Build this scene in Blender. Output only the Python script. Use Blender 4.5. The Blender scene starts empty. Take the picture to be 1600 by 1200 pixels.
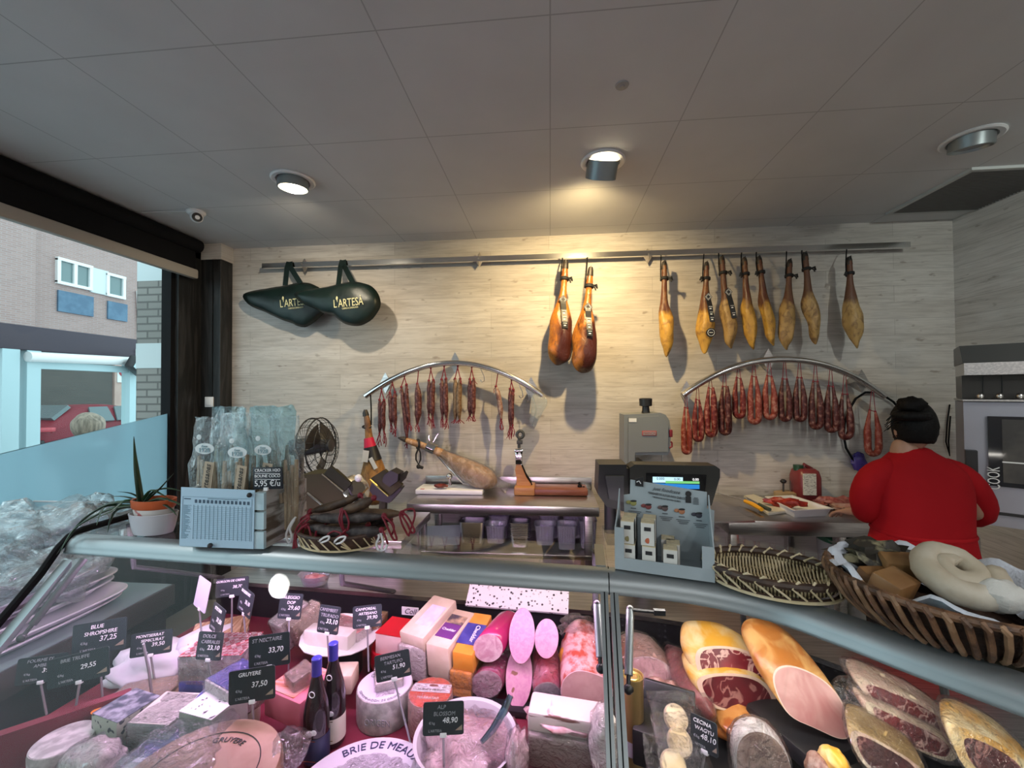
import bpy, bmesh, math, random
from mathutils import Vector, Matrix, Quaternion, noise
from math import sin, cos, pi, radians as RAD
SC = bpy.context.scene
COL = SC.collection
random.seed(7)
V = Vector
# ---------------------------------------------------------------- camera
FPX = 643.8                                   # focal length in pixels of the 1600 px wide frame
CAM = V((0, 0, 1.7))
_p, _y, _r = .01776, .09208, -.00674          # pitch up, yaw left, roll
_f = V((-sin(_y) * cos(_p), cos(_y) * cos(_p), sin(_p)))
_rt = V((cos(_y), sin(_y), 0)); _up = _rt.cross(_f)
CA = cos(_r) * _rt + sin(_r) * _up; CB = -sin(_r) * _rt + cos(_r) * _up; CC = _f
cd = bpy.data.cameras.new('camera'); cam = bpy.data.objects.new('camera', cd); COL.objects.link(cam)
cd.sensor_width = 36; cd.lens = FPX / 1600 * 36; cd.clip_start = .02; cd.clip_end = 200
cam.matrix_world = Matrix(((CA.x, CB.x, -CC.x, CAM.x), (CA.y, CB.y, -CC.y, CAM.y), (CA.z, CB.z, -CC.z, CAM.z), (0, 0, 0, 1)))
SC.camera = cam
def P(px, py, Y=None, Z=None, X=None):
    """world point seen at a photo pixel, on the plane Y=, Z= or X="""
    d = (px - 800) / FPX * CA - (py - 600) / FPX * CB + CC
    t = Y / d.y if Y is not None else ((Z - CAM.z) / d.z if Z is not None else X / d.x)
    return CAM + d * t
def S(n, p):
    """metres spanned by n pixels at world point p"""
    return n * (p - CAM).dot(CC) / FPX
# ---------------------------------------------------------------- colour management, world
vs = SC.view_settings
vs.view_transform = 'Standard'; vs.look = 'None'; vs.gamma = 1; vs.use_curve_mapping = False
vs.exposure = 0.62
cy = SC.cycles
cy.max_bounces = 8; cy.diffuse_bounces = 3; cy.glossy_bounces = 3; cy.transmission_bounces = 4; cy.transparent_max_bounces = 24
cy.caustics_reflective = False; cy.caustics_refractive = False; cy.sample_clamp_indirect = 4
W = bpy.data.worlds.new('overcast_sky'); SC.world = W; W.use_nodes = True
bg = W.node_tree.nodes['Background']; bg.inputs[0].default_value = (.70, .92, 1, 1); bg.inputs[1].default_value = 1.45
# ---------------------------------------------------------------- lights
def light(name, kind, loc, aim, energy, col, **kw):
    d = bpy.data.lights.new(name, kind); o = bpy.data.objects.new(name, d); COL.objects.link(o)
    o.location = loc; o.rotation_euler = (V(aim) - V(loc)).to_track_quat('-Z', 'Y').to_euler()
    d.energy = energy; d.color = col
    for k, v in kw.items(): setattr(d, k, v)
    return o
CEIL = 2.95
def spot(loc, aim, e, col, ang=110, blend=.6): return light('downlight_beam', 'SPOT', loc, aim, e, col, spot_size=RAD(ang), spot_blend=blend, shadow_soft_size=.03)
LAMPS = {'a': P(458, 281, Z=CEIL), 'b': P(942, 252, Z=CEIL), 'c': P(1518, 216, Z=CEIL)}
WARM = (1, .74, .36)
spot(LAMPS['a'] + V((0, .03, -.06)), P(470, 640, Y=3.3), 30, (1, .86, .64), 140, .9)
spot(LAMPS['b'] + V((-.02, .06, -.10)), P(885, 600, Y=3.3), 86, WARM, 156, 1.0)
# shop lamp off to the right; REAR lamps past the first are added fill
spot((2.2, 1.1, CEIL - .05), (2.95, 2.3, 2.3), 26, (.9, 1, .93), 100, .8)
REAR = [(-2.49, .187), (-.6, -2.1), (1.5, -1.4), (2.3, -.4), (.9, -2.2)]
for i, (x, y) in enumerate(REAR):
    light('shop_fill_light', 'AREA', (x, y, CEIL - .04), (x, y, 0), 9, (.96, .98, 1), shape='DISK', size=.16)
# ---------------------------------------------------------------- things, parts
MW = {}
def thing(name, label, cat, loc=(0, 0, 0), rz=0, group=None, rot=None):
    o = bpy.data.objects.new(name, None); COL.objects.link(o); o.empty_display_size = .05
    o.location = loc; o.rotation_euler = rot if rot else (0, 0, rz)
    o['label'] = label; o['category'] = cat
    if group: o['group'] = group
    MW[o] = Matrix.Translation(V(loc)) @ o.rotation_euler.to_matrix().to_4x4()
    return o
def tag(o, label, cat, group=None, kind=None):
    if label: o['label'] = label
    if cat: o['category'] = cat
    if group: o['group'] = group
    if kind: o['kind'] = kind
    return o
def kids(o): return [c for c in bpy.data.objects if c.parent == o]
def dup(root, loc, rz=None, label=None, group=None, rot=None, scale=None):
    r = root.copy(); COL.objects.link(r); r.location = loc
    if rz is not None: r.rotation_euler = (0, 0, rz)
    if rot is not None: r.rotation_euler = rot
    if scale: r.scale = scale
    if label: r['label'] = label
    if group: r['group'] = group
    for ch in kids(root):
        c = ch.copy(); COL.objects.link(c); c.parent = r
        for g in kids(ch):
            d = g.copy(); COL.objects.link(d); d.parent = c
    return r
class MB:
    def __init__(s): s.b = bmesh.new()
    def add(s, verts, faces):
        vs_ = [s.b.verts.new(v) for v in verts]
        for f in faces:
            try: s.b.faces.new([vs_[i] for i in f])
            except ValueError: pass
        return s
    def box(s, c, d, rot=None, bev=0, seg=2):
        b = bmesh.new(); bmesh.ops.create_cube(b, size=1)
        for v in b.verts: v.co = V((v.co.x * d[0], v.co.y * d[1], v.co.z * d[2]))
        if bev: bmesh.ops.bevel(b, geom=b.edges[:], offset=bev, segments=seg, affect='EDGES', profile=.5)
        m = Matrix.Translation(V(c))
        if rot is not None: m = m @ (Matrix.Rotation(rot, 4, 'Z') if isinstance(rot, (int, float)) else rot.to_4x4())
        return s.merge(b, m)
    def merge(s, b, m=Matrix.Identity(4)):
        mp = {v: s.b.verts.new(m @ v.co) for v in b.verts}
        for f in b.faces:
            try: s.b.faces.new([mp[v] for v in f.verts])
            except ValueError: pass
        b.free(); return s
    def cyl(s, p0, p1, r0, r1=None, n=16, cap=True): return s.tube([p0, p1], [r0, r0 if r1 is None else r1], n, cap=cap)
    def tube(s, pts, r, n=8, cap=True, closed=False, flat=1.0, up=None):
        pts = [V(p) for p in pts]; m = len(pts)
        rs = r if isinstance(r, (list, tuple)) else [r] * m
        T = []
        for i in range(m):
            a = pts[i - 1] if (i or closed) else pts[0]; b = pts[(i + 1) % m] if (i < m - 1 or closed) else pts[-1]
            t = b - a; T.append(t.normalized() if t.length > 1e-9 else V((0, 0, 1)))
        nn = V(up) if up is not None else (V((0, 0, 1)) if abs(T[0].z) < .9 else V((1, 0, 0)))
        rings = []
        for i in range(m):
            nn = nn - T[i] * nn.dot(T[i]); nn = nn.normalized() if nn.length > 1e-6 else T[i].orthogonal().normalized()
            bb = T[i].cross(nn)
            rings.append([pts[i] + (nn * cos(2 * pi * k / n) * flat + bb * sin(2 * pi * k / n)) * rs[i] for k in range(n)])
        return s.loft(rings, cap, closed)
    def loft(s, rings, cap=True, closed=False):
        vv = [[s.b.verts.new(p) for p in r] for r in rings]; n = len(vv[0]); m = len(vv)
        for i in range(m if closed else m - 1):
            A, B = vv[i], vv[(i + 1) % m]
            for k in range(n):
                try: s.b.faces.new((A[k], A[(k + 1) % n], B[(k + 1) % n], B[k]))
                except ValueError: pass
        if cap and not closed:
            for q in (vv[0][::-1], vv[-1]):
                try: s.b.faces.new(q)
                except ValueError: pass
        return s
    def lathe(s, prof, o=(0, 0, 0), n=28, sx=1, sy=1, cap=True, axis=None):
        q = V((0, 0, 1)).rotation_difference(V(axis)) if axis is not None else Quaternion()
        o = V(o)
        return s.loft([[o + q @ V((r * cos(2 * pi * k / n) * sx, r * sin(2 * pi * k / n) * sy, z)) for k in range(n)] for r, z in prof], cap)
    def prism(s, poly, o, ux, uy, dep):
        o, ux, uy, dep = V(o), V(ux), V(uy), V(dep); n = len(poly)
        A = [o + ux * x + uy * y for x, y in poly]
        s.add(A + [a + dep for a in A], [tuple(range(n))[::-1], tuple(range(n, 2 * n))] + [(i, (i + 1) % n, n + (i + 1) % n, n + i) for i in range(n)])
        return s
    def ball(s, c, r, n=16, rot=None, jit=0, fr=8, seed=0):
        b = bmesh.new(); bmesh.ops.create_uvsphere(b, u_segments=n, v_segments=max(6, n * 2 // 3), radius=1)
        r = (r, r, r) if isinstance(r, (int, float)) else r
        for v in b.verts:
            k = 1 + (jit * noise.noise(v.co * fr * .3 + V((seed, seed * 1.7, 0))) if jit else 0)
            v.co = V((v.co.x * r[0], v.co.y * r[1], v.co.z * r[2])) * k
        m = Matrix.Translation(V(c))
        if rot is not None: m = m @ (Matrix.Rotation(rot, 4, 'Z') if isinstance(rot, (int, float)) else rot.to_4x4())
        return s.merge(b, m)
    def grid(s, fn, nu, nv):
        vv = [[s.b.verts.new(fn(i / nu, j / nv)) for j in range(nv + 1)] for i in range(nu + 1)]
        for i in range(nu):
            for j in range(nv):
                s.b.faces.new((vv[i][j], vv[i + 1][j], vv[i + 1][j + 1], vv[i][j + 1]))
        return s
    def jitter(s, a, fr=20, seed=0):
        for v in s.b.verts: v.co += noise.noise_vector(v.co * fr + V((seed, 0, seed))) * a
        return s
    def thick(s, t):
        bmesh.ops.recalc_face_normals(s.b, faces=s.b.faces[:]); bmesh.ops.solidify(s.b, geom=s.b.faces[:], thickness=t); return s
    def sub(s, k=1):
        bmesh.ops.subdivide_edges(s.b, edges=s.b.edges[:], cuts=k, use_grid_fill=True); return s
    def clean(s, d=1e-5): bmesh.ops.remove_doubles(s.b, verts=s.b.verts[:], dist=d); return s
def obj(name, mb, m, parent=None, local=False, smooth=38, keep=False, sub=0):
    """link the mesh builder as ONE mesh object; world coordinates unless local"""
    me = bpy.data.meshes.new(name)
    bmesh.ops.recalc_face_normals(mb.b, faces=mb.b.faces[:]); mb.b.to_mesh(me); mb.b.free()
    o = bpy.data.objects.new(name, me); COL.objects.link(o)
    for q in (m if isinstance(m, (list, tuple)) else [m]): me.materials.append(q)
    if parent is not None:
        o.parent = parent
        pm = MW[parent]
        if not local: me.transform(pm.inverted())
        MW[o] = pm
    elif not keep:
        co = [v.co for v in me.vertices]
        c = V(((min(v.x for v in co) + max(v.x for v in co)) / 2, (min(v.y for v in co) + max(v.y for v in co)) / 2, min(v.z for v in co)))
        me.transform(Matrix.Translation(-c)); o.location = c; MW[o] = Matrix.Translation(c)
    else: MW[o] = Matrix.Identity(4)
    if smooth:
        me.polygons.foreach_set('use_smooth', [True] * len(me.polygons))
        try: me.set_sharp_from_angle(angle=RAD(smooth))
        except Exception: pass
    if sub:
        md = o.modifiers.new('sub', 'SUBSURF'); md.levels = sub; md.render_levels = sub
    me.update(); return o
def struct(name, mb, m, smooth=0, label=None):
    o = obj(name, mb, m, smooth=smooth, keep=True); o['kind'] = 'structure'
    if label: o['label'] = label
    return o
def txt(body, c, right, up, h, m, parent, name='lettering', wmax=None, ext=.0006, shear=0, align='CENTER', arc=None, local=False):
    """flat raised letters centred on c, letter height h"""
    cu = bpy.data.curves.new(name, 'FONT'); cu.body = body; cu.align_x = align; cu.align_y = 'CENTER'; cu.size = h * 1.35; cu.extrude = ext; cu.shear = shear; cu.resolution_u = 3
    t = bpy.data.objects.new('t', cu); COL.objects.link(t)
    dg = bpy.context.evaluated_depsgraph_get(); me = bpy.data.meshes.new_from_object(t.evaluated_get(dg))
    bpy.data.objects.remove(t); bpy.data.curves.remove(cu)
    me.name = name; me.materials.clear(); me.materials.append(m)
    xs = [v.co.x for v in me.vertices] or [0]; w = max(xs) - min(xs)
    k = min(1, wmax / w) if wmax and w > 0 else 1
    if arc:                                       # bend the line round a circle of radius arc about c
        for v in me.vertices:
            a = pi / 2 - v.co.x * k / arc; r_ = arc + v.co.y
            v.co = V((r_ * cos(a), r_ * sin(a), v.co.z))
        k = 1
    r = V(right).normalized(); u = V(up); u = (u - r * u.dot(r)).normalized(); n = r.cross(u); c = V(c)
    me.transform(Matrix(((r.x * k, u.x, n.x, c.x), (r.y * k, u.y, n.y, c.y), (r.z * k, u.z, n.z, c.z), (0, 0, 0, 1))))
    o = bpy.data.objects.new(name, me); COL.objects.link(o); o.parent = parent
    if not local: me.transform(MW[parent].inverted())
    MW[o] = MW[parent]
    return o
# ---------------------------------------------------------------- materials
class NT:
    def __init__(s, name):
        s.m = bpy.data.materials.new(name); s.m.use_nodes = True; s.t = s.m.node_tree; s.t.nodes.clear()
        s.out = s.n('OutputMaterial')
    def n(s, ty, **kw):
        x = s.t.nodes.new('ShaderNode' + ty)
        for k, v in kw.items():
            if k.startswith('i_'):
                key = k[2:]; key = int(key) if key.isdigit() else key.replace('_', ' ')
                s.set(x.inputs[key], v)
            else: setattr(x, k, v)
        return x
    def set(s, inp, v):
        if isinstance(v, bpy.types.NodeSocket): s.t.links.new(v, inp)
        else:
            if isinstance(v, tuple) and len(v) == 3 and inp.type == 'RGBA': v = v + (1,)
            inp.default_value = v
    def ramp(s, fac, stops, interp='LINEAR'):
        r = s.n('ValToRGB'); r.color_ramp.interpolation = interp; s.set(r.inputs[0], fac)
        e = r.color_ramp.elements
        while len(e) < len(stops): e.new(.5)
        for q, (p_, c_) in zip(e, stops): q.position = p_; q.color = (c_ + (1,)) if len(c_) == 3 else c_
        return r.outputs[0]
    def mix(s, fac, a, b, ty='MIX'):
        x = s.n('Mix', data_type='RGBA', blend_type=ty); s.set(x.inputs[0], fac); s.set(x.inputs[6], a); s.set(x.inputs[7], b); return x.outputs[2]
    def math(s, op, a, b=0.0, cl=False):
        x = s.n('Math', operation=op, use_clamp=cl); s.set(x.inputs[0], a); s.set(x.inputs[1], b); return x.outputs[0]
    def co(s, sc=(1, 1, 1), kind='Object', rnd=True, rot=(0, 0, 0)):
        c = s.n('TexCoord').outputs[kind]
        if rnd:
            oi = s.n('ObjectInfo').outputs['Random']; x = s.n('VectorMath', operation='ADD'); s.set(x.inputs[0], c)
            cb = s.n('CombineXYZ'); r3 = s.math('MULTIPLY', oi, 37.0)
            for i in range(3): s.set(cb.inputs[i], r3)
            s.set(x.inputs[1], cb.outputs[0]); c = x.outputs[0]
        mp = s.n('Mapping'); s.set(mp.inputs[0], c); mp.inputs[3].default_value = sc; mp.inputs[2].default_value = rot
        return mp.outputs[0]
    def noise(s, v, scale, detail=4, rough=.55, dist=0):
        x = s.n('TexNoise'); s.set(x.inputs['Vector'], v); x.inputs['Scale'].default_value = scale; x.inputs['Detail'].default_value = detail
        x.inputs['Roughness'].default_value = rough; x.inputs['Distortion'].default_value = dist; return x.outputs[0]
    def bump(s, h, st=.3, d=.01):
        x = s.n('Bump'); s.set(x.inputs['Height'], h); x.inputs['Strength'].default_value = st; x.inputs['Distance'].default_value = d; return x.outputs[0]
    def pbr(s, col, rough=.5, metal=0, spec=.5, normal=None, **kw):
        b = s.n('BsdfPrincipled'); s.set(b.inputs['Base Color'], col); s.set(b.inputs['Roughness'], rough); s.set(b.inputs['Metallic'], metal)
        b.inputs['Specular IOR Level'].default_value = spec
        if normal is not None: s.set(b.inputs['Normal'], normal)
        for k, v in kw.items(): s.set(b.inputs[k.replace('_', ' ')], v)
        s.t.links.new(b.outputs[0], s.out.inputs[0]); return b
def mat(name, col, rough=.5, metal=0, spec=.5, col2=None, scale=12, detail=4, lo=.42, hi=.62, stretch=(1, 1, 1), bump=0, bscale=60, dist=0, **kw):
    t = NT(name); c = col; nrm = None
    if col2 is not None or bump: v = t.co(stretch)
    if col2 is not None: c = t.ramp(t.noise(v, scale, detail, dist=dist), [(lo, col), (hi, col2)])
    if bump: nrm = t.bump(t.noise(v, bscale, 3), bump, .004)
    t.pbr(c, rough, metal, spec, nrm, **kw); return t.m
def glass(name, tint=(1, 1, 1), rough=.0, base=.0, k=1.0, wrinkle=0, wscale=20, milk=0, ior=1.45):
    """thin clear sheet: lets light straight through, mirrors by fresnel, wrinkles if film"""
    t = NT(name); tr = t.n('BsdfTransparent', i_0=tint); gl = t.n('BsdfGlossy'); gl.inputs['Roughness'].default_value = rough
    fr = t.n('Fresnel'); bf = t.n('NewGeometry').outputs['Backfacing']; t.set(fr.inputs[0], t.math('ADD', ior, t.math('MULTIPLY', bf, 1 / ior - ior)))
    if wrinkle:
        v = t.co(); nn = t.bump(t.noise(v, wscale, 5, .6, 1.5), wrinkle, .02); t.set(gl.inputs['Normal'], nn); t.set(fr.inputs['Normal'], nn)
    f = t.math('ADD', t.math('MULTIPLY', fr.outputs[0], k), base, True)
    mx = t.n('MixShader'); t.set(mx.inputs[0], f); t.t.links.new(tr.outputs[0], mx.inputs[1]); t.t.links.new(gl.outputs[0], mx.inputs[2]); o = mx.outputs[0]
    if milk:
        df = t.n('BsdfDiffuse', i_0=(.9, .9, .92)); m2 = t.n('MixShader'); m2.inputs[0].default_value = milk
        t.t.links.new(o, m2.inputs[1]); t.t.links.new(df.outputs[0], m2.inputs[2]); o = m2.outputs[0]
    t.t.links.new(o, t.out.inputs[0]); return t.m
def emit(name, col, st):
    t = NT(name); e = t.n('Emission', i_0=col, i_1=st); t.t.links.new(e.outputs[0], t.out.inputs[0]); return t.m
# ---------------------------------------------------------------- shared materials
def plank_mat(name, ax):
    t = NT(name); c = t.n('TexCoord').outputs['Object']; sp = t.n('SeparateXYZ'); t.set(sp.inputs[0], c)
    cb = t.n('CombineXYZ'); t.set(cb.inputs[0], sp.outputs[ax]); t.set(cb.inputs[1], sp.outputs[2])
    br = t.n('TexBrick', offset=.37, offset_frequency=2, i_Scale=1.0, i_Mortar_Size=.0016, i_Mortar_Smooth=.1, i_Brick_Width=1.28, i_Row_Height=.1235, i_Bias=0.0)
    t.set(br.inputs['Vector'], cb.outputs[0]); t.set(br.inputs['Color1'], (.49, .45, .41)); t.set(br.inputs['Color2'], (.58, .54, .50)); t.set(br.inputs['Mortar'], (.36, .33, .30))
    def nz(sx, sy, sc, det, lo, hi, ro=.6, di=.6, a=0., b=1.):
        mp = t.n('Mapping'); t.set(mp.inputs[0], cb.outputs[0]); mp.inputs[3].default_value = (sx, sy, 1)
        return t.ramp(t.noise(mp.outputs[0], sc, det, ro, di), [(lo, (a,) * 3), (hi, (b,) * 3)])
    g = t.mix(t.math('MULTIPLY', nz(1, 9, 3.2, 6, .44, .68), .55), br.outputs[0], (.34, .30, .27))
    g = t.mix(t.math('MULTIPLY', nz(1.2, 26, 4, 5, .50, .68), .55), g, (.30, .27, .25))
    g = t.mix(t.math('MULTIPLY', nz(3, 7, 3, 2, .66, .74, .5, 0), .7), g, (.24, .20, .17))
    g = t.mix(t.math('MULTIPLY', nz(1, 4, 1.4, 3, .45, .7), .25), g, (.80, .77, .74))
    t.pbr(g, .62, 0, .3, t.bump(br.outputs[1], .25, .003)); return t.m
M_PLX, M_PLY = plank_mat('whitewashed_planks', 0), plank_mat('whitewashed_planks_side', 1)
def ceil_mat():
    t = NT('ceiling_tiles'); c = t.n('TexCoord').outputs['Object']; sp = t.n('SeparateXYZ'); t.set(sp.inputs[0], c)
    def line(o, off):
        f = t.math('FRACT', t.math('ADD', t.math('DIVIDE', t.math('SUBTRACT', o, off), .6), 100.5))
        return t.math('LESS_THAN', t.math('ABSOLUTE', t.math('SUBTRACT', f, .5)), .0042)
    l = t.math('MAXIMUM', line(sp.outputs[0], .0106), line(sp.outputs[1], 1.354))
    base = t.ramp(t.noise(c, 2.5, 3), [(.3, (.60, .60, .605)), (.7, (.65, .65, .655))])
    t.pbr(t.mix(t.math('MULTIPLY', l, .5), base, (.22, .22, .23)), .85, 0, .2, t.bump(t.noise(c, 260, 2), .12, .002)); return t.m
def brick_mat(name, c1, c2, mortar, w, h, ms, ax=1):
    t = NT(name); c = t.n('TexCoord').outputs['Object']; sp = t.n('SeparateXYZ'); t.set(sp.inputs[0], c)
    cb = t.n('CombineXYZ'); t.set(cb.inputs[0], sp.outputs[ax]); t.set(cb.inputs[1], sp.outputs[2])
    br = t.n('TexBrick', i_Scale=1.0, i_Mortar_Size=ms, i_Brick_Width=w, i_Row_Height=h, i_Mortar_Smooth=.1)
    t.set(br.inputs['Vector'], cb.outputs[0]); t.set(br.inputs['Color1'], c1); t.set(br.inputs['Color2'], c2); t.set(br.inputs['Mortar'], mortar)
    n = t.noise(c, 1.2, 3)
    t.pbr(t.mix(t.math('MULTIPLY', n, .35), br.outputs[0], mortar), .8, 0, .3, t.bump(br.outputs[1], .5, .01)); return t.m
M_CEIL = ceil_mat()
M_STEEL = mat('brushed_steel', (.50, .48, .47), .28, 1, col2=(.66, .63, .61), scale=5, stretch=(1, 30, 30))
M_CHROME = mat('polished_steel', (.72, .72, .72), .14, 1)
M_ALU = mat('anodised_aluminium', (.31, .34, .35), .40, .8, bump=.04, bscale=500)
M_BLK = mat('black_plastic', (.012, .012, .014), .42, bump=.05, bscale=300)
M_BLKM = mat('matt_black_paint', (.005, .005, .006), .8, spec=.2)
M_DGREY = mat('dark_grey_plastic', (.045, .047, .05), .45)
M_WHT = mat('white_paint', (.8, .8, .79), .45)
M_WPL = mat('white_plastic', (.83, .83, .84), .32, col2=(.78, .78, .8), scale=3)
M_DWOOD = mat('dark_stained_wood', (.006, .006, .006), .5, col2=(.045, .042, .042), scale=3.2, detail=6, lo=.46, hi=.78, stretch=(5, 5, .55), dist=1.4, bump=.3, bscale=18)
M_GLASS = glass('clear_glass', (.97, .99, .985), 0, .0, .9)
M_FILMP = glass('clear_plastic_wrap', (.97, .97, .98), .08, .05, 2.2, 1.0, 34)
M_BAG = glass('crinkled_bag_film', (.93, .97, .98), .08, .05, 2.4, 1.0, 16, milk=.03)
M_BAGH = glass('milky_bag_film', (.93, .98, 1), .10, .05, 2.4, 1.0, 12, milk=.06)
M_RED = mat('red_string', (.19, .008, .022), .6, bump=.5, bscale=400)
M_TEXT = mat('white_chalk', (.85, .86, .88), .8)
M_INK = mat('black_ink', (.02, .02, .022), .6)
M_GOLD = mat('gold_trim_and_glint', (.85, .62, .22), .25, 1)
# ---------------------------------------------------------------- the room
XL, XR, YB, YF = -2.9, 2.97, 3.31, -3.0
def bx(c, d, bev=0): return MB().box(c, d, bev=bev)
def bx2(a, b, bev=0):
    a, b = V(a), V(b); return MB().box((a + b) / 2, b - a, bev=bev)
struct('floor', bx2((XL - .1, YF, -.1), (XR + .1, YB + .1, 0)), mat('grey_floor_tiles', (.24, .235, .23), .4, col2=(.29, .28, .275), scale=4))
struct('ceiling', bx2((XL - .1, YF, CEIL), (XR + .1, YB + .1, CEIL + .1)), M_CEIL)
struct('wall_back', bx2((XL, YB, 0), (XR + .1, YB + .1, CEIL)), M_PLX)
struct('wall_right', bx2((XR, YF, 0), (XR + .1, YB, CEIL)), M_PLY)
struct('wall_front', bx2((XL - .1, YF - .1, 0), (XR + .1, YF, CEIL)), mat('shop_wall_paint', (.55, .54, .52), .8))
ZS, ZT, YW0, YW1 = .62, 2.82, -2.4, 2.97
struct('wall_left', bx2((XL - .14, YF, 0), (XL, YW1, ZS)).box((XL - .07, (YF + YB) / 2, (ZT + CEIL) / 2), (.14, YB - YF, CEIL - ZT)).box((XL - .07, (YF + YW0) / 2, CEIL / 2), (.14, YW0 - YF, CEIL))
       .box((XL - .03, (YW1 + YB) / 2, CEIL / 2), (.06, YB - YW1, CEIL)), M_DWOOD)
w = struct('window_1', bx2((XL - .11, YW1 - .035, ZS), (XL - .03, YW1, ZT)).box((XL - .07, (YW0 + YW1) / 2, ZS + .02), (.08, YW1 - YW0, .04)).box((XL - .07, (YW0 + YW1) / 2, ZT - .02), (.08, YW1 - YW0, .04)).box((XL - .07, YW0 + .02, (ZS + ZT) / 2), (.08, .04, ZT - ZS)), M_BLKM)
obj('pane', bx2((XL - .075, YW0 + .04, ZS + .04), (XL - .065, YW1 - .035, ZT - .04)), glass('window_glass', (.97, .99, .985), 0, 0, .22), w, smooth=0)
def film_mat():
    t = NT('frosted_film'); a = t.n('BsdfTranslucent', i_0=(.60, .76, .82)); b = t.n('BsdfDiffuse', i_0=(.45, .55, .58)); c = t.n('BsdfRefraction', i_0=(.8, .9, .93)); c.inputs['Roughness'].default_value = .55; c.inputs['IOR'].default_value = 1.02
    m1 = t.n('MixShader'); m1.inputs[0].default_value = .06; t.t.links.new(a.outputs[0], m1.inputs[1]); t.t.links.new(b.outputs[0], m1.inputs[2])
    m2 = t.n('MixShader'); m2.inputs[0].default_value = .32; t.t.links.new(m1.outputs[0], m2.inputs[1]); t.t.links.new(c.outputs[0], m2.inputs[2])
    t.t.links.new(m2.outputs[0], t.out.inputs[0]); return t.m
def fz(y): return 1.37 + (y - 1.93) * .168
X0 = XL - .055
obj('frosted_film', MB().prism([(YW0 + .04, ZS + .04), (YW1 - .035, ZS + .04), (YW1 - .035, fz(YW1)), (YW0 + .04, fz(YW0))], (X0, 0, 0), (0, 1, 0), (0, 0, 1), (.003, 0, 0)), film_mat(), w, smooth=0)
# pillar clad in dark boards, plank-covered cap above
px1 = P(345, 500, Y=3.18).x; zc = P(345, 405, Y=3.18).z
struct('trim_1', bx2((XL, 3.18, 0), (px1 - .075, YB, zc)).box((px1 - .037, 3.245, zc / 2), (.07, .13, zc), bev=.006), M_DWOOD)
struct('trim_2', bx2((XL, 3.175, zc), (px1 + .004, YB, CEIL)), M_PLX)
s = thing('light_switch', 'small white square light switch on the dark wooden pillar', 'light switch', P(327, 640, Y=3.18))
c = P(327, 628, Y=3.176)
obj('switch_plate', bx(c, (.075, .012, .085), .004), M_WPL, s); obj('rocker', bx(c + V((0, -.007, 0)), (.05, .01, .055), .003), M_WPL, s)
# ceiling furniture
def downlight(k, label, ang, aim, lit):
    p = LAMPS[k]; t = thing('ceiling_downlight', label, 'lamp', p, group=None)
    obj('trim_ring', MB().lathe([(.088, 0), (.118, 0), (.12, -.006), (.112, -.012), (.092, -.010), (.086, .0)], p, 40, cap=False), M_WPL, t)
    a = (V(aim) - p).normalized(); q = V((0, 0, -1)).rotation_difference(a).to_matrix(); q = Quaternion().slerp(q.to_quaternion(), ang)
    ax = q @ V((0, 0, -1)); b0 = p + V((0, 0, .0)) - ax * .0
    hs = obj('lamp_housing', MB().lathe([(.084, -.01), (.084, .05 if ang < .3 else .085), (.078, .052 if ang < .3 else .087), (.074, .035)], b0, 32, axis=ax, cap=False), M_ALU, t)
    d = .036 if ang < .3 else .072
    obj('bulb', MB().lathe([(.001, d + .012), (.05, d + .008), (.078, d)], b0, 32, axis=ax, cap=False), emit('lamp_glow_' + k, (1, .84, .55), 14) if lit else mat('unlit_bulb', (.16, .15, .17), .25), hs)
downlight('a', 'lit round ceiling downlight, leftmost, above the green bags', .1, P(470, 600, Y=3.3), 1)
downlight('b', 'lit swivel downlight tilted out of the ceiling above the two brown hams', .62, P(885, 500, Y=3.3), 1)
downlight('c', 'unlit round ceiling downlight in front of the air grille', .25, P(1400, 560, Y=3.3), 0)
M_GL = emit('shop_fill_glow', (1, .97, .92), 60)
for i, (x, y) in enumerate(REAR):  # first one mirrors in the counter glass, the others are unseen, added for fill
    t = thing('recessed_fill_lamp', 'round recessed ceiling lamp out of view, in a set mostly added for fill light', 'lamp', (x, y, CEIL), group='lamps over the customer side')
    obj('trim_ring', MB().lathe([(.085, 0), (.115, 0), (.116, -.008), (.09, -.01)], (x, y, CEIL), 24), M_WPL, t)
    obj('bulb', MB().lathe([(.084, -.011), (.05, -.016), (.001, -.018)], (x, y, CEIL), 24, cap=False), M_GL, t)
p = P(306, 330, Z=CEIL); t = thing('security_camera', 'white turret security camera on the ceiling with a thin cable', 'camera', p)
obj('base', MB().lathe([(.055, 0), (.058, -.01), (.05, -.022), (.03, -.03), (.001, -.03)], p, 28), M_WPL, t)
e = obj('eye_housing', MB().ball(p + V((.015, -.01, -.045)), .038, 20), M_WPL, t)
a = (CAM + V((.8, 0, -.3)) - p).normalized(); obj('lens', MB().lathe([(.001, .034), (.028, .036), (.030, .022)], p + V((.015, -.01, -.045)), 20, axis=a, cap=False), M_BLK, e)
obj('cable', MB().tube([p + V((-.05, -.01, -.004)), P(268, 330, Z=CEIL - .004), P(222, 332, Z=CEIL - .004)], .003, 6), M_WPL, t)
p = P(972, 133, Z=CEIL); tag(obj('ceiling_sensor', MB().lathe([(.028, 0), (.026, -.004), (.012, -.005), (.008, -.009), (.001, -.009)], p, 20), mat('grey_sensor', (.3, .3, .31), .4)), 'tiny grey round sensor plate in the middle of the ceiling', 'sensor')
a0, a1 = P(1395, 330, Z=CEIL), P(1535, 325, Z=CEIL); b0 = P(1528, 264, Z=CEIL)
gx0, gx1, gy0, gy1 = 2.41, 2.955, b0.y, 3.12
t = thing('air_grille', 'dark slatted air conditioning grille in the ceiling corner', 'vent', ((gx0 + gx1) / 2, (gy0 + gy1) / 2, CEIL))
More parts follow.
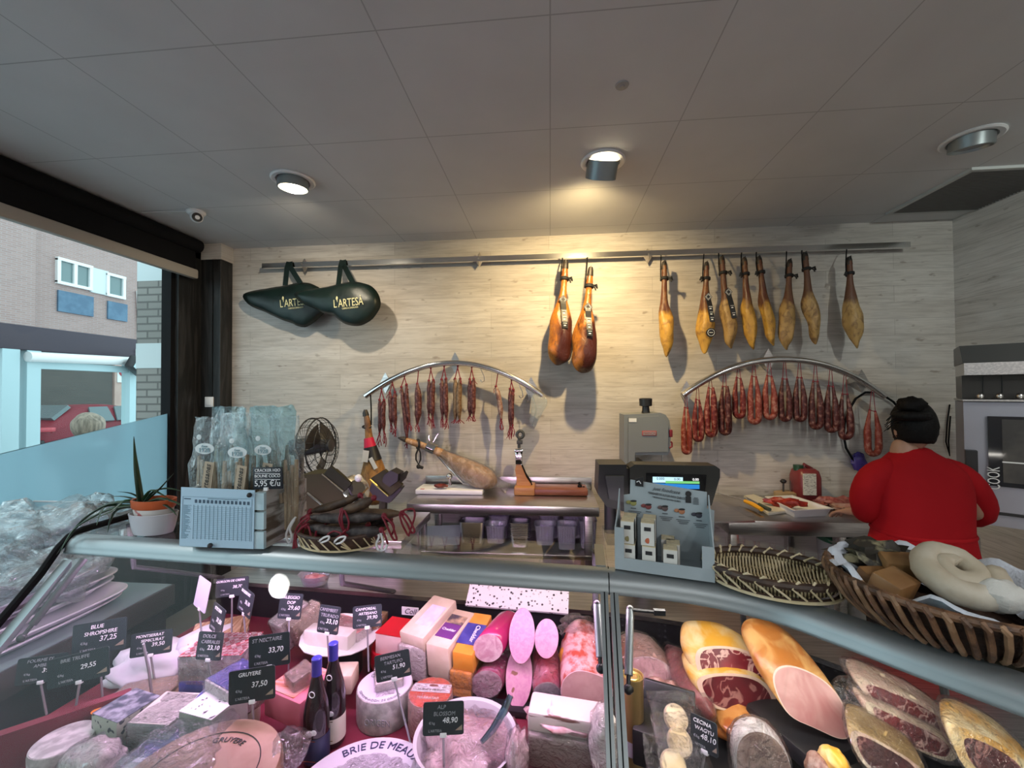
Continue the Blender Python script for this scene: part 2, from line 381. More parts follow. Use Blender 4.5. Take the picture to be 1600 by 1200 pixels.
obj('backing', bx2((gx0, gy0, CEIL - .004), (gx1, gy1, CEIL - .001)), M_BLKM, t, smooth=0)
m = MB(); M_GR = mat('grille_slats', (.2, .19, .18), .5)
for i in range(26):
    y = gy0 + (gy1 - gy0) * (i + .5) / 26; m.box(((gx0 + gx1) / 2, y, CEIL - .010), (gx1 - gx0, .004, .012))
obj('slats', m, M_GR, t, smooth=0)
f = MB()
for c, d in (((gx0 - .012, (gy0 + gy1) / 2), (.024, gy1 - gy0 + .048)), ((gx1 + .006, (gy0 + gy1) / 2), (.012, gy1 - gy0 + .048))): f.box((c[0], c[1], CEIL - .008), (d[0], d[1], .016))
for y in (gy0 - .012, gy1 + .012): f.box(((gx0 + gx1) / 2, y, CEIL - .008), (gx1 - gx0, .024, .016))
obj('frame', f, mat('grille_frame', (.5, .51, .5), .5), t, smooth=0)
# roller blind
t = thing('roller_blind', 'black roller blind with beige bottom bar rolled up above the window', 'blind', (-2.84, 1, 2.62))
obj('roll', MB().cyl((-2.845, -2.3, 2.895), (-2.845, 3.09, 2.895), .052, n=24), M_BLKM, t)
obj('fabric', bx2((-2.846, -2.3, 2.68), (-2.842, 3.06, 2.89)), M_BLKM, t, smooth=0)
obj('bottom_bar', bx2((-2.868, -2.32, 2.622), (-2.82, 3.07, 2.70), .014), mat('beige_metal', (.42, .38, .33), .5), t)
# ---------------------------------------------------------------- outside
struct('ground', bx2((-19, -6, -.3), (XL - .2, 26, -.02)), mat('asphalt', (.30, .32, .34), .9, col2=(.36, .38, .4), scale=6, bump=.3, bscale=60))
M_BRK = brick_mat('pale_red_brick', (.34, .22, .195), (.41, .27, .24), (.40, .32, .305), .24, .065, .012)
b = thing('brick_apartment_building', 'pale brick apartment building across the street with blue window panels', 'building', (-16.7, 13, -.02))
FX = -16.5
def fq(m, pts, x=FX, t=.06):
    q = [P(a_, b_, X=x) for a_, b_ in pts]; ys = [v.y for v in q]; zs = [v.z for v in q]
    m.box((x + t / 2, (min(ys) + max(ys)) / 2, (min(zs) + max(zs)) / 2), (t, max(ys) - min(ys), max(zs) - min(zs))); return m
obj('wall', bx2((FX - .3, 1, -.02), (FX, 24, 12)).box((FX + .15, 10.2, 6), (.3, 2.7, 12)), M_BRK, b, smooth=0)
M_BLUEP = mat('blue_panel', (.07, .14, .22), .5, col2=(.10, .19, .28), scale=3); M_DGL = mat('dark_window_glass', (.13, .2, .2), .08, spec=.8); M_STN = mat('pale_stone', (.62, .68, .68), .7)
for pts in ([(89, 453), (144, 495)], [(167, 470), (197, 503)]): obj('blue_panel', fq(MB(), pts), M_BLUEP, b, smooth=0)
obj('stone_panel', fq(MB(), [(140, 417), (167, 462)]), M_STN, b, smooth=0)
for pts, mull in (([(89, 404), (139, 452)], 1), ([(166, 428), (191, 466)], 0)):
    q = [P(*a_, X=FX) for a_ in pts]; y0, y1 = q[0].y, q[1].y; z0, z1 = min(v.z for v in q), max(v.z for v in q)
    wf = MB()
    for y in [y0, y1] + ([(y0 + y1) / 2] if mull else []): wf.box((FX + .05, y, (z0 + z1) / 2), (.1, .1, z1 - z0))
    for z in (z0, z1): wf.box((FX + .05, (y0 + y1) / 2, z), (.12, y1 - y0 + .1, .1))
    wo = obj('window', wf, M_WHT, b, smooth=0); obj('window_glass', bx2((FX, y0, z0), (FX + .03, y1, z1)), M_DGL, wo, smooth=0)
obj('garage_door', fq(MB(), [(60, 560), (172, 700)]), mat('garage_shutter', (.055, .048, .042), .6, col2=(.085, .072, .062), scale=4, stretch=(1, .3, 8)), b, smooth=0)
obj('side_shutter', fq(MB(), [(204, 566), (236, 690)]), mat('grey_shutter', (.20, .22, .24), .6, col2=(.3, .33, .36), scale=3, stretch=(1, .1, 12)), b, smooth=0)
obj('entrance_panel', fq(MB(), [(-10, 560), (58, 720)]), mat('bluish_panel', (.35, .47, .58), .4), b, smooth=0)
obj('brick_pier', fq(MB(), [(176, 566), (204, 680)], t=.1), mat('salmon_brick', (.5, .33, .28), .8, col2=(.56, .39, .33), scale=5), b, smooth=0)
pt = P(193, 585, X=FX + .12); pl = obj('no_parking_plate', bx(pt, (.03, .46, .62)), M_WHT, b, smooth=0)
obj('red_ring', MB().lathe([(.13, 0), (.19, 0), (.19, .02), (.13, .02)], pt + V((.016, 0, .1)), 24, axis=(1, 0, 0), cap=False), mat('sign_red', (.4, .04, .05), .5), pl)
obj('blue_disc', MB().lathe([(.001, .018), (.13, .018), (.13, 0)], pt + V((.016, 0, .1)), 24, axis=(1, 0, 0), cap=False), mat('sign_blue', (.08, .14, .34), .5), pl)
obj('downpipe', MB().tube([P(217, 455, X=FX + .08), P(219, 500, X=FX + .08), P(222, 540, X=FX + .08)], .09, 10), M_WHT, b)
# terrace enclosure
t = thing('terrace_enclosure', 'white framed terrace enclosure with a dark purple fascia outside the window', 'terrace', (-5.5, 4, -.02)); TX = -5.5
y0, y1 = .5, 5.24
obj('fascia', bx2((TX - .3, y0, 2.17), (TX, y1, 2.43), .01), mat('dark_purple_metal', (.030, .018, .032), .5), t)
obj('roller_cassette', MB().cyl((TX + .02, 3.85, 2.10), (TX + .02, 5.0, 2.13), .055, n=16), M_WHT, t)
M_FR = mat('white_frame', (.42, .58, .61), .4)
for ya, yb in ((3.66, 3.80), (3.86, 3.98), (4.93, 5.06), (5.09, 5.2)): obj('post', bx2((TX - .12, ya, -.02), (TX, yb, 2.17)), M_FR, t, smooth=0)
obj('top_rail', bx2((TX - .1, 3.9, 1.98), (TX - .01, 5.0, 2.06)), M_FR, t, smooth=0)
obj('glass_pane', bx2((TX - .07, 3.98, .1), (TX - .06, 4.94, 1.98)), bpy.data.materials['window_glass'], t, smooth=0)
obj('plate', bx2((TX, 5.0, 2.2), (TX + .01, 5.15, 2.3)), M_WHT, t, smooth=0)
p = P(214, 572, X=TX + .12); t = thing('floodlight', 'black floodlight mounted on the white terrace post outside', 'lamp', p - V((0, 0, .1)))
R3 = Matrix.Rotation(RAD(-28), 3, 'X') @ Matrix.Rotation(RAD(20), 3, 'Z')
obj('housing', MB().box(p, (.1, .28, .17), R3, .015), M_BLK, t); obj('lens', MB().box(p + R3 @ V((.052, -.02, -.02)), (.004, .22, .11), R3), M_FR, t, smooth=0)
obj('bracket', MB().tube([p + V((0, .1, -.08)), p + V((-.06, .12, -.1)), p + V((-.12, .1, 0))], .015, 6), M_BLK, t)
t = MB().box((-3.2, 3.27, .78), (.5, .16, 1.6)).box((-3.2, 3.27, 2.02), (.5, .16, .5)); zb = [P(258, y_, Y=3.19).z for y_ in (438, 536, 575)]
o = struct('trim_3', bx2((-3.5, 3.19, -.02), (-2.97, 3.36, zb[2])).box((-3.235, 3.275, (zb[0] + zb[1]) / 2), (.53, .17, zb[0] - zb[1])), brick_mat('grey_block', (.30, .28, .255), (.36, .34, .31), (.16, .15, .14), .2, .062, .008, 0))
o = struct('trim_4', bx2((-3.5, 3.185, zb[2]), (-2.97, 3.36, zb[1])).box((-3.235, 3.275, (zb[0] + 3.3) / 2), (.53, .17, 3.3 - zb[0])), M_STN)
# red car seen from behind
def car():
    cx, y0, Lc, Wc = -13.45, 9.3, 4.3, 1.78
    t = thing('red_hatchback_car', 'red hatchback car parked across the street, rear towards the window', 'car', (cx, y0 + Lc / 2, -.02))
    red = mat('red_car_paint', (.17, .004, .016), .4, spec=.3); dark = mat('car_dark_trim', (.015, .015, .018), .5); gls = mat('car_glass', (.06, .10, .11), .06, spec=.9)
    def ring(y, w, z0, zs, zr, wr):
        h = w / 2; r = wr / 2
        return [V((cx + a, y, b)) for a, b in ((-h * .9, z0), (-h, z0 + .12), (-h, (z0 + zs) / 2), (-h * .97, zs), (-r, zr - .05), (-r * .7, zr), (r * .7, zr), (r, zr - .05), (h * .97, zs), (h, (z0 + zs) / 2), (h, z0 + .12), (h * .9, z0))]
    secs = [(0, 1.50, .34, .62, .74, 1.3), (.06, 1.66, .28, .78, .92, 1.45), (.25, 1.76, .22, .88, 1.02, 1.4), (.42, 1.78, .2, .9, 1.16, 1.26), (.8, 1.78, .2, .9, 1.38, 1.14), (1.4, 1.78, .2, .9, 1.43, 1.14), (2.1, 1.78, .2, .9, 1.40, 1.14), (2.8, 1.78, .2, .9, 1.1, 1.3), (3.1, 1.76, .2, .86, .96, 1.45), (3.9, 1.7, .22, .74, .8, 1.4), (4.25, 1.5, .3, .6, .66, 1.2)]
    obj('body', MB().loft([ring(y0 + a, *q) for a, *q in secs]), red, t, sub=1)
    xs = cx + .60
    for ya, yb in ((.95, 1.55), (1.62, 2.25)):
        m = MB(); pts = [(xs + .265, y0 + ya, .93), (xs + .265, y0 + yb, .93), (xs + .01, y0 + yb + (.0 if yb < 2 else -.15), 1.33), (xs + .01, y0 + ya + .12, 1.33)]
        q = [V(p_) for p_ in pts]; nrm = (q[1] - q[0]).cross(q[3] - q[0]).normalized() * .05
        m.add([a_ - nrm * .3 for a_ in q] + [a_ + nrm * .5 for a_ in q], [(0, 1, 2, 3), (4, 5, 6, 7), (0, 1, 5, 4), (1, 2, 6, 5), (2, 3, 7, 6), (3, 0, 4, 7)]); obj('side_window', m, gls, t, smooth=0)
    q = [V((cx - .62, y0 + .26, 1.04)), V((cx + .62, y0 + .26, 1.04)), V((cx + .5, y0 + .72, 1.36)), V((cx - .5, y0 + .72, 1.36))]; nrm = V((0, -.05, .05))
    obj('rear_window', MB().add([a_ - nrm * .4 for a_ in q] + [a_ + nrm for a_ in q], [(0, 1, 2, 3), (4, 5, 6, 7), (0, 1, 5, 4), (1, 2, 6, 5), (2, 3, 7, 6), (3, 0, 4, 7)]), gls, t, smooth=0)
    obj('bumper_trim', bx((cx, y0 + .02, .44), (1.4, .12, .2), .04), dark, t)
    pl = obj('number_plate', bx((cx - .1, y0 - .03, .60), (.52, .02, .11)), M_WHT, t, smooth=0)
    for s_ in (-1, 1): obj('tail_light', MB().box((cx + s_ * .68, y0 + .06, .80), (.34, .14, .12), s_ * .35, .03), mat('tail_light_red', (.5, .05, .07), .2) if s_ < 0 else bpy.data.materials['tail_light_red'], t)
    obj('badge', MB().lathe([(.05, 0), (.065, 0), (.065, .02), (.05, .02)], (cx - .05, y0 + .03, .82), 16, axis=(0, -1, 0)), M_CHROME, t)
    for s_ in (-1, 1):
        for yy in (.75, 3.4):
            wh = obj('wheel', MB().lathe([(.16, -.1), (.3, -.1), (.32, -.06), (.32, .06), (.3, .1), (.16, .1)], (cx + s_ * .8, y0 + yy, .30), 24, axis=(1, 0, 0)), dark, t)
            obj('hub_cap', MB().lathe([(.001, .03), (.14, .02), (.18, -.02)], (cx + s_ * .89, y0 + yy, .30), 16, axis=(s_, 0, 0), cap=False), M_ALU, wh)
car()
# ================================================================ back wall: rails, hams, bags, sausages
def bar_between(m, a, b, h, d):
    a, b = V(a), V(b); t = (b - a).normalized(); y = V((0, 1, 0)); z = t.cross(y) * -1
    pts = []
    for p in (a, b): pts.append([p + y * sy * d / 2 + z * sz * h / 2 for sy, sz in ((-1, -1), (1, -1), (1, 1), (-1, 1))])
    return m.loft(pts)
def diamond(m, c, h, w):
    c = V(c); m.add([c + V((0, 0, h)), c + V((w, .0, 0)), c + V((0, 0, -h)), c + V((-w, .0, 0)), c + V((0, -.05, 0)), c + V((0, .05, 0))],
                    [(0, 1, 4), (1, 2, 4), (2, 3, 4), (3, 0, 4), (1, 0, 5), (2, 1, 5), (3, 2, 5), (0, 3, 5)]); return m
RY = 3.235
t = thing('ham_rail', 'long flat steel hanging rail running along the top of the plank wall', 'rail', P(900, 402, Y=RY))
ra, rb = P(411, 416, Y=RY), P(1420, 383, Y=RY)
obj('rail_bar', bar_between(MB(), ra, rb, .040, .03), M_CHROME, t, smooth=0)
for x, y in ((476, 415), (749, 406), (1012, 400)): obj('bracket', diamond(MB(), P(x, y, Y=3.26), .062, .035), M_STEEL, t, smooth=0)
def rail_z(px): return P(px, 416 - (px - 411) * 33 / 1009, Y=RY)
# ---- hams
def ham_mat(name, top, fat, flesh, z0, z1, red, gloss=.3):
    t = NT(name); c0 = t.n('TexCoord').outputs['Object']; sp = t.n('SeparateXYZ'); t.set(sp.inputs[0], c0)
    v = t.co((1, 1, .6)); n1 = t.noise(v, 9, 4); n2 = t.noise(v, 22, 5, .6, .6)
    z = t.math('ADD', t.math('MULTIPLY', sp.outputs[2], -1.0), t.math('MULTIPLY', t.math('SUBTRACT', n1, .5), .30))
    x = t.math('ADD', sp.outputs[0], t.math('MULTIPLY', t.math('SUBTRACT', n1, .5), .12))
    c = t.mix(t.ramp(z, [(z0, (0, 0, 0)), (z0 + .06, (1, 1, 1))]), top, fat)
    if red: c = t.mix(t.math('MULTIPLY', t.ramp(z, [(z1, (0, 0, 0)), (z1 + .05, (1, 1, 1))]), t.ramp(x, [(.44, (0, 0, 0)), (.5, (1, 1, 1))]) if False else t.ramp(t.math('ADD', x, .5), [(.455, (0, 0, 0)), (.50, (1, 1, 1))])), c, flesh)
    c = t.mix(t.ramp(n2, [(.46, (0, 0, 0)), (.68, (.85,) * 3)]), c, flesh)
    t.pbr(c, t.ramp(n2, [(.3, (gloss,) * 3), (.7, (gloss + .2,) * 3)]), 0, .5, t.bump(n2, .5, .012)); return t.m
M_HAMB = ham_mat('glazed_brown_ham', (.30, .095, .015), (.44, .155, .022), (.06, .014, .010), .12, .42, True, .22)
M_HAMY = ham_mat('yellow_fat_ham', (.10, .030, .014), (.52, .29, .05), (.20, .09, .03), .40, .9, False, .34)
M_HAMD = ham_mat('pale_mottled_ham', (.11, .04, .02), (.40, .25, .09), (.12, .06, .03), .36, .9, False, .4)
M_HOOF = mat('hoof', (.012, .010, .009), .5, col2=(.05, .035, .025), scale=20)
M_BLKR = mat('black_rope', (.010, .010, .011), .7, bump=.4, bscale=200)
BROAD = [(.0, .016), (.03, .026), (.08, .026), (.13, .036), (.17, .033), (.22, .027), (.30, .034), (.38, .048), (.48, .076), (.58, .100), (.68, .116), (.78, .124), (.87, .122), (.93, .110), (.975, .082), (1.0, .02)]
EDGE = [(.0, .016), (.03, .028), (.08, .027), (.13, .030), (.17, .028), (.24, .028), (.34, .034), (.44, .046), (.54, .062), (.64, .070), (.74, .070), (.83, .062), (.90, .048), (.96, .028), (1.0, .008)]
L0 = .8
def ham_mesh(prof, bend=.02, dep=.8, seed=0):
    rings = []
    for q, r in prof:
        cx = bend * max(0, (q - .4) / .6) ** 1.4 * 1.2
        rings.append([V(((cx + r * cos(a) * (1 + .10 * (cos(a) > 0) * max(0, q - .6))) * L0, r * sin(a) * dep * L0, -q * L0)) for a in [2 * pi * k / 20 for k in range(20)]])
    m = MB().loft(rings)
    for v in m.b.verts:
        k = min(1, max(0, (-v.co.z - .25) / .2)); v.co += noise.noise_vector(v.co * 11 + V((seed, 0, 0))) * .034 * k + noise.noise_vector(v.co * 26) * .012 * k
    return m
def make_ham(label, group, pt, pb, m, prof, Y, bend, strip=0, scale=1, seed=0, seal=0, depy=.8):
    a, b = P(*pt, Y=Y), P(*pb, Y=Y); d = (b - a); k = d.length / L0
    q = V((0, 0, -1)).rotation_difference(d.normalized())
    t = thing('cured_ham', label, 'ham', a, group=group, rot=q.to_euler()); MW[t] = Matrix.Translation(a) @ q.to_matrix().to_4x4() @ Matrix.Scale(k, 4); t.scale = (k,) * 3
    obj('ham_body', ham_mesh(prof, bend, depy, seed), m, t, local=True, sub=1, smooth=180)
    obj('hoof', MB().lathe([(.004, .018), (.016, .012), (.022, -.012), (.025, -.05), (.024, -.056)], (0, 0, 0), 14, sy=.85).box((0, 0, .005), (.004, .05, .03)), M_HOOF, t, local=True)
    rp = MB()
    for zz in (-.135, -.143, -.150): rp.tube([(.036 * L0 * 1.08 * cos(a_), .036 * L0 * sin(a_), zz * .95 - .005 * sin(a_)) for a_ in [2 * pi * i / 14 for i in range(14)]], .006, 6, closed=True)
    s_ = -1 if seed % 2 else 1
    rp.tube([(.03 * s_, -.02, -.135), (.05 * s_, -.03, -.13), (.062 * s_, -.025, -.155)], [.008, .012, .006], 6).tube([(.03 * s_, -.02, -.135), (.045 * s_, -.03, -.155), (.05 * s_, -.03, -.17)], .006, 6)
    obj('rope_tie', rp, M_BLKR, t, local=True)
    top = MW[t].inverted() @ (rail_z(pt[0] + (-4 if seed % 2 else -5)) + V((0, 0, -.01)))
    x0 = -.030
    obj('hook', MB().tube([top, top * .6 + V((x0, .0, 0)) * .4, (x0, .0, -.05), (x0, 0, -.12), (x0 + .012, -.004, -.14)], .0055, 6), M_BLKM, t, local=True)
    if strip:
        R_ = lambda z: max(r_ for q_, r_ in prof if abs(q_ - z) < .09) * L0 * depy
        st = MB(); zz = [.36, .42, .48, .54, .60, .66] if strip == 1 else [.36, .44, .52, .60, .68]
        x1 = .0 if strip == 1 else .012
        pts = [V((x1 + .007 * i, -R_(z) - .008, -z * L0)) for i, z in enumerate(zz)]
        st.loft([[p_ + V((-.021, .004, 0)), p_ + V((-.021, -.002, 0)), p_ + V((.021, -.002, 0)), p_ + V((.021, .004, 0))] for p_ in pts])
        p0 = pts[0] * .6 + pts[1] * .4; st.prism([(-.034, 0), (0, .04), (.034, 0), (0, -.04)], p0 + V((0, -.003, 0)), (1, 0, 0), (0, 0, 1), (0, .003, 0))
        sl = obj('label_strip', st, M_BLK, t, local=True, smooth=0)
        for r_ in (.018, .026): obj('label_mark', MB().tube([p0 + V((r_ * sin(a_), -.006, r_ * 1.15 * cos(a_))) for a_ in (0, pi / 2, pi, 3 * pi / 2)], .0014, 4, closed=True), M_TEXT, sl, local=True, smooth=0)
        for i in range(2, len(pts) - 1):
            p_ = (pts[i] + pts[i + 1]) / 2; obj('label_mark', MB().box(p_ + V((0, -.005, .012)), (.028, .002, .003)), M_TEXT, sl, local=True, smooth=0); obj('label_mark', MB().box(p_ + V((0, -.005, -.005)), (.016, .002, .008)), M_TEXT, sl, local=True, smooth=0)
        if seal:
            ce = V((.02, -R_(.78) - .022, -.78 * L0)); s2 = obj('round_seal', MB().lathe([(.001, .006), (.038, .004), (.04, 0)], ce, 20, axis=(0, -1, -.1), cap=False), M_BLK, t, local=True)
            obj('seal_print', MB().tube([ce + V((.028 * cos(a_), -.007, .028 * sin(a_))) for a_ in [2 * pi * i / 16 for i in range(16)]], .0018, 4, closed=True).box(ce + V((0, -.007, 0)), (.03, .002, .004)), M_TEXT, s2, local=True)
    return t
G1, G2 = 'glazed brown hams under the warm lamp', 'yellow hams on the right of the rail'
make_ham('glazed brown ham under the warm lamp, left and higher of the pair', G1, (884, 409), (871, 569), M_HAMB, BROAD, 3.13, .01, 1, seed=2)
make_ham('glazed brown ham under the warm lamp, right and lower of the pair, overlapping its neighbour', G1, (923, 420), (908, 582), M_HAMB, BROAD, 3.03, .015, 1, seed=4)
for (pt, pb, m, st, sl, sd, lab) in [
    ((1038, 411), (1038, 557), M_HAMY, 0, 0, 2, 'narrow yellow ham hanging alone between the brown pair and the group of six'),
    ((1104, 412), (1100, 553), M_HAMY, 1, 1, 3, 'yellow ham with a black strip and a round seal, first of the group of six'),
    ((1128, 403), (1138, 545), M_HAMD, 2, 0, 4, 'yellow ham with a thin slanted black strip, second of the group of six'),
    ((1163, 405), (1172, 546), M_HAMY, 0, 0, 5, 'yellow ham with no strip, third of the group of six'),
    ((1186, 403), (1202, 540), M_HAMY, 0, 0, 7, 'yellow ham with a brown hollow in its fat, fourth of the group of six'),
    ((1234, 408), (1228, 545), M_HAMD, 0, 0, 8, 'pale mottled ham, fifth of the group of six'),
    ((1258, 397), (1270, 538), M_HAMD, 0, 0, 10, 'ham with dark shank and mottled fat, last of the group of six'),
    ((1327, 404), (1331, 544), M_HAMD, 0, 0, 3, 'dark shanked ham hanging alone at the right end of the rail')]:
    make_ham(lab, G2, pt, pb, m, EDGE if pt[0] not in (1327, 1104) else [(a, b * (1.22 if a > .3 else 1)) for a, b in EDGE], 3.14, .03 if pb[0] >= pt[0] else -.005, st, seed=sd, seal=sl, depy=1.0)
# ---- green ham bags
M_GRN = mat('dark_green_nylon', (.0018, .009, .0075), .42, col2=(.003, .014, .011), scale=9, bump=.35, bscale=26)
M_GPRT = mat('gold_print', (.72, .66, .36), .5)
def pillow(px, Y, dep, n=7):
    pts = [P(x, y, Y=Y) for x, y in px]
    for _ in range(2): pts = [q for i in range(len(pts)) for q in (pts[i] * .75 + pts[(i + 1) % len(pts)] * .25, pts[i] * .25 + pts[(i + 1) % len(pts)] * .75)]
    c = sum(pts, V()) / len(pts); m = MB(); rings = []
    def ring(s, o): return [c + (p_ - c) * s + V((0, o, 0)) for p_ in pts]
    for i in range(1, n + 1): s = i / n; rings.append(ring(s, -dep * (1 - s ** 2.6) ** .6))
    for i in range(n - 1, 0, -1): s = i / n; rings.append(ring(s, dep * .5 * (1 - s ** 2.6) ** .6))
    return m.loft(rings)
def strap(m, pts, w):
    pts = [V(p_) for p_ in pts]; rings = []
    for i, p_ in enumerate(pts):
        d = (pts[min(i + 1, len(pts) - 1)] - pts[max(i - 1, 0)]).normalized(); s_ = d.cross(V((0, 1, 0))).normalized()
        rings.append([p_ + s_ * w / 2, p_ + s_ * w / 2 + V((0, -.004, 0)), p_ - s_ * w / 2 + V((0, -.004, 0)), p_ - s_ * w / 2])
    return m.loft(rings)
def bag(label, px, Y, dep, hx, ends, tx, tw, words):
    t = thing('ham_carry_bag', label, 'bag', P(hx, 470, Y=Y), group='green bags on the rail')
    obj('bag_body', pillow(px, Y, dep).jitter(.006, 12), M_GRN, t, smooth=180)
    top = rail_z(hx) + V((0, 0, .022))
    h = MB()
    for e in ends: strap(h, [top + V((.006 if e[0] > hx else -.006, -.02, 0)), top + V((.015 if e[0] > hx else -.015, -.03, -.05)), P(*e, Y=Y - dep * .25)], .042)
    obj('strap', h, M_GRN, t, smooth=0)
    c = P(tx, 473, Y=Y - dep - .004); r = (P(tx + 40, 468.5, Y=Y - dep - .004) - c)
    txt(words, c, r, (0, 0, 1), .065, M_GPRT, t, wmax=S(tw, c))
    c2 = P(tx + 3, 481, Y=Y - dep - .004); txt('CARNS & CANSALADA', c2, r, (0, 0, 1), .014, M_GPRT, t, 'small_lettering', wmax=S(tw * .55, c2))
    obj('flame_mark', MB().ball(P(tx - tw * .37, 466, Y=Y - dep - .003), (.008, .003, .016), 8), M_GPRT, t)
bag('dark green ham bag, left one, its narrow end pointing left', [(377, 457), (410, 452), (445, 446), (474, 440), (492, 444), (508, 456), (520, 470), (512, 486), (498, 498), (482, 511), (466, 511), (456, 504), (440, 500), (412, 487), (383, 474)], 3.21, .05, 455, ((446, 446), (470, 443)), 459, 46, "L'ARTES\u00c0")
bag('dark green ham bag, right one, overlapping the narrow end of the other', [(458, 456), (500, 450), (528, 444), (548, 440), (566, 441), (584, 449), (595, 466), (594, 482), (582, 500), (562, 511), (541, 508), (528, 499), (521, 491), (508, 490), (484, 480), (462, 468)], 3.09, .06, 538, ((529, 445), (552, 443)), 544, 48, "L'ARTES\u00c0")
# ---- arched rails
AY = 3.15
def arc1(x): return 567 + 53 * (abs(x - 710) / 140) ** 2
def arc2(x): return 561.5 + 56.5 * (abs(x - 1223) / 157) ** 2.1
def arch(fn, x0, x1, br, label):
    t = thing('arched_rail', label, 'rail', P((x0 + x1) / 2, fn((x0 + x1) / 2), Y=AY))
    n = 28; obj('arch_tube', MB().tube([P(x0 + (x1 - x0) * i / n, fn(x0 + (x1 - x0) * i / n), Y=AY) for i in range(n + 1)], .023, 14), M_CHROME, t)
    for x in br:
        p = P(x, fn(x), Y=AY + .01); b = obj('bracket', MB().add([p + V((0, 0, .085)), p + V((.045, 0, 0)), p + V((0, 0, -.085)), p + V((-.045, 0, 0)), p + V((0, YB - p.y, .02)), p + V((0, YB - p.y, -.02))], [(0, 1, 4), (1, 2, 5, 4), (2, 3, 5), (3, 0, 4, 5), (0, 3, 2, 1)]), M_STEEL, t, smooth=0)
    return t
arch(arc1, 571, 848, (602, 711, 830), 'left arched steel tube rail with thin dry sausages')
arch(arc2, 1067, 1382, (1073, 1201, 1347), 'right arched steel tube rail with looped red sausages')
# ---- dry sausages
def saus_mat(name, a, b, c, sc=60, wrinkle=.4):
    t = NT(name); v = t.co((1, 1, .8)); n = t.noise(v, sc, 3, .6); n2 = t.noise(v, 14, 3)
    col = t.ramp(n, [(.38, a), (.52, b), (.66, c)]); col = t.mix(t.math('MULTIPLY', n2, .45), col, a)
    t.pbr(col, .42, 0, .4, t.bump(t.noise(v, 90, 4), wrinkle, .006)); return t.m
M_FUET = saus_mat('dry_sausage', (.055, .012, .012), (.13, .035, .03), (.26, .12, .10))
M_FUETB = saus_mat('brown_dry_sausage', (.12, .065, .03), (.22, .13, .07), (.30, .20, .12))
M_FUETP = saus_mat('pale_dry_sausage', (.17, .07, .06), (.32, .19, .15), (.45, .33, .28))
M_CHOR = saus_mat('marbled_red_sausage', (.11, .010, .010), (.20, .025, .018), (.46, .20, .15), 46, .3)
M_CHORD = saus_mat('dark_marbled_sausage', (.05, .008, .008), (.10, .018, .015), (.30, .15, .12), 46, .3)
M_CHORL = saus_mat('light_marbled_sausage', (.20, .03, .02), (.30, .06, .04), (.50, .26, .20), 46, .3)
def slink(m, pts, r):
    pts = [V(p_) for p_ in pts]; k = len(pts); rs = [r * min(1, .3 + 3.2 * min(i, k - 1 - i) / k) * (1 + .08 * noise.noise(pts[i] * 40)) for i in range(k)]
    return m.tube(pts, rs, 10)
def wisps(m, p, n, l, r, seed):
    rnd = random.Random(seed)
    for i in range(n):
        q = [V(p)]
        for j in range(4): q.append(q[-1] + V((rnd.uniform(-.012, .012), rnd.uniform(-.008, .004), -l / 4 * rnd.uniform(.6, 1.2))))
        m.tube(q, r, 5)
    return m
def fuet(x, links, m, label, ytop=None, tl=.07, seed=0):
    a = P(x, arc1(x), Y=AY) + V((0, 0, -.02)); t = thing('dry_sausage', label, 'sausage', a, group='thin dry sausages on the left arch')
    st = None
    for i, (xa, ya, xb, yb, r) in enumerate(links):
        Yk = AY - .012 * (i % 2); pa, pb = P(xa, ya, Y=Yk), P(xb, yb, Y=Yk); bow = V(((-1) ** i * .008, 0, 0)); n = 14
        obj('sausage_link', slink(MB(), [pa.lerp(pb, j / n) + bow * sin(pi * j / n) for j in range(n + 1)], S(r, pa)), m, t)
        st = MB().tube([a + V((.004 * (-1) ** i, 0, 0)), pa], .0042, 5).ball(pa + V((0, 0, -.004)), .011, 8); wisps(st, pa, 2, .05, .003, seed + i + 50); obj('red_string', st, M_RED, t)
        st = MB().ball(pb, .009, 8); wisps(st, pb, 4, tl, .0032, seed + i); obj('red_tassel', st, M_RED, t)
    return t
fuet(596, [(593, 624, 593, 677, 3.9), (600, 624, 600, 675, 3.9)], M_FUET, 'pair of thin dry sausages at the low left end of the left arch', tl=.11, seed=1)
fuet(613, [(609, 613, 611, 664, 4.4), (617, 612, 618, 668, 4.2)], M_FUET, 'pair of dry sausages, second from the left on the left arch', tl=.07, seed=2)
fuet(632, [(627, 604, 636, 688, 4.2), (635, 600, 640, 662, 3.4)], M_FUET, 'dry sausages with one much longer than the other, third on the left arch', tl=.06, seed=3)
fuet(653, [(652, 599, 652, 662, 5.6)], M_FUET, 'single fat dry sausage, fourth from the left on the left arch', tl=.07, seed=4)
fuet(673, [(670, 594, 670, 648, 4.6), (677, 593, 676, 652, 4.8)], M_FUET, 'pair of dry sausages, fifth from the left on the left arch', tl=.09, seed=5)
fuet(694, [(690, 592, 691, 652, 4.6), (697, 591, 698, 656, 4.3)], M_FUET, 'pair of dry sausages left of the arch top, strings hanging crooked', tl=.08, seed=6)
fuet(715, [(711, 591, 711, 656, 4.8), (719, 591, 718, 656, 4.8)], M_FUETB, 'pair of yellowish brown dry sausages just right of the arch top', tl=.03, seed=7)
fuet(737, [(734, 592, 734, 650, 5), (740, 591, 740, 650, 5)], M_FUET, 'pair of stout dry sausages with a tangled red knot below', tl=.045, seed=8)
fuet(777, [(775, 603, 783, 655, 4.2)], M_FUETP, 'single pale speckled dry sausage leaning right on the left arch', tl=.09, seed=9)
fuet(799, [(797, 607, 797, 667, 4.6), (802, 608, 801, 664, 3.4)], M_FUET, 'pair of dry sausages nearest the plastic bag on the left arch', tl=.1, seed=11)
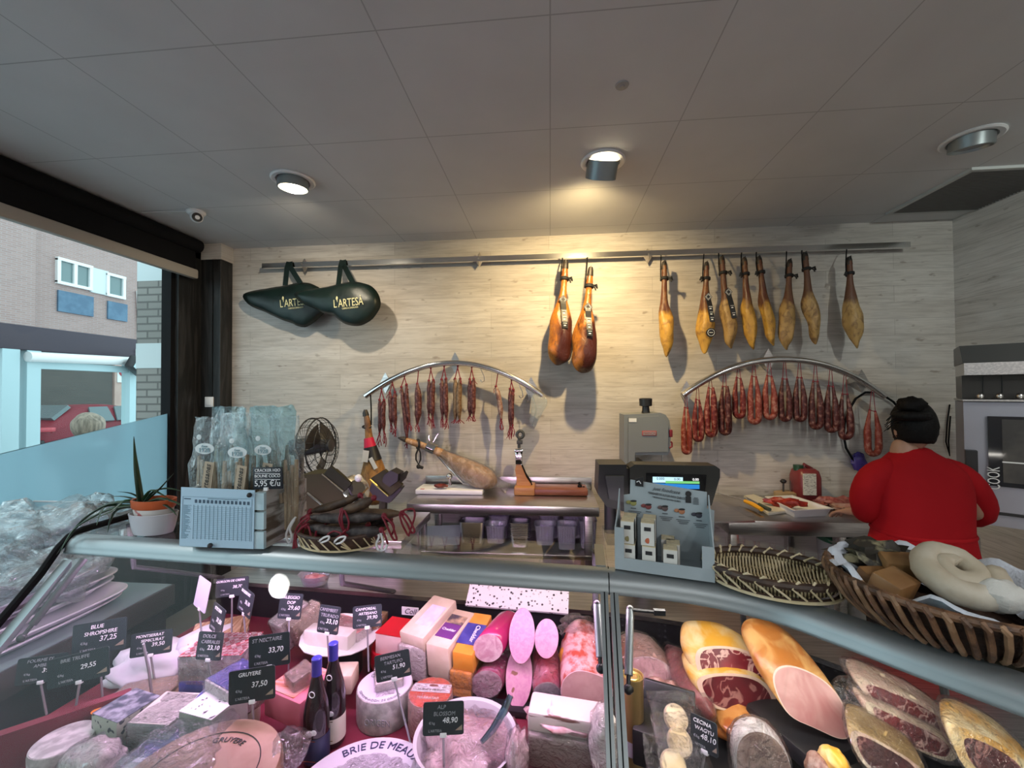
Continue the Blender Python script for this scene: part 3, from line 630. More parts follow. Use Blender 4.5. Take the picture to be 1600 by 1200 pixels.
for i, (x, lab) in enumerate(((756, 'empty steel hook between the stout sausages and the pale one'), (816, 'empty steel hook right of the last dry sausages'), (826, 'empty steel hook beside the hanging plastic bag'))):
    a = P(x, arc1(x), Y=AY) + V((0, 0, -.022)); tag(obj('steel_hook', MB().tube([a + V((.0, 0, .046)), a + V((-.02, .0, .03)), a + V((-.024, 0, 0)), a + V((0, 0, -.05)), a + V((.005, -.01, -.09)), a + V((-.012, -.02, -.10)), a + V((-.025, -.02, -.08))], .0035, 6), M_CHROME), lab, 'hook', 'empty hooks on the left arch')
# ---- looped sausages on the right arch
def chor(x, yt, yb, w, m, label, r=4.7, strands=0, seed=0):
    a = P(x, arc2(x), Y=AY) + V((0, 0, -.02)); t = thing('looped_sausage', label, 'sausage', a, group='red sausages on the right arch')
    A, B = P(x, yt, Y=AY), P(x, yb, Y=AY); hw = S(w / 2, A); rr = S(r, A); zt, zb = A.z, B.z + rr + 0; ho = max(hw - rr, rr * .95)
    rnd = random.Random(seed); pts = []; n = 16
    for i in range(n): q = i / n; pts.append(V((A.x - ho * (.45 + .55 * min(1, q * 2.2)), AY + .004, zt + (zb + ho - zt) * q)))
    for i in range(9): an = pi * i / 8; pts.append(V((A.x - ho * cos(an), AY, zb + ho - ho * sin(an))))
    for i in range(n, 0, -1): q = (i - 1) / n; pts.append(V((A.x + ho * (.45 + .55 * min(1, q * 2.2)), AY - .006, zt - .01 * rnd.random() + (zb + ho - zt) * q)))
    obj('sausage_loop', slink(MB(), pts, rr), m, t)
    if strands:
        pa, pb = V((A.x + .01, AY - .028, zt + .004)), V((A.x - .005 + .02 * rnd.random(), AY - .03, zb + .01)); obj('sausage_link', slink(MB(), [pa.lerp(pb, j / 12) for j in range(13)], rr * .95), m, t)
    st = MB().tube([a + V((-.006, 0, 0)), pts[0] + V((0, 0, .006))], .0024, 5).tube([a + V((.006, 0, 0)), pts[-1] + V((0, 0, .006))], .0024, 5).ball(pts[0], .008, 8).ball(pts[-1], .008, 8)
    st.tube([pts[0], pts[-1]], .003, 5)
    obj('red_string', st, M_RED, t); return t
CH = [(1072, 637, 711, 13, M_CHORL, 'light red narrow sausage loop at the far left end of the right arch', 4.2, 0), (1090, 624, 691, 18, M_CHOR, 'open red sausage loop, second from the left on the right arch', 4.4, 0),
      (1110, 606, 684, 20, M_CHOR, 'cluster of three red sausage strands, third on the right arch', 4.8, 1), (1132, 604, 681, 20, M_CHORD, 'dark red closed sausage loop with a middle strand, fourth on the right arch', 4.8, 1),
      (1154, 590, 655, 20, M_CHOR, 'short open red sausage loop, fifth on the right arch', 4.4, 0), (1178, 588, 664, 21, M_CHORL, 'pale marbled sausage loop left of the arch centre', 4.8, 0),
      (1202, 587, 657, 22, M_CHORL, 'wide pale marbled sausage loop just left of the arch top', 4.8, 0), (1226, 592, 660, 20, M_CHORD, 'dark sausage loop right at the top of the right arch', 4.4, 0),
      (1249, 590, 660, 20, M_CHORD, 'dark sausage loop, second to the right of the arch top', 4.6, 0), (1274, 596, 672, 21, M_CHORD, 'dark marbled sausage loop, third to the right of the arch top', 4.8, 0),
      (1298, 603, 677, 21, M_CHORD, 'dark marbled sausage loop, fourth to the right of the arch top', 4.8, 0), (1320, 616, 688, 22, M_CHORD, 'dark sausage loop low on the right side of the arch, long strings', 4.8, 0), (1363, 641, 714, 24, M_CHORL, 'light red sausage loop alone at the right end, beside the woman', 4.8, 0)]
for i, (x, yt, yb, w_, m, lab, r, s_) in enumerate(CH): chor(x, yt, yb, w_, m, lab, r, s_, i)
# ---- folded plastic bag on the left arch end
t = thing('clear_plastic_bag', 'folded clear plastic bag hanging from the right end of the left arch', 'bag', P(846, 620, Y=AY))
obj('bag_film', pillow([(829, 617), (846, 615), (857, 626), (848, 645), (838, 664), (832, 667), (826, 660), (831, 640)], AY - .02, .02, 5).jitter(.012, 22), M_BAG, t)
obj('fold_seam', MB().tube([P(832, 618, Y=AY - .045), P(838, 640, Y=AY - .05), P(832, 664, Y=AY - .04)], .004, 5), M_BAG, t)
# ---- ham with red band hanging from the left arch
def slug(px, Y, rs, flat=.8, n=14): return MB().tube([P(x, y, Y=Y) for x, y in px], [S(r, P(*px[0], Y=Y)) for r in rs], n)
Yh = 3.0
t = thing('cured_ham', 'ham with a red band and black label hanging behind the meat slicer', 'ham', P(575, 645, Y=Yh))
obj('ham_body', slug([(571, 644), (573, 655), (575, 668), (577, 685), (580, 705), (583, 725), (584, 748), (582, 770), (580, 790)], Yh, [4, 5.5, 6, 6, 9, 15, 22, 25, 16]).jitter(.012, 14), ham_mat('red_band_ham', (.22, .10, .04), (.36, .17, .04), (.08, .035, .018), .10, .9, False, .4), t, sub=1, smooth=180)
obj('hoof', slug([(571, 640), (571, 645), (572, 650)], Yh, [2.5, 4.4, 5]), M_HOOF, t)
obj('rope_tie', MB().tube([P(573 + 6.5 * cos(a_), 667 + 2 * sin(a_), Y=Yh - .02 * sin(a_)) for a_ in [2 * pi * i / 12 for i in range(12)]], .007, 6, closed=True), M_BLKR, t)
obj('hook', MB().tube([P(579, arc1(579) + 4, Y=Yh + .1), P(580, 640, Y=Yh + .01), P(580, 664, Y=Yh)], .006, 6), M_BLKM, t)
obj('red_band', slug([(576, 684), (577, 690), (578.5, 699)], Yh, [7.2, 8, 9.6]), mat('red_label', (.62, .012, .06), .35), t)
obj('black_label', slug([(578.5, 698), (580, 705), (581, 712), (582, 719)], Yh, [9.8, 11, 12.6, 14.5]), M_BLK, t)
obj('tag', MB().box(P(571, 713, Y=Yh - .07), (.045, .004, .085), Matrix.Rotation(.12, 3, 'Y')).box(P(583, 724, Y=Yh - .075), (.03, .004, .09), Matrix.Rotation(-.5, 3, 'Y')), M_WHT, t, smooth=0)
# ---- wall cable loop on the right
c = [(1420, 655), (1408, 642), (1396, 628), (1381, 618), (1366, 613), (1352, 613), (1337, 623), (1327, 640), (1320, 660), (1318, 680), (1322, 700), (1332, 717), (1344, 731), (1352, 745)]
tag(obj('black_cable', MB().tube([P(x, y, Y=3.28) for x, y in c], .008, 8), M_BLKM), 'black cable looping down the plank wall behind the last sausages', 'cable')
c = [(1484, 632), (1480, 660), (1478, 690), (1484, 712), (1482, 690), (1485, 650)]
tag(obj('thin_cord', MB().tube([P(x, y, Y=3.29) for x, y in c], .005, 6), M_BLKM), 'thin dark cord hanging on the wall between the woman and the oven', 'cord')
# ================================================================ work tables and machines against the back wall
TZ = .9; TL = .93
def steel_table(label, x0, x1, y0, y1, z=.9, legs=(), splash=0, shelf=None, fh=.07):
    t = thing('steel_work_table', label, 'table', ((x0 + x1) / 2, (y0 + y1) / 2, 0))
    obj('table_top', bx2((x0, y0, z - fh), (x1, y1, z), .006), M_STEEL, t)
    if splash: obj('backsplash', bx2((x0 - .02, y1 - .015, z), (x1, y1, z + splash), .002), M_STEEL, t)
    for lx in legs:
        for ly in (y0 + .05, y1 - .06): obj('leg', bx2((lx - .025, ly - .025, 0), (lx + .025, ly + .025, z - fh), .004), M_STEEL, t)
    if shelf: obj('under_shelf', bx2((x0 + .02, y0 + .02, shelf - .03), (x1 - .02, y1 - .02, shelf), .003), M_STEEL, t)
    return t
SHZ = .60; e0_, e1_ = P(635, 787, Z=TL), P(936, 791, Z=TL)
steel_table('steel work table with the ham stands, a backsplash and a low shelf', e0_.x, e1_.x, e0_.y, 3.295, z=TL, legs=(e0_.x + .10, e1_.x - .07), splash=.09, shelf=SHZ, fh=.065)
# ---- ham in a white based stand
q0, q1, q2 = P(648, 773, Z=TL), P(752, 774, Z=TL), P(757, 757, Z=TL + .035)
t = thing('ham_stand', 'ham stand with a white board and a steel arm holding the wrapped ham', 'ham stand', ((q0.x + q1.x) / 2, q0.y + .12, TL))
yb_ = q0.y + .01
obj('white_board', bx2((q0.x, yb_, TL + .001), (q1.x + .01, yb_ + .2, TL + .036), .006), M_WPL, t)
YA = yb_ + .10
cl = P(678, 699, Y=YA); HD = (P(775, 752, Y=YA) - P(628, 686, Y=YA)).normalized()
obj('steel_arm', MB().tube([P(676, 703, Y=YA), P(700, 730, Y=YA), P(724, 755, Y=YA), P(750, 758, Y=YA)], .009, 8), M_CHROME, t)
ck = obj('clamp', MB().lathe([(.034, -.035), (.046, -.035), (.046, .035), (.034, .035)], P(674, 700, Y=YA), 20, axis=HD, cap=False), M_CHROME, t)
obj('clamp_screw', MB().tube([P(673, 692, Y=YA), P(670, 684, Y=YA), P(671, 680, Y=YA)], .006, 6).tube([P(677, 691, Y=YA), P(682, 682, Y=YA), P(685, 677, Y=YA)], .006, 6), M_CHROME, ck)
obj('knob', MB().ball(P(702, 744, Y=YA - .03), .024, 16).cyl(P(702, 748, Y=YA - .03), P(704, 758, Y=YA - .03), .012), M_CHROME, t)
obj('end_stop', MB().cyl(P(750, 752, Y=YA), P(750, 759, Y=YA), .014), M_WPL, t)
obj('board_print', MB().box(P(660, 764, Z=TL + .037), (.03, .02, .001)), mat('print_red', (.5, .1, .1), .5), t, smooth=0)
t = thing('cured_ham', 'half sliced ham in clear film clamped in the white based stand', 'ham', P(700, 760, Y=YA))
pth = [(632, 687), (640, 690), (650, 693), (662, 697), (674, 702), (686, 706), (694, 711), (706, 719), (720, 728), (735, 737), (750, 745), (763, 750), (772, 753), (777, 754)]
rr = [3.5, 5, 5.5, 5.2, 5.6, 6.6, 6.5, 10, 14, 17.5, 18.5, 16, 10, 3]
obj('ham_body', slug(pth, YA, rr, n=18).jitter(.008, 16), ham_mat('wrapped_ham', (.36, .19, .08), (.52, .30, .10), (.70, .48, .34), .02, .4, False, .3), t, sub=1, smooth=180)
obj('film_wrap', slug([(690, 708)] + pth[7:] + [(782, 756), (788, 760), (793, 764)], YA, [7.5, 11, 15, 18.6, 19.6, 17.4, 12, 6, 6, 7, 9], n=18).jitter(.010, 30), M_FILMP, t, smooth=180)
obj('hoof', slug([(622, 684), (627, 685), (634, 687)], YA, [1, 3.2, 4.6]), M_HOOF, t)
obj('rope_tie', MB().tube([P(653 + 2 * sin(a_), 694 + 7 * cos(a_), Y=YA - .035 * sin(a_)) for a_ in [2 * pi * i / 12 for i in range(12)]], .009, 6, closed=True).tube([P(x, y, Y=YA - .04) for x, y in ((654, 700), (650, 710), (650, 718), (654, 726), (657, 718), (657, 708), (654, 700))], .007, 6).ball(P(654, 729, Y=YA - .04), .018, 8).tube([P(654, 729, Y=YA - .04), P(661, 731, Y=YA - .04)], .012, 6), M_BLKR, t)
M_MEATR = mat('dark_red_meat', (.10, .012, .012), .4, col2=(.24, .04, .03), scale=30, bump=.4, bscale=60)
tag(obj('meat_trimming', MB().ball(P(689, 759, Y=YA - .07), (.055, .03, .014), 14, jit=.3).jitter(.006, 40), M_MEATR), 'dark red meat trimming on the white ham stand board', 'meat')
# ---- empty wooden stand
M_WDO = mat('orange_wood', (.36, .15, .05), .4, col2=(.46, .22, .08), scale=5, stretch=(1, 8, 8)); M_WDR = mat('reddish_wood', (.16, .045, .022), .35, col2=(.24, .08, .04), scale=5, stretch=(1, 8, 8))
a0, a1, a2 = P(803, 775, Z=TL), P(835, 776, Z=TL), P(918, 773, Z=TL)
t = thing('ham_stand', 'empty wooden ham stand with an upright post and black handle', 'ham stand', ((a0.x + a2.x) / 2, a0.y + .1, TL))
obj('base_board', bx2((a1.x - .01, a0.y + .02, TL + .001), (a2.x, a0.y + .2, TL + .05), .012), M_WDR, t); obj('post_block', bx2((a0.x, a0.y + .01, TL + .001), (a1.x, a0.y + .2, TL + .06), .006), M_WDO, t)
YS = a0.y + .1
obj('curved_post', MB().prism([((x - 806) * .0047, (768 - y) * .0047) for x, y in ((808, 768), (807, 748), (805, 736), (807, 725), (813, 724), (817, 734), (823, 748), (830, 758), (832, 768))], P(806, 766, Y=YS - .025), (1, 0, 0), (0, 0, 1), (0, .05, 0)), M_WDO, t, smooth=0)
obj('strap_edge', MB().tube([P(x, y, Y=YS) for x, y in ((815, 726), (821, 740), (829, 753), (832, 764), (826, 766), (820, 766))], .008, 6), M_BLKM, t)
k = obj('clamp', MB().box(P(811, 715, Y=YS), (.055, .05, .11), bev=.01).box(P(811, 704, Y=YS), (.07, .06, .03), bev=.01), M_CHROME, t)
obj('screw_dots', MB().ball(P(808, 708, Y=YS - .03), .007, 6).ball(P(815, 708, Y=YS - .03), .007, 6).box(P(810, 722, Y=YS - .02), (.04, .02, .03)), M_BLKM, k)
obj('ring_handle', MB().tube([P(813 + 5 * cos(a_), 679 + 5.5 * sin(a_), Y=YS) for a_ in [2 * pi * i / 14 for i in range(14)]], .012, 8, closed=True).tube([P(811, 685, Y=YS), P(811, 700, Y=YS)], .012, 8).box(P(812, 691, Y=YS), (.045, .03, .03), bev=.006), M_DGREY, t)
obj('board_knob', MB().tube([P(880, 763, Y=YS), P(900, 763, Y=YS)], .005, 6).ball(P(906, 760, Y=YS), .018, 10).ball(P(905, 755, Y=YS), .010, 8).ball(P(912, 762, Y=YS), .012, 8), M_BLKM, t)
# ---- containers on the low shelf
M_FOIL = mat('foil_container', (.62, .60, .66), .22, 1, bump=.2, bscale=80); M_CLR = glass('clear_container', (.80, .78, .92), .08, .16, 1.6, .3, 60, milk=.16)
def tub(name, label, x0, x1, yb, yt, Y, m, open_=True, ribs=0, stack=0, group=None, dep=.14):
    a, b = P(x0, yb, Y=Y), P(x1, yb, Y=Y); zt = P(x0, yt, Y=Y).z; zb = max(SHZ + .001, min(a.z, zt - .03)); w = b.x - a.x; cx = (a.x + b.x) / 2; h = zt - zb
    t = thing(name, label, 'container', (cx, Y + dep / 2, zb), group=group)
    def rr_(w_, d_, z_, k=.22):
        r_ = min(w_, d_) * k; out = []
        for sx, sy, a0_ in ((1, 1, 0), (-1, 1, 90), (-1, -1, 180), (1, -1, 270)):
            for i in range(5): an = RAD(a0_ + i * 22.5); out.append(V((cx + sx * (w_ / 2 - r_) + r_ * cos(an), Y + dep / 2 + sy * (d_ / 2 - r_) + r_ * sin(an), z_)))
        return out
    wo = MB().loft([rr_(w * .8, dep * .8, zb), rr_(w * .97, dep * .97, zt - .006), rr_(w * 1.04, dep * 1.04, zt), rr_(w * .93, dep * .93, zt - .004), rr_(w * .78, dep * .78, zb + .006)])
    obj('tub_wall', wo, m, t, smooth=50)
    if ribs:
        for i in range(ribs): x = cx - w * .34 + w * .68 * i / (ribs - 1); obj('rib', MB().tube([(x, Y + .012, zb + .01), (x, Y - .002, zt - .012)], .004, 5), m, t)
    if stack:
        for i in range(stack):
            z_ = zt + .010 + i * .012 - stack * .012; obj('stacked_rim', MB().loft([rr_(w * 1.05, dep * 1.05, z_), rr_(w * 1.07, dep * 1.07, z_ + .003), rr_(w * 1.05, dep * 1.05, z_ + .005)], False), m, t)
    return t
tub('foil_container', 'single oval foil container on the low shelf, left of the stacked foil trays', 716, 757, 849, 816, 2.84, M_FOIL)
tub('foil_container', 'stack of foil trays on the low shelf under the steel table', 795, 828, 856, 818, 2.84, M_FOIL, stack=9)
tub('clear_container', 'dark clear plastic tub between the foil container and the foil stack', 757, 790, 850, 822, 2.87, M_CLR, ribs=6)
tub('clear_container', 'upright clear lidded tub, front row, right of the foil stack', 835, 868, 853, 822, 2.85, M_CLR, ribs=5)
tub('clear_container', 'taller clear tub, front row, second right of the foil stack', 870, 902, 860, 822, 2.83, M_CLR, ribs=7)
tub('clear_container', 'clear tub at the right end of the low shelf', 905, 934, 858, 815, 2.89, M_CLR, ribs=5)
tub('clear_container', 'tall clear tub in the back row behind the dark clear tub', 762, 796, 842, 806, 3.01, M_CLR, ribs=0)
tub('clear_container', 'tall clear tub in the back row behind the lidded tub', 842, 876, 842, 805, 3.01, M_CLR, ribs=6)
tub('clear_container', 'tall clear tub in the back row near the right table leg', 880, 914, 842, 805, 3.01, M_CLR, ribs=6)
q = P(690, 838, Y=2.95)
tag(obj('paper_sheets', MB().box(q + V((0, .02, 0)), (.27, .17, .012), Matrix.Rotation(RAD(32), 3, 'X') @ Matrix.Rotation(.08, 3, 'Z'))
    , mat('bluish_paper', (.42, .47, .50), .7)), 'stack of grey blue paper sheets leaning at the left end of the low shelf', 'paper')
# ---- meat slicer on its own table
steel_table('steel table under the meat slicer, mostly hidden behind the sausage tray', -1.70, -.80, 2.16, 2.70, legs=(-1.62, -.88), fh=.05)
M_SLC = mat('slicer_grey_brown', (.060, .052, .030), .65, 0, .12); M_SLD = mat('slicer_dark', (.036, .035, .024), .6, 0, .12)
YL = 2.32
t = thing('meat_slicer', 'dark grey meat slicer with a tilted black carriage behind the sausages', 'meat slicer', (-1.2, 2.35, TZ))
def slab(px, Y, dy, th=0): # photo outline -> solid of depth dy
    pts = [P(x, y, Y=Y) for x, y in px]; n = len(pts); m = MB(); m.add(pts + [p + V((0, dy, th)) for p in pts], [tuple(range(n)), tuple(range(n, 2 * n))[::-1]] + [(i, (i + 1) % n, n + (i + 1) % n, n + i) for i in range(n)]); return m
obj('base_housing', slab([(470, 742), (505, 740), (556, 785), (560, 830), (470, 830)], YL, .16), M_SLC, t, smooth=0)
obj('guard_plate', slab([(505, 742), (516, 728), (549, 756), (536, 770)], YL - .03, .02), M_SLD, t, smooth=0)
obj('gauge_edge', MB().tube([P(480, 770, Y=YL - .01), P(513, 797, Y=YL - .01)], .006, 5).tube([P(503, 741, Y=YL - .04), P(536, 768, Y=YL - .04)], .004, 5), M_STEEL, t)
bc = P(556, 765, Y=YL + .05); ax = V((.8, -.45, .45)).normalized()
obj('blade', MB().lathe([(.001, 0), (.08, 0), (.09, .006), (.08, .012), (.001, .012)], bc, 36, axis=ax), M_CHROME, t)
obj('blade_cover', MB().lathe([(.001, .02), (.05, .02), (.055, .012)], bc, 24, axis=ax, cap=False), M_DGREY, t)
obj('knob', MB().ball(P(560, 747, Y=YL), .022, 12), M_WPL, t)
ct = obj('carriage', slab([(577, 766), (583, 746), (609, 758), (628, 762), (621, 772), (608, 786), (588, 782)], YL - .04, .05), M_BLK, t, smooth=0)
obj('carriage_tray', slab([(578, 748), (600, 734), (628, 758), (608, 776)], YL - .06, .03), M_SLC, t, smooth=0)
obj('tray_edge_glint', MB().tube([P(578, 749, Y=YL - .07), P(607, 775, Y=YL - .07)], .0055, 5).tube([P(566, 771, Y=YL - .07), P(575, 762, Y=YL - .07)], .005, 5), M_GOLD, t)  # gold colour stands in for warm light caught on the tray edges
obj('pusher_block', slab([(597, 753), (600, 742), (610, 735), (622, 741), (621, 752), (609, 761)], YL - .09, .09), M_BLK, t, smooth=0)
obj('hand_guard', slab([(622, 745), (634, 736), (637, 738), (633, 748), (624, 757)], YL - .05, .015), M_SLD, t, smooth=0)
obj('carriage_arm', MB().tube([P(600, 770, Y=YL), P(598, 800, Y=YL), P(590, 830, Y=YL)], .025, 8), M_SLD, t)
# ---- fan
fc = P(500, 697, Y=2.62); fa = V((1, .0, .05)).normalized(); fr = S(44, fc)
t = thing('fan', 'black wire cage fan standing behind the bread sticks', 'fan', (fc.x - .08, fc.y + .08, TZ))
e1 = fa.cross(V((0, 0, 1))).normalized(); e2 = e1.cross(fa)
cg = MB()
for r_, d_ in ((1, 0), (1, .06), (.82, .10), (.6, .115), (.35, .12), (.16, .12), (.7, -.05)): cg.tube([fc + (e1 * cos(a_) + e2 * sin(a_)) * fr * r_ + fa * (d_ - .05) for a_ in [2 * pi * i / 36 for i in range(36)]], .005 if r_ == 1 else .0022, 5, closed=True)
for i in range(28):
    a_ = 2 * pi * i / 28; u_ = e1 * cos(a_) + e2 * sin(a_); cg.tube([fc + u_ * fr * .15 + fa * .07, fc + u_ * fr * .6 + fa * .062, fc + u_ * fr * .85 + fa * .045, fc + u_ * fr + fa * .01, fc + u_ * fr - fa * .05, fc + u_ * fr * .7 - fa * .10, fc + u_ * fr * .2 - fa * .11], .0017, 4)
obj('wire_cage', cg, M_BLK, t)
for i in range(3):
    a0_ = 2 * pi * i / 3 + .5; bl = MB()
    bl.grid(lambda u, v: fc + (e1 * cos(a0_ + (v - .5) * 1.3 * (.6 + .5 * u)) + e2 * sin(a0_ + (v - .5) * 1.3 * (.6 + .5 * u))) * fr * (.12 + .74 * u) + fa * ((v - .5) * .05), 6, 6)
    obj('blade', bl.thick(.004), mat('fan_blade', (.06, .055, .05), .4) if not i else bpy.data.materials['fan_blade'], t)
obj('hub', MB().lathe([(.001, .085), (.04, .08), (.045, .0), (.06, -.10), (.05, -.2), (.001, -.21)], fc, 20, axis=fa, cap=False), M_DGREY, t)
sb = fc - fa * .14; obj('stand', MB().tube([sb, sb + V((0, 0, -.12)), V((sb.x, sb.y, TZ + .02))], [.03, .02, .02], 12).lathe([(.11, 0), (.11, .012), (.03, .03)], (sb.x, sb.y, TZ + .001), 28), M_BLK, t)
# ---- bone saw
YS = 2.95; M_SAW = mat('hammered_grey_paint', (.23, .245, .25), .42, .3, bump=.2, bscale=200)
t = thing('bone_saw', 'grey band saw for bones with a black knob on top', 'bone saw', (.67, YS + .12, 0))
pts = [(975, 648), (1032, 645), (1040, 648), (1046, 657), (1048, 670), (1048, 700), (1044, 711), (993, 711), (993, 750), (975, 750)]
obj('saw_head', slab(pts, YS, .2), M_SAW, t, smooth=0); obj('side_cover', slab([(982, 652), (1030, 650), (1038, 653), (1044, 664), (1044, 706), (992, 707), (992, 745), (982, 745)], YS - .015, .015), M_SAW, t, smooth=0)
obj('column', bx2((P(978, 700, Y=YS).x, YS + .02, 0), (P(993, 700, Y=YS).x + .06, YS + .2, 1.2)), M_SAW, t, smooth=0)
obj('saw_table', bx2((.46, YS - .1, .95), (.95, YS + .25, 1.0), .005), M_STEEL, t)
obj('knob', MB().lathe([(.030, 0), (.026, .02), (.024, .045), (.044, .05), (.046, .1), (.036, .105), (.001, .106)], P(1009, 645, Y=YS + .06), 12), M_BLK, t)
bd = obj('badge', MB().box(P(1014.5, 677, Y=YS - .018), (.098, .004, .034), bev=.0018), mat('badge_red', (.38, .05, .05), .45), t)
obj('badge_face', MB().box(P(1014.5, 677, Y=YS - .0205), (.086, .003, .024)), mat('badge_grey', (.30, .30, .30), .5), bd, smooth=0)
txt('MAINCA', P(1014.5, 677, Y=YS - .0225), (1, 0, 0), (0, 0, 1), .018, bpy.data.materials['badge_red'], bd, wmax=.08)
obj('sticker', MB().box(P(988.5, 656.5, Y=YS - .017), (.052, .003, .026)), M_WHT, t, smooth=0)
obj('latch', MB().tube([P(1048, 690, Y=YS), P(1050, 692, Y=YS), P(1050, 698, Y=YS), P(1046, 700, Y=YS)], .006, 6).box(P(1048, 677, Y=YS), (.02, .03, .05), bev=.004), M_RED, t)
obj('saw_blade', bx2((P(1040, 711, Y=YS).x - .002, YS + .08, 1.0), (P(1040, 711, Y=YS).x + .002, YS + .1, 1.26)), M_CHROME, t, smooth=0)
tag(obj('meat_cut', MB().ball((P(1031, 722, Y=YS).x, YS + .06, 1.09), (.07, .05, .10), 16, jit=.25).jitter(.01, 18), mat('raw_meat', (.30, .11, .09), .45, col2=(.42, .2, .16), scale=14, stretch=(3, 3, .6))), 'reddish meat cut standing on the bone saw table', 'meat')
# ---- right work table and what lies on it
steel_table('long steel work table on the right with a red canister and trays on it', 1.085, 2.30, 2.655, 3.295, legs=(1.13, 1.75), fh=.09)
t = obj('slanted_tray', MB().prism([(0, 0), (.34, 0), (.34, .012), (.012, .012), (.0, .10), (-.012, .10)], P(1100, 800, Y=2.62), V((1, .0, 0)), V((.0, 0, 1)), V((0, .42, .0))), M_STEEL, smooth=0)
t.location = V((1.02, 2.80, TZ + .002)); t.rotation_euler = (0, 0, .12)
tag(t, 'dark steel tray with a raised lip at the left end of the right table', 'tray')
M_CRM = mat('cream_board', (.62, .58, .48), .5, col2=(.68, .65, .56), scale=6)
def flat(px, z, h, m, name, label, cat, bev=0, **kw):
    pts = [P(x, y, Z=z) for x, y in px]; n = len(pts); mm = MB().add([p for p in pts] + [p + V((0, 0, h)) for p in pts], [tuple(range(n)), tuple(range(n, 2 * n))[::-1]] + [(i, (i + 1) % n, n + (i + 1) % n, n + i) for i in range(n)])
    if bev: bmesh.ops.bevel(mm.b, geom=mm.b.edges[:], offset=bev, segments=2, affect='EDGES')
    return tag(obj(name, mm, m, **kw), label, cat)
flat([(1162, 778), (1178, 776), (1238, 801), (1200, 806)], TZ + .001, .02, M_CRM, 'cutting_board', 'cream cutting board with a yellow handled knife on the right table', 'cutting board', .004)
t = thing('knife', 'yellow handled knife lying on the cream cutting board', 'knife', P(1180, 788, Z=TZ + .03))
obj('handle', MB().tube([P(1164, 783, Z=TZ + .034), P(1176, 788, Z=TZ + .034), P(1190, 796, Z=TZ + .034)], [.012, .015, .013], 8), mat('yellow_handle', (.85, .40, .02), .4), t)
obj('blade', MB().prism([(0, -.012), (.24, .0), (.22, .016), (0, .014)], P(1164, 782, Z=TZ + .034), (-.5, .86, 0), (.86, .5, 0), (0, 0, .003)), M_CHROME, t, smooth=0)
t = thing('sharpening_steel', 'dark green handled sharpening steel beside the yellow knife', 'sharpening steel', P(1190, 788, Z=TZ + .03))
obj('handle', MB().tube([P(1186, 788, Z=TZ + .036), P(1203, 796, Z=TZ + .036)], .011, 8), mat('green_grey_handle', (.06, .08, .06), .5), t); obj('rod', MB().tube([P(1186, 788, Z=TZ + .036), P(1167, 778, Z=TZ + .036)], .006, 6), M_STEEL, t)
# white tray with red meat
t = thing('meat_tray', 'white plastic tray holding red chopped meat on the right table', 'tray', P(1250, 792, Z=TZ))
ou = [P(*a_, Z=TZ + .055) for a_ in ((1195, 776), (1238, 774), (1303, 795), (1241, 798))]; c = sum(ou, V()) / 4
def sc_(k, z): return [V((c.x + (p.x - c.x) * k, c.y + (p.y - c.y) * k, z)) for p in ou]
obj('tray_shell', MB().loft([sc_(.80, TZ + .001), sc_(.93, TZ + .05), sc_(1.0, TZ + .053), sc_(1.0, TZ + .057), sc_(.90, TZ + .055), sc_(.78, TZ + .008)]), M_WPL, t, smooth=20)
m_ = mat('chopped_red_meat', (.22, .012, .010), .35, col2=(.40, .04, .02), scale=30, bump=.6, bscale=70)
tag(obj('chopped_meat', MB().ball(c + V((-.06, .01, -.005)), (.11, .04, .03), 18, rot=-.4, jit=.5).jitter(.016, 24), m_), 'heap of red chopped meat in the white tray', 'meat')
# canister
pc = P(1271, 786, Z=TZ); cw = S(19, pc) * .9
t = thing('canister', 'translucent red canister with a dark green cap and white label', 'canister', (pc.x, pc.y + .09, TZ))
def rect(w_, d_, z_, k=.25, o=(0, 0)):
    r_ = min(w_, d_) * k; return [V((pc.x + o[0] + sx * (w_ / 2 - r_) + r_ * cos(RAD(a0_ + i * 30)), pc.y + .09 + o[1] + sy * (d_ / 2 - r_) + r_ * sin(RAD(a0_ + i * 30)), z_)) for sx, sy, a0_ in ((1, 1, 0), (-1, 1, 90), (-1, -1, 180), (1, -1, 270)) for i in range(4)]
hz = P(1271, 733, Y=pc.y + .05).z
obj('canister_body', MB().loft([rect(2 * cw * .96, .16, TZ + .001), rect(2 * cw, .17, TZ + .02), rect(2 * cw, .17, hz - .06), rect(2 * cw * .9, .14, hz - .015), rect(2 * cw * .7, .1, hz)]), mat('red_plastic', (.16, .02, .025), .35, col2=(.22, .035, .035), scale=3), t, smooth=50)
obj('label', bx(V((pc.x - cw * .3, pc.y - .0005, TZ + .13)), (cw * 1.1, .012, .15), .001), mat('grey_label', (.62, .62, .55), .6, col2=(.3, .3, .27), scale=60, lo=.5, hi=.6, stretch=(1, 1, 3)), t, smooth=0)
obj('cap', MB().cyl(V((pc.x - cw * .6, pc.y + .09, hz - .015)), V((pc.x - cw * .6, pc.y + .09, hz + .022)), .032, n=20), mat('green_cap', (.015, .06, .03), .4), t)
obj('grip', MB().tube([V((pc.x - cw * .25, pc.y + .09, hz - .01)), V((pc.x - .005, pc.y + .09, hz + .025)), V((pc.x + cw * .55, pc.y + .09, hz - .004)), V((pc.x + cw * .8, pc.y + .09, hz - .05))], .014, 8), bpy.data.materials['red_plastic'], t)
flat([(1208, 772), (1222, 769), (1262, 777), (1255, 782)], TZ + .001, .018, M_BLK, 'black_slate', 'black slate board at the wall behind the white tray', 'board')
t = thing('dispenser_pump', 'small black topped pump standing at the wall behind the trays', 'pump', P(1224, 770, Z=TZ + .02))
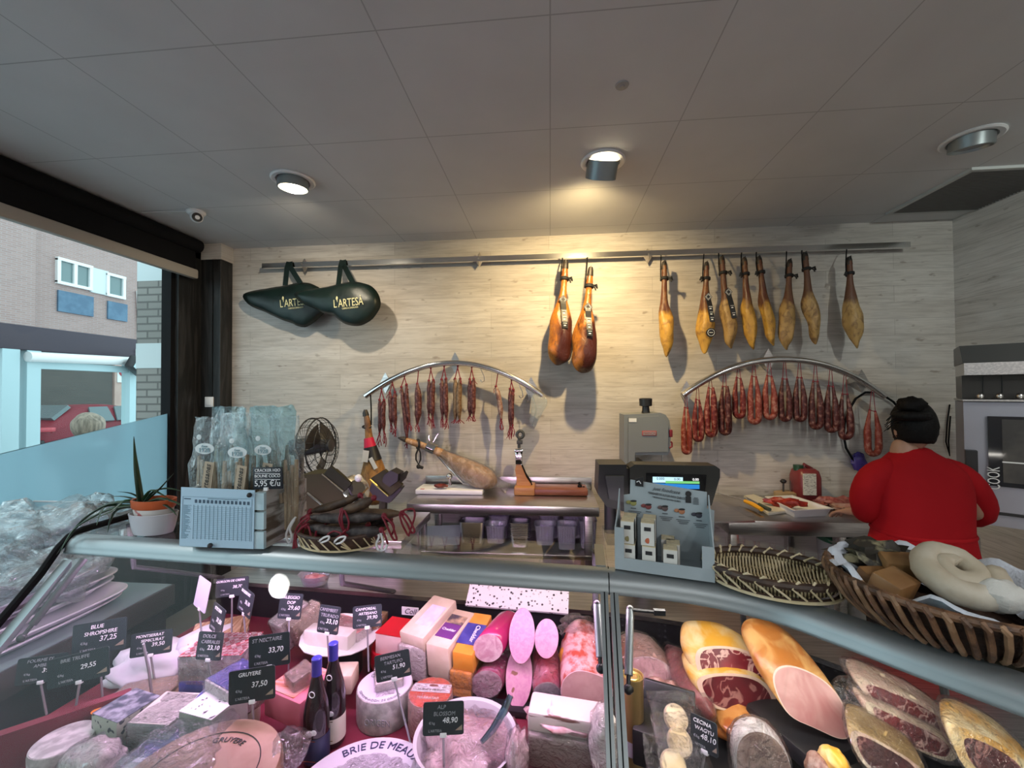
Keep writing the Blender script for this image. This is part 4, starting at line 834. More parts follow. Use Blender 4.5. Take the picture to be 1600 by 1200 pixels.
obj('stem', MB().tube([P(1224, 772, Y=3.2), P(1224, 752, Y=3.2)], .007, 6), M_DGREY, t); obj('head', MB().ball(P(1224, 752, Y=3.2), (.022, .02, .016), 10), M_BLK, t)
tag(obj('steel_pin', MB().tube([P(1235, 773, Y=3.2), P(1235, 751, Y=3.2)], .006, 6), M_STEEL), 'thin steel pin standing next to the small black pump', 'pin')
tag(obj('wood_disc', MB().lathe([(.001, 0), (.10, 0), (.10, .03), (.001, .034)], P(1232, 775, Z=TZ + .02), 28, sy=.5), mat('pale_wood', (.40, .28, .15), .6)), 'round pale wooden disc behind the white tray', 'board')
for i, (x, y, rx, rz, lab) in enumerate(((1306, 785, .13, .3, 'heap of raw sausage meat beside the white tray'), (1352, 797, .17, -.3, 'pale pink strips of meat near the woman'))):
    p = P(x, y, Z=TZ + .03); tag(obj('raw_meat_heap', MB().ball(p, (rx, .06, .035), 18, rot=rz - .2, jit=.5, seed=i).jitter(.02, 18, i), mat('raw_sausage_meat_%d' % i, (.22, .045, .04) if not i else (.36, .17, .13), .4, col2=(.42, .17, .14) if not i else (.46, .3, .24), scale=30)), lab, 'meat')
p = P(1343, 842, Y=2.8); t = thing('green_lidded_tub', 'tub with a green lid under the right work table', 'tub', (p.x, 2.86, 0))
obj('tub_body', MB().lathe([(.15, 0.001), (.19, p.z - .03)], (p.x, 2.86, 0), 28), mat('grey_tub', (.3, .31, .3), .5), t); li = obj('lid', MB().lathe([(.2, p.z - .03), (.2, p.z), (.17, p.z + .012), (.001, p.z + .012)], (p.x, 2.86, 0), 32, cap=False), mat('green_lid', (.01, .07, .035), .4), t)
obj('lid_label', MB().box((p.x + .05, 2.80, p.z + .014), (.14, .08, .003), .5), mat('lid_sticker', (.55, .6, .55), .6), li, smooth=0)
# ---- oven, turned across the corner
OE = P(1505, 640, Y=2.40); OA = RAD(-37.3); ou, on = V((cos(OA), sin(OA), 0)), V((sin(OA), -cos(OA), 0))
def of(px, py, out=0):                            # point of the turned oven front seen at a pixel
    d = P(px, py, Y=1) - CAM; q = OE + on * out; return CAM + d * ((q - CAM).dot(on) / d.dot(on))
def ob(px0, py0, px1, py1, o0, o1, m=None):        # box between two front pixels, o0..o1 metres out of the front
    a, b = of(px0, py0), of(px1, py1); s0, s1 = (a - OE).dot(ou), (b - OE).dot(ou); z0, z1 = sorted((a.z, b.z)); m = m or MB()
    return m.loft([[V((OE.x, OE.y, z)) + ou * s + on * o for s, o in ((s0, o0), (s1, o0), (s1, o1), (s0, o1))] for z in (z0, z1)])
XE = 1672
t = thing('combi_oven', 'large silver combi oven with a black glass door and an extractor hood', 'oven', OE + ou * .3 - on * .2 + V((0, 0, of(1505, 845).z - OE.z)))
M_OVN = mat('oven_silver', (.34, .34, .39), .45, .5)
obj('oven_body', ob(1505, 628, XE, 838, -.38, 0), M_OVN, t, smooth=0)
d = obj('oven_door', ob(1542, 650, XE - 1, 770, .001, .016), mat('black_glass', (.008, .008, .012), .06), t, smooth=0)
obj('door_window', ob(1564, 655, XE - 8, 762, .016, .019), mat('oven_window', (.055, .052, .05), .05, col2=(.11, .1, .09), scale=4), d, smooth=0)
txt('COOK', of(1553.5, 747, .018), (0, 0, 1), -ou, .046, M_WHT, d, wmax=.115)
obj('tray_rail', ob(1565, 722, XE - 9, 727, .019, .023), M_WHT, d, smooth=0)
obj('door_handle', ob(1507, 702, 1527, 762, .001, .05), M_BLK, t, smooth=0)
obj('lower_panel', ob(1540, 797, XE - 1, 818, .001, .012), M_BLK, t, smooth=0)
obj('top_trim', ob(1503, 624, XE, 628, -.38, .02), M_STEEL, t, smooth=0)
h = obj('extractor_hood', ob(1506, 580, XE, 624, -.38, -.10), mat('hood_dark', (.05, .047, .043), .35, .6), t, smooth=0)
obj('hood_lip', ob(1505, 568, XE, 583, -.38, .03), M_STEEL, t, smooth=0)
a, b = of(1505, 568), of(1505, 553); sx = (of(XE, 600) - OE).dot(ou)
obj('hood_top', MB().prism([(.03, a.z), (-.38, a.z), (-.38, b.z + .05), (-.10, b.z + .05)], V((OE.x, OE.y, 0)), on, V((0, 0, 1)), ou * sx), mat('hood_grey', (.10, .10, .10), .4, .5), t, smooth=0)
for px in (1541, 1572): obj('hood_filter', ob(px - 1, 586, px + 1, 622, -.10, -.09), M_BLK, h, smooth=0)
for px in (1532, 1562, 1594): obj('hood_knob', MB().ball(of(px, 619, -.03), .016, 10), M_STEEL, h)
zb_ = of(1505, 838).z; t = thing('oven_stand', 'steel stand with tray runners under the oven', 'stand', V((OE.x, OE.y, 0)) + ou * .3 - on * .2)
def os_(s, o, z): return V((OE.x, OE.y, z)) + ou * s + on * o
for s in (.03, sx - .03):
    for o in (-.03, -.35): obj('leg', MB().tube([os_(s, o, 0), os_(s, o, zb_ - .002)], .022, 8), M_STEEL, t)
for i in range(5): obj('tray_runner', MB().loft([[os_(s, o, z) for s, o in ((.055, -.02), (sx - .055, -.02), (sx - .055, -.36), (.055, -.36))] for z in (.12 + i * .12, .132 + i * .12)]), M_SLD, t, smooth=0)
# ================================================================ the woman in red
def skin_mesh(name, nodes, edges, m, parent, sub=2, root=0):
    me = bpy.data.meshes.new(name); me.from_pydata([V(n_[0]) for n_ in nodes], edges, []); o = bpy.data.objects.new(name, me); COL.objects.link(o)
    md = o.modifiers.new('skin', 'SKIN'); md.use_smooth_shade = True
    for i, n_ in enumerate(nodes):
        r_ = n_[1] if isinstance(n_[1], tuple) else (n_[1], n_[1]); me.skin_vertices[0].data[i].radius = r_; me.skin_vertices[0].data[i].use_root = (i == root)
    s_ = o.modifiers.new('sub', 'SUBSURF'); s_.levels = s_.render_levels = sub
    dg = bpy.context.evaluated_depsgraph_get(); m2 = bpy.data.meshes.new_from_object(o.evaluated_get(dg)); bpy.data.objects.remove(o)
    b = MB(); b.b.from_mesh(m2); bpy.data.meshes.remove(m2)
    return obj(name, b, m, parent, smooth=180)
M_SKIN = mat('skin', (.34, .19, .13), .5, Subsurface_Weight=.0)
WY = 2.12
wx = P(1430, 760, Y=WY).x
def wp(px, py, dy=0): return P(px, py, Y=WY + dy)
t = thing('person', 'woman in a red long sleeved top seen from behind, working at the right table', 'person', (wx, WY, 0))
hip, waist, chest, shl, nk0, nk1 = V((wx, WY, .82)), V((wx, WY, 1.0)), V((wx - .01, WY + .02, 1.2)), V((wx - .01, WY + .02, 1.29)), V((wx - .02, WY + .02, 1.385)), V((wx - .025, WY + .035, 1.47))
SL, SR = wp(1372, 742), wp(1505, 752); EL, ER = wp(1362, 795, .03), wp(1530, 805, .02); HL, HR = V((wx + .04, WY + .42, 1.0)), V((wx + .20, WY + .42, 1.0))
nodes = [(hip, (.14, .10)), (waist, (.135, .105)), (chest, (.15, .11)), (shl, (.06, .05)), (nk0, .05), (nk1, .055), (SL, .045), (EL, .034), (HL, .030), (SR, .045), (ER, .034), (HR, .030),
         (hip + V((-.09, 0, -.06)), .10), (V((wx - .10, WY + .02, .48)), .07), (V((wx - .10, WY - .01, .08)), .045), (V((wx - .10, WY + .14, .04)), .035), (hip + V((.09, 0, -.06)), .10), (V((wx + .10, WY + .02, .48)), .07), (V((wx + .10, WY - .01, .08)), .045), (V((wx + .10, WY + .14, .04)), .035)]
edges = [(0, 1), (1, 2), (2, 3), (3, 4), (4, 5), (3, 6), (6, 7), (7, 8), (3, 9), (9, 10), (10, 11), (0, 12), (12, 13), (13, 14), (14, 15), (0, 16), (16, 17), (17, 18), (18, 19)]
hc = wp(1425, 667, .03)
# hands: palm plus five fingers reaching to the work on the table
for w0, sgn in ((8, -1), (11, 1)):
    H = nodes[w0][0]; d = V((-.10 * sgn * .0 - .3, .9, -.25)).normalized(); sd = V((1, .2, 0)).normalized(); base = len(nodes)
    nodes.append((H + d * .06, (.036, .018))); edges.append((w0, base))
    for k_ in range(4):
        b_ = len(nodes); off = sd * (-.03 + .02 * k_); ln = (.062, .072, .068, .052)[k_]
        nodes += [(H + d * .10 + off, .0095), (H + d * (.10 + ln * .55) + off + V((0, 0, -.012)), .009), (H + d * (.10 + ln * .8) + off + V((0, 0, -.035)), .0075)]; edges += [(base, b_), (b_, b_ + 1), (b_ + 1, b_ + 2)]
    b_ = len(nodes); nodes += [(H + d * .05 - sd * .045 * sgn, .011), (H + d * .09 - sd * .06 * sgn + V((0, 0, -.015)), .009)]; edges += [(base, b_), (b_, b_ + 1)]
body = skin_mesh('body', nodes, edges, M_SKIN, t)
hd = MB(); rx, ry, rz_ = S(21, hc), S(28, hc), S(37, hc)
bb = bmesh.new(); bmesh.ops.create_uvsphere(bb, u_segments=28, v_segments=20, radius=1)
for v_ in bb.verts:
    f_ = max(0, v_.co.y); ch = max(0, -v_.co.z)
    v_.co = V((v_.co.x * rx * (1 - .28 * ch * ch), v_.co.y * ry * (1 + .04 * f_), v_.co.z * rz_)) + hc
hd.merge(bb)
for sx in (-1, 1): hd.ball(hc + V((sx * rx * .97, .0, -.02)), (.014, .022, .034), 10)                     # ears
hd.ball(hc + V((0, ry * 1.03, -.022)), (.016, .022, .024), 10)                                            # nose
head = obj('head', hd, M_SKIN, t, smooth=180)
for sx in (-1, 1): obj('eye', MB().ball(hc + V((sx * .034, ry * .90, .006)), (.014, .010, .009), 10), M_WHT, head)
obj('mouth', MB().ball(hc + V((0, ry * .93, -.058)), (.026, .012, .009), 10), mat('lips', (.30, .08, .08), .5), head)
M_HAIR = mat('black_hair', (.004, .0035, .0035), .6, spec=.15, bump=.6, bscale=120)
hb = bmesh.new(); bmesh.ops.create_uvsphere(hb, u_segments=32, v_segments=24, radius=1)
dl = [v_ for v_ in hb.verts if v_.co.z < -.62 or (v_.co.y > .45 and v_.co.z < .35)]; bmesh.ops.delete(hb, geom=dl, context='VERTS')
for v_ in hb.verts: v_.co = V((v_.co.x * rx * 1.10, v_.co.y * ry * 1.12 - .006, v_.co.z * rz_ * 1.07 + .006)) * 1 + hc
obj('hair', MB().merge(hb).jitter(.004, 40).thick(-.006), M_HAIR, t, smooth=180)
bc_ = wp(1424, 633, -.02); obj('hair_bun', MB().ball(bc_, (S(17, bc_), .055, S(13, bc_)), 22, jit=.2).tube([bc_ + V((.0, 0, -.05)) + V((S(17, bc_) * cos(a_), .05 * sin(a_), .0)) for a_ in [2 * pi * i / 20 for i in range(20)]], .022, 8, closed=True).jitter(.006, 50), M_HAIR, t, smooth=180)
rs = random.Random(4); st = MB()
for i in range(9): p0 = hc + V((-rx * .98, -.02, .02 + .006 * i)); st.tube([p0, p0 + V((-.03 - .02 * rs.random(), -.01, -.012 * rs.random())), p0 + V((-.05 - .03 * rs.random(), 0, -.03 - .02 * rs.random()))], .0018, 4)
obj('stray_hair', st, M_HAIR, t)
# red top: one lofted torso with sleeves grown from it
M_REDT = mat('red_jersey', (.27, .004, .008), .8, spec=.15, col2=(.33, .006, .010), scale=4, bump=.25, bscale=14)
def el(px0, px1, py, dy=0, dep=.12, n=24):
    a_, b_ = wp(px0, py, dy), wp(px1, py, dy); c_ = (a_ + b_) / 2; h_ = (b_ - a_).length / 2
    return [c_ + V((h_ * math.copysign(abs(cos(q_)) ** .8, cos(q_)), dep * math.copysign(abs(sin(q_)) ** .8, sin(q_)), (b_.z - a_.z) / 2 * cos(q_))) for q_ in [2 * pi * i / n for i in range(n)]]
to = MB().loft([el(1352, 1530, 945, 0, .19), el(1352, 1530, 925, 0, .19), el(1358, 1525, 905, 0, .17), el(1364, 1516, 880, 0, .165), el(1370, 1508, 850, 0, .15), el(1374, 1504, 822, 0, .14), el(1370, 1508, 795, .0, .14), el(1363, 1512, 768, .01, .13), el(1364, 1508, 745, .01, .115), el(1374, 1494, 728, .015, .095), el(1392, 1468, 711, .02, .075), el(1402, 1451, 703, .025, .062), el(1404, 1448, 697, .03, .058)])
to.tube([wp(1398, 724, .015), wp(1382, 735, .01), wp(1366, 746, .01), wp(1354, 766, .02), wp(1351, 785, .03), wp(1358, 800, .06), EL.lerp(HL, .5), HL + V((0, -.02, 0))], [.040, .060, .068, .066, .066, .064, .058, .044], 16)
to.tube([wp(1460, 722, .015), wp(1484, 735, .01), wp(1508, 752, .01), wp(1524, 772, .02), wp(1538, 796, .03), wp(1543, 808, .06), ER.lerp(HR, .5), HR + V((0, -.02, 0))], [.040, .060, .068, .063, .060, .060, .056, .044], 16)
obj('red_top', to.jitter(.007, 9), M_REDT, t, smooth=180, sub=1)
obj('waist_seam', MB().loft([el(1372.5, 1505.5, 826, 0, .146), el(1371.5, 1507, 829, 0, .152), el(1373, 1506, 832, 0, .147)], False), M_REDT, t, smooth=180)
obj('trousers', MB().loft([[V((wx + .18 * cos(q_), WY + .14 * sin(q_), .62)) for q_ in [2 * pi * i / 20 for i in range(20)]], [V((wx + .17 * cos(q_), WY + .12 * sin(q_), .80)) for q_ in [2 * pi * i / 20 for i in range(20)]]]).tube([(wx - .1, WY, .66), (wx - .1, WY + .02, .48), (wx - .1, WY - .01, .1)], [.11, .09, .075], 14).tube([(wx + .1, WY, .66), (wx + .1, WY + .02, .48), (wx + .1, WY - .01, .1)], [.11, .09, .075], 14), M_BLKM, t, smooth=180)
tag(obj('blue_glove_bag', MB().ball(P(1342, 722, Y=3.275), (.05, .03, .07), 14, jit=.4).jitter(.015, 22), mat('violet_plastic', (.05, .03, .22), .4)), 'crumpled violet plastic hanging on the wall left of the woman', 'bag')
# ---- person outside the window
px_ = P(136, 668, X=-4.6); t = thing('person', 'fair haired person outside behind the frosted window film', 'person', (px_.x, px_.y, -.02))
hx = V((px_.x, px_.y, px_.z))
skin_mesh('body', [(V((hx.x, hx.y, .8)), .15), (V((hx.x, hx.y, 1.05)), .15), (V((hx.x, hx.y, hx.z - .24)), .1), (V((hx.x, hx.y, hx.z - .12)), .055), (V((hx.x, hx.y + .18, hx.z - .30)), .06), (V((hx.x + .03, hx.y + .24, .98)), .045), (V((hx.x, hx.y - .18, hx.z - .30)), .06), (V((hx.x + .03, hx.y - .24, .98)), .045), (V((hx.x, hx.y + .09, .42)), .07), (V((hx.x, hx.y + .09, .0)), .05), (V((hx.x, hx.y - .09, .42)), .07), (V((hx.x, hx.y - .09, .0)), .05)],
          [(0, 1), (1, 2), (2, 3), (2, 4), (4, 5), (2, 6), (6, 7), (0, 8), (8, 9), (0, 10), (10, 11)], mat('dark_coat', (.03, .035, .04), .8), t)
h2 = obj('head', MB().ball(hx + V((0, 0, 0)), (.10, .085, .125), 20), M_SKIN, t, smooth=180)
obj('hair', MB().ball(hx + V((.0, .01, .015)), (.128, .125, .135), 24, jit=.08).jitter(.005, 24), mat('fair_hair', (.34, .27, .20), .6, col2=(.10, .08, .06), scale=14, stretch=(3, 3, .6), lo=.35, hi=.7, bump=.5), t, smooth=180)
obj('scarf', MB().lathe([(.13, 0), (.15, .03), (.12, .07)], hx + V((0, .03, -.2)), 20), mat('grey_scarf', (.4, .42, .42), .8), t)
# ================================================================ refrigerated display counter
TOP, RLOW, DECK, LEDGE = 1.19, 1.14, .60, .77
LP, JP = P(100, 862, Z=RLOW), P(952, 925, Z=RLOW)
def cr_spline(pts, n=6):
    out = []; pts = [V(p) for p in pts]
    for i in range(len(pts) - 1):
        a, b, c, d = pts[max(i - 1, 0)], pts[i], pts[i + 1], pts[min(i + 2, len(pts) - 1)]
        for k in range(n):
            u = k / n; out.append(.5 * ((2 * b) + (c - a) * u + (2 * a - 5 * b + 4 * c - d) * u * u + (3 * b - a - 3 * c + d) * u ** 3))
    out.append(pts[-1]); return out
def flatz(p): return V((p.x, p.y, 0))
PATH_L = [flatz(LP), flatz(JP)]
rp = [flatz(P(x, y, Z=RLOW)) for x, y in ((1080, 940), (1200, 966), (1300, 1001), (1400, 1040), (1500, 1078), (1600, 1115))]
PATH_R = cr_spline([flatz(JP)] + rp + [rp[-1] + (rp[-1] - rp[-2]) * k for k in (3, 7)], 5)
def normals(path, tang0=None):
    N = []
    for i in range(len(path)):
        u = (path[min(i + 1, len(path) - 1)] - path[max(i - 1, 0)]).normalized()
        if i == 0: u = (PATH_L[1] - PATH_L[0]).normalized()
        N.append(V((-u.y, u.x, 0)))
    return N
UL = (PATH_L[1] - PATH_L[0]).normalized(); NL = V((-UL.y, UL.x, 0))
def sweep(path, prof, cap=True):
    N = normals(path); return MB().loft([[p + n * t + V((0, 0, z)) for t, z in prof] for p, n in zip(path, N)], cap)
RAIL = [(.010, 1.128), (-.002, 1.134), (-.003, 1.142), (.0, 1.146), (.001, 1.156), (.006, 1.168), (.015, 1.180), (.028, 1.188), (.046, 1.190), (.046, 1.185), (.030, 1.182), (.018, 1.174), (.010, 1.164), (.006, 1.150), (.016, 1.140), (.016, 1.128)]
GTOP = lambda d: [(.046, 1.183), (.046, 1.191), (d, 1.191), (d, 1.183)]
def gz(t): return 1.14 + 1.095 * t
GLS = [(.002, gz(.002) - .002), (-.56, gz(-.56) - .002), (-.565, gz(-.56) + .004), (-.002, gz(0) - .002)]
M_GLASSC = glass('counter_glass', (.985, .99, .99), 0, .0, .3)
M_CASE = mat('case_black', (.010, .010, .012), .35)
M_PERF = None
def perf():
    t = NT('perforated_black'); c = t.n('TexCoord').outputs['Object']; vo = t.n('TexVoronoi', feature='F1', i_Scale=42.0, i_Randomness=.0); t.set(vo.inputs['Vector'], c)
    d = t.ramp(vo.outputs['Distance'], [(.16, (1, 1, 1)), (.24, (0, 0, 0))]); t.pbr(t.mix(d, (.010, .010, .011), (.05, .05, .055)), .35, 0, .5, t.bump(d, -.5, .004)); return t.m
M_PERF = perf()
def tube_lamp(name, path, t0, z0, col, st):
    N = normals(path); return MB().tube([p + n * t0 + V((0, 0, z0)) for p, n in zip(path, N)], .009, 8)
def counter(name_label, path, gd, side, tubecol, st, lm, wallm):
    t = thing('display_counter', name_label, 'display counter', flatz(sum(path, V()) / len(path)))
    obj('top_rail', sweep(path, RAIL), M_ALU, t, smooth=50)
    obj('glass_top', sweep(path, GTOP(gd)), M_GLASS, t, smooth=0)
    obj('front_glass', sweep(path, GLS), M_GLASSC, t, smooth=0)
    obj('front_panel', sweep(path, [(-.57, .0), (-.57, gz(-.56) + .01), (-.545, gz(-.56) + .01), (-.545, 0)]), M_CASE, t, smooth=0)
    obj('deck', sweep(path, [(-.545, DECK - .05), (-.545, DECK - .005), (.62, DECK), (.62, DECK - .05)]), lm, t, smooth=0)
    obj('back_wall', sweep(path, [(.62, DECK - .05), (.62, LEDGE - .012), (.65, LEDGE - .012), (.65, DECK - .05)]), wallm, t, smooth=0)
    obj('rear_ledge', sweep(path, [(.605, LEDGE - .018), (.605, LEDGE), (.78, LEDGE), (.78, LEDGE - .018)]), M_STEEL, t, smooth=0)
    obj('rear_panel', sweep(path, [(.76, 0), (.76, LEDGE - .02), (.78, LEDGE - .02), (.78, 0)]), M_CASE, t, smooth=0)
    obj('lamp_tube', tube_lamp('lamp', path, .034, 1.146, tubecol, st), emit('case_lamp_' + side, tubecol, st), t)
    obj('added_lamp_shield', sweep(path, [(.018, 1.160), (.018, 1.163), (.084, 1.163), (.084, 1.150), (.081, 1.150), (.081, 1.160)]), M_WPL, t, smooth=0)  # plate added above the tube to block its upward light
    return t
PINK = (1, .60, .95); NEUT = (1, .93, .84)
M_MAROON = mat('maroon_liner', (.13, .004, .02), .7)
PL = [PATH_L[0].lerp(PATH_L[1], k / 8) for k in range(9)]
cL = counter('long straight glass fronted counter full of cheese, lit pink inside', PL, .215, 'left', PINK, 62, M_MAROON, M_CASE)
cR = counter('curved right section of the glass counter full of cured meats', PATH_R, .42, 'right', NEUT, 44, M_CASE, M_PERF)
def at(path0, s, t, z): return path0[0] + UL * s + NL * t + V((0, 0, z))
def onL(px, py, extra=0):
    """point of the left front glass plane seen at a pixel, pushed extra metres inwards"""
    n = V((0, 0, 1)) * 1 - NL * 1.095; n.normalize(); p0 = flatz(JP) + V((0, 0, RLOW)); d = P(px, py, Y=1) - CAM
    return CAM + d * ((p0 - CAM).dot(n) / d.dot(n)) - n * extra
# end glass and frame at the left end
e0 = PATH_L[0]
obj('end_glass', MB().prism([(.2, 1.183), (.0, 1.14), (-.55, gz(-.55)), (-.55, .56), (.62, .56), (.62, 1.183)], e0 - UL * .004, NL, V((0, 0, 1)), UL * .006), M_GLASSC, cL, smooth=0)
def gp(t, off=0, s=0): return e0 + NL * t + V((0, 0, gz(t) + off)) + UL * s
obj('edge_gasket', MB().tube([e0 + NL * q + V((0, 0, z)) + UL * -.008 for q, z in ((.34, 1.20), (.18, 1.20), (.06, 1.198), (.02, 1.187), (-.012, 1.155), (-.06, gz(-.06) + .012), (-.3, gz(-.3) + .012), (-.56, gz(-.56) + .012))], .0125, 8), M_BLKM, cL)
obj('glass_frame', MB().loft([[gp(t, -.012, .012), gp(t, -.012, .050), gp(t, -.034, .050), gp(t, -.034, .012)] for t in (-.01, -.55)]), M_ALU, cL, smooth=0)
hg = obj('hinge_plate', MB().loft([[gp(t, -.034, .016), gp(t, -.034, .046), gp(t, -.042, .046), gp(t, -.042, .016)] for t in (-.135, -.175)]), M_ALU, cL, smooth=0)
a_, b_ = e0 + UL * .075 + NL * .01 + V((0, 0, 1.115)), gp(-.145, -.055, .06)
g1 = obj('gas_strut', MB().tube([a_, a_.lerp(b_, .85)], .011, 10).tube([a_.lerp(b_, .85), b_], .006, 8).ball(b_, .013, 8), M_DGREY, cL)
# joint frame between the two sections
def jp(t, off=0, s=0): return flatz(JP) + NL * t + V((0, 0, gz(t) + off)) + UL * s
for s0, s1, nm in ((-.024, -.004, 'joint_frame'), (.002, .024, 'joint_frame')):
    obj(nm, MB().loft([[jp(t, .004, s0), jp(t, .004, s1), jp(t, -.028, s1), jp(t, -.028, s0)] for t in (-.004, -.56)]), M_ALU, cL if s0 < 0 else cR, smooth=0)
    obj('rubber_seal', MB().loft([[jp(t, .006, s0 + .009), jp(t, .006, s0 + .012), jp(t, .003, s0 + .012), jp(t, .003, s0 + .009)] for t in (-.004, -.56)]), M_BLKM, cL if s0 < 0 else cR, smooth=0)
obj('joint_cap', MB().loft([[jp(0) * 0 + flatz(JP) + NL * t + UL * s + V((0, 0, z)) for s in (-.0012, .0012)] + [flatz(JP) + NL * (t + .004) + UL * s + V((0, 0, z - .004)) for s in (.0012, -.0012)] for t, z in ((-.004, 1.136), (-.001, 1.158), (.012, 1.181), (.046, 1.192))]), M_BLKM, cL, smooth=0)
for par, pa, pb in ((cL, (933, 938), (939, 1041)), (cR, (986, 946), (983, 1074))):
    a_ = onL(*pa, .035); b_ = onL(*pb, .03); st = obj('gas_strut', MB().tube([a_, a_.lerp(b_, .84)], .0105, 12), M_ALU, par)
    obj('strut_rod', MB().tube([a_.lerp(b_, .83), b_], .0055, 8).ball(b_, .012, 10).ball(a_, .011, 10).tube([b_, b_ + V((.012, 0, .0))], .006, 6), M_BLK, st)
a_ = onL(990, 948, .03); obj('strut_bracket', MB().tube([a_, a_ + V((.055, -.006, .0))], .005, 6).box(a_ + V((.07, -.006, 0)), (.03, .012, .014)), M_BLK, cR)
# glass top seam strip and end frame at right of the left section
obj('top_frame', MB().loft([[PATH_L[1] + NL * t + UL * s + V((0, 0, z)) for s, z in ((-.035, 1.193), (-.006, 1.193), (-.006, 1.181), (-.035, 1.181))] for t in (.047, .215)]), M_ALU, cL, smooth=0)
obj('top_seam', MB().tube([PATH_L[1] - UL * .20 + NL * .05 + V((0, 0, 1.1925)), PATH_L[1] - UL * .165 + NL * .212 + V((0, 0, 1.1925))], .0028, 5), M_GLASS, cL)
# legs of the glass top at the rear (standing on the ledge)
for s in (.03, .95, 1.86):
    q = PATH_L[0] + UL * s + NL * .19; obj('top_bracket', MB().tube([q + V((0, 0, 1.18)), q + NL * .02 + V((0, 0, 1.0)), PATH_L[0] + UL * s + NL * .63 + V((0, 0, LEDGE))], .010, 8), M_DGREY, cL)
N_ = normals(PATH_R)
for i in (8, 20, 32):
    q = PATH_R[i]; obj('top_bracket', MB().tube([q + N_[i] * .38 + V((0, 0, 1.18)), q + N_[i] * .63 + V((0, 0, LEDGE))], .010, 8), M_DGREY, cR)
# things on the rear ledge
p = P(485, 918, Z=LEDGE + .001); t = thing('plastic_tub', 'clear plastic tub of pink meat on the rear ledge under the counter top', 'tub', p)
obj('tub_wall', MB().lathe([(.045, .002), (.06, .05), (.064, .052), (.058, .05), (.042, .006)], p + V((0, .04, 0)), 20, sx=1.25, cap=False), M_CLR, t)
tag(obj('pink_meat', MB().ball(p + V((0, .04, .024)), (.055, .035, .018), 14, jit=.4), mat('pink_meat', (.42, .12, .14), .45, col2=(.55, .3, .3), scale=40)), 'pink meat inside the clear tub on the rear ledge', 'meat')
a_, b_ = P(728, 936, Z=LEDGE + .02), P(888, 938, Z=LEDGE + .02)
def terr():
    t = NT('speckled_board'); c = t.co((1, 1, 1), rnd=False); vo = t.n('TexVoronoi', i_Scale=60.0); t.set(vo.inputs['Vector'], c); d = t.ramp(vo.outputs['Distance'], [(.27, (1, 1, 1)), (.32, (0, 0, 0))]); n = t.ramp(t.noise(c, 30, 2), [(.40, (0, 0, 0)), (.5, (1, 1, 1))])
    t.pbr(t.mix(t.math('MULTIPLY', d, n), (.80, .78, .80), (.02, .02, .03)), .4); return t.m
o = obj('speckled_board', MB().box(((a_ + b_) / 2 + NL * .01), ((b_ - a_).length, .10, .012), Matrix.Rotation(-.078, 3, 'Z') @ Matrix.Rotation(.6, 3, 'X')), terr(), smooth=0); tag(o, 'white board with black speckles leaning on the rear ledge', 'board')
c = P(641, 955, Y=1.785); t = thing('name_label', 'small white handwritten label reading Coll on the black rear wall', 'label', c)
obj('label_card', MB().box(c, (.078, .004, .034), -.078), M_WHT, t, smooth=0); txt('Coll', c - NL * .004, UL, (0, 0, 1), .024, M_INK, t, shear=.35)
c = P(911, 979, Y=1.765); t = thing('temperature_display', 'small grey temperature display on the black rear wall', 'display', c); obj('display_plate', MB().box(c, (.06, .006, .03), -.078, .002), M_DGREY, t); obj('display_window', MB().box(c + V((-.008, -.004, 0)), (.022, .003, .014), -.078), M_WHT, t, smooth=0)
# ================================================================ table under the window with trays and bags
LTZ = .725; tx1 = -1.92
t = thing('side_table', 'dark side table under the frosted window carrying trays and bags', 'table', (-2.38, 1.45, 0))
obj('table_top', bx2((-2.88, .7, LTZ - .10), (tx1, 1.96, LTZ), .004), mat('dark_table', (.045, .035, .035), .4), t); obj('table_cover', bx2((-2.87, .71, LTZ), (tx1 - .01, 1.95, LTZ + .004)), mat('grey_green_cover', (.20, .26, .27), .4), t, smooth=0)
obj('cabinet_body', bx2((-2.86, .72, .0), (tx1 - .03, 1.94, LTZ - .1)), mat('dark_cabinet', (.022, .018, .022), .5), t, smooth=0)
M_LIL = mat('white_tray_plastic', (.74, .74, .80), .4)
def oval_tray(name, label, c, a, b, h, rz, rim=.03, m=M_LIL, tilt=0):
    t = thing(name, label, 'tray', c, group='stack of white trays beside the counter')
    q = Matrix.Rotation(rz, 3, 'Z') @ Matrix.Rotation(tilt, 3, 'Y'); rings = []
    for k, z in ((.80, 0), (.9, h * .85), (1, h), (1.0, h + .004), (.88, h * .9), (.78, .004)):
        rings.append([V(c) + q @ V((math.copysign(abs(cos(w)) ** .45, cos(w)) * a * k, math.copysign(abs(sin(w)) ** .45, sin(w)) * b * k, z)) for w in [2 * pi * i / 40 for i in range(40)]])
    obj('tray_shell', MB().loft(rings), m, t, smooth=40)
    obj('rim_lip', MB().tube(rings[2], .004, 6, closed=True), m, t); return t
tc = V((-2.19, 1.52, LTZ + .006))
for i, (dz, rz, dx, lab) in enumerate(((0, .12, .0, 'lowest white oval tray in the stack on the side table'), (.032, .05, .03, 'second white tray from the bottom of the stack on the side table'), (.066, .16, -.02, 'third white tray from the bottom, its rim tilted, on the side table'), (.105, .02, -.01, 'white tray under the bagged one near the top of the stack'))):
    oval_tray('white_tray', lab, tc + V((dx, .0, dz)), .30, .20 - .012 * i, .030, 1.45 + rz)
tt = oval_tray('white_tray', 'topmost white tray of the stack, wrapped in a clear bag', tc + V((-.01, -.0, .148)), .28, .17, .036, 1.46, tilt=-.06)
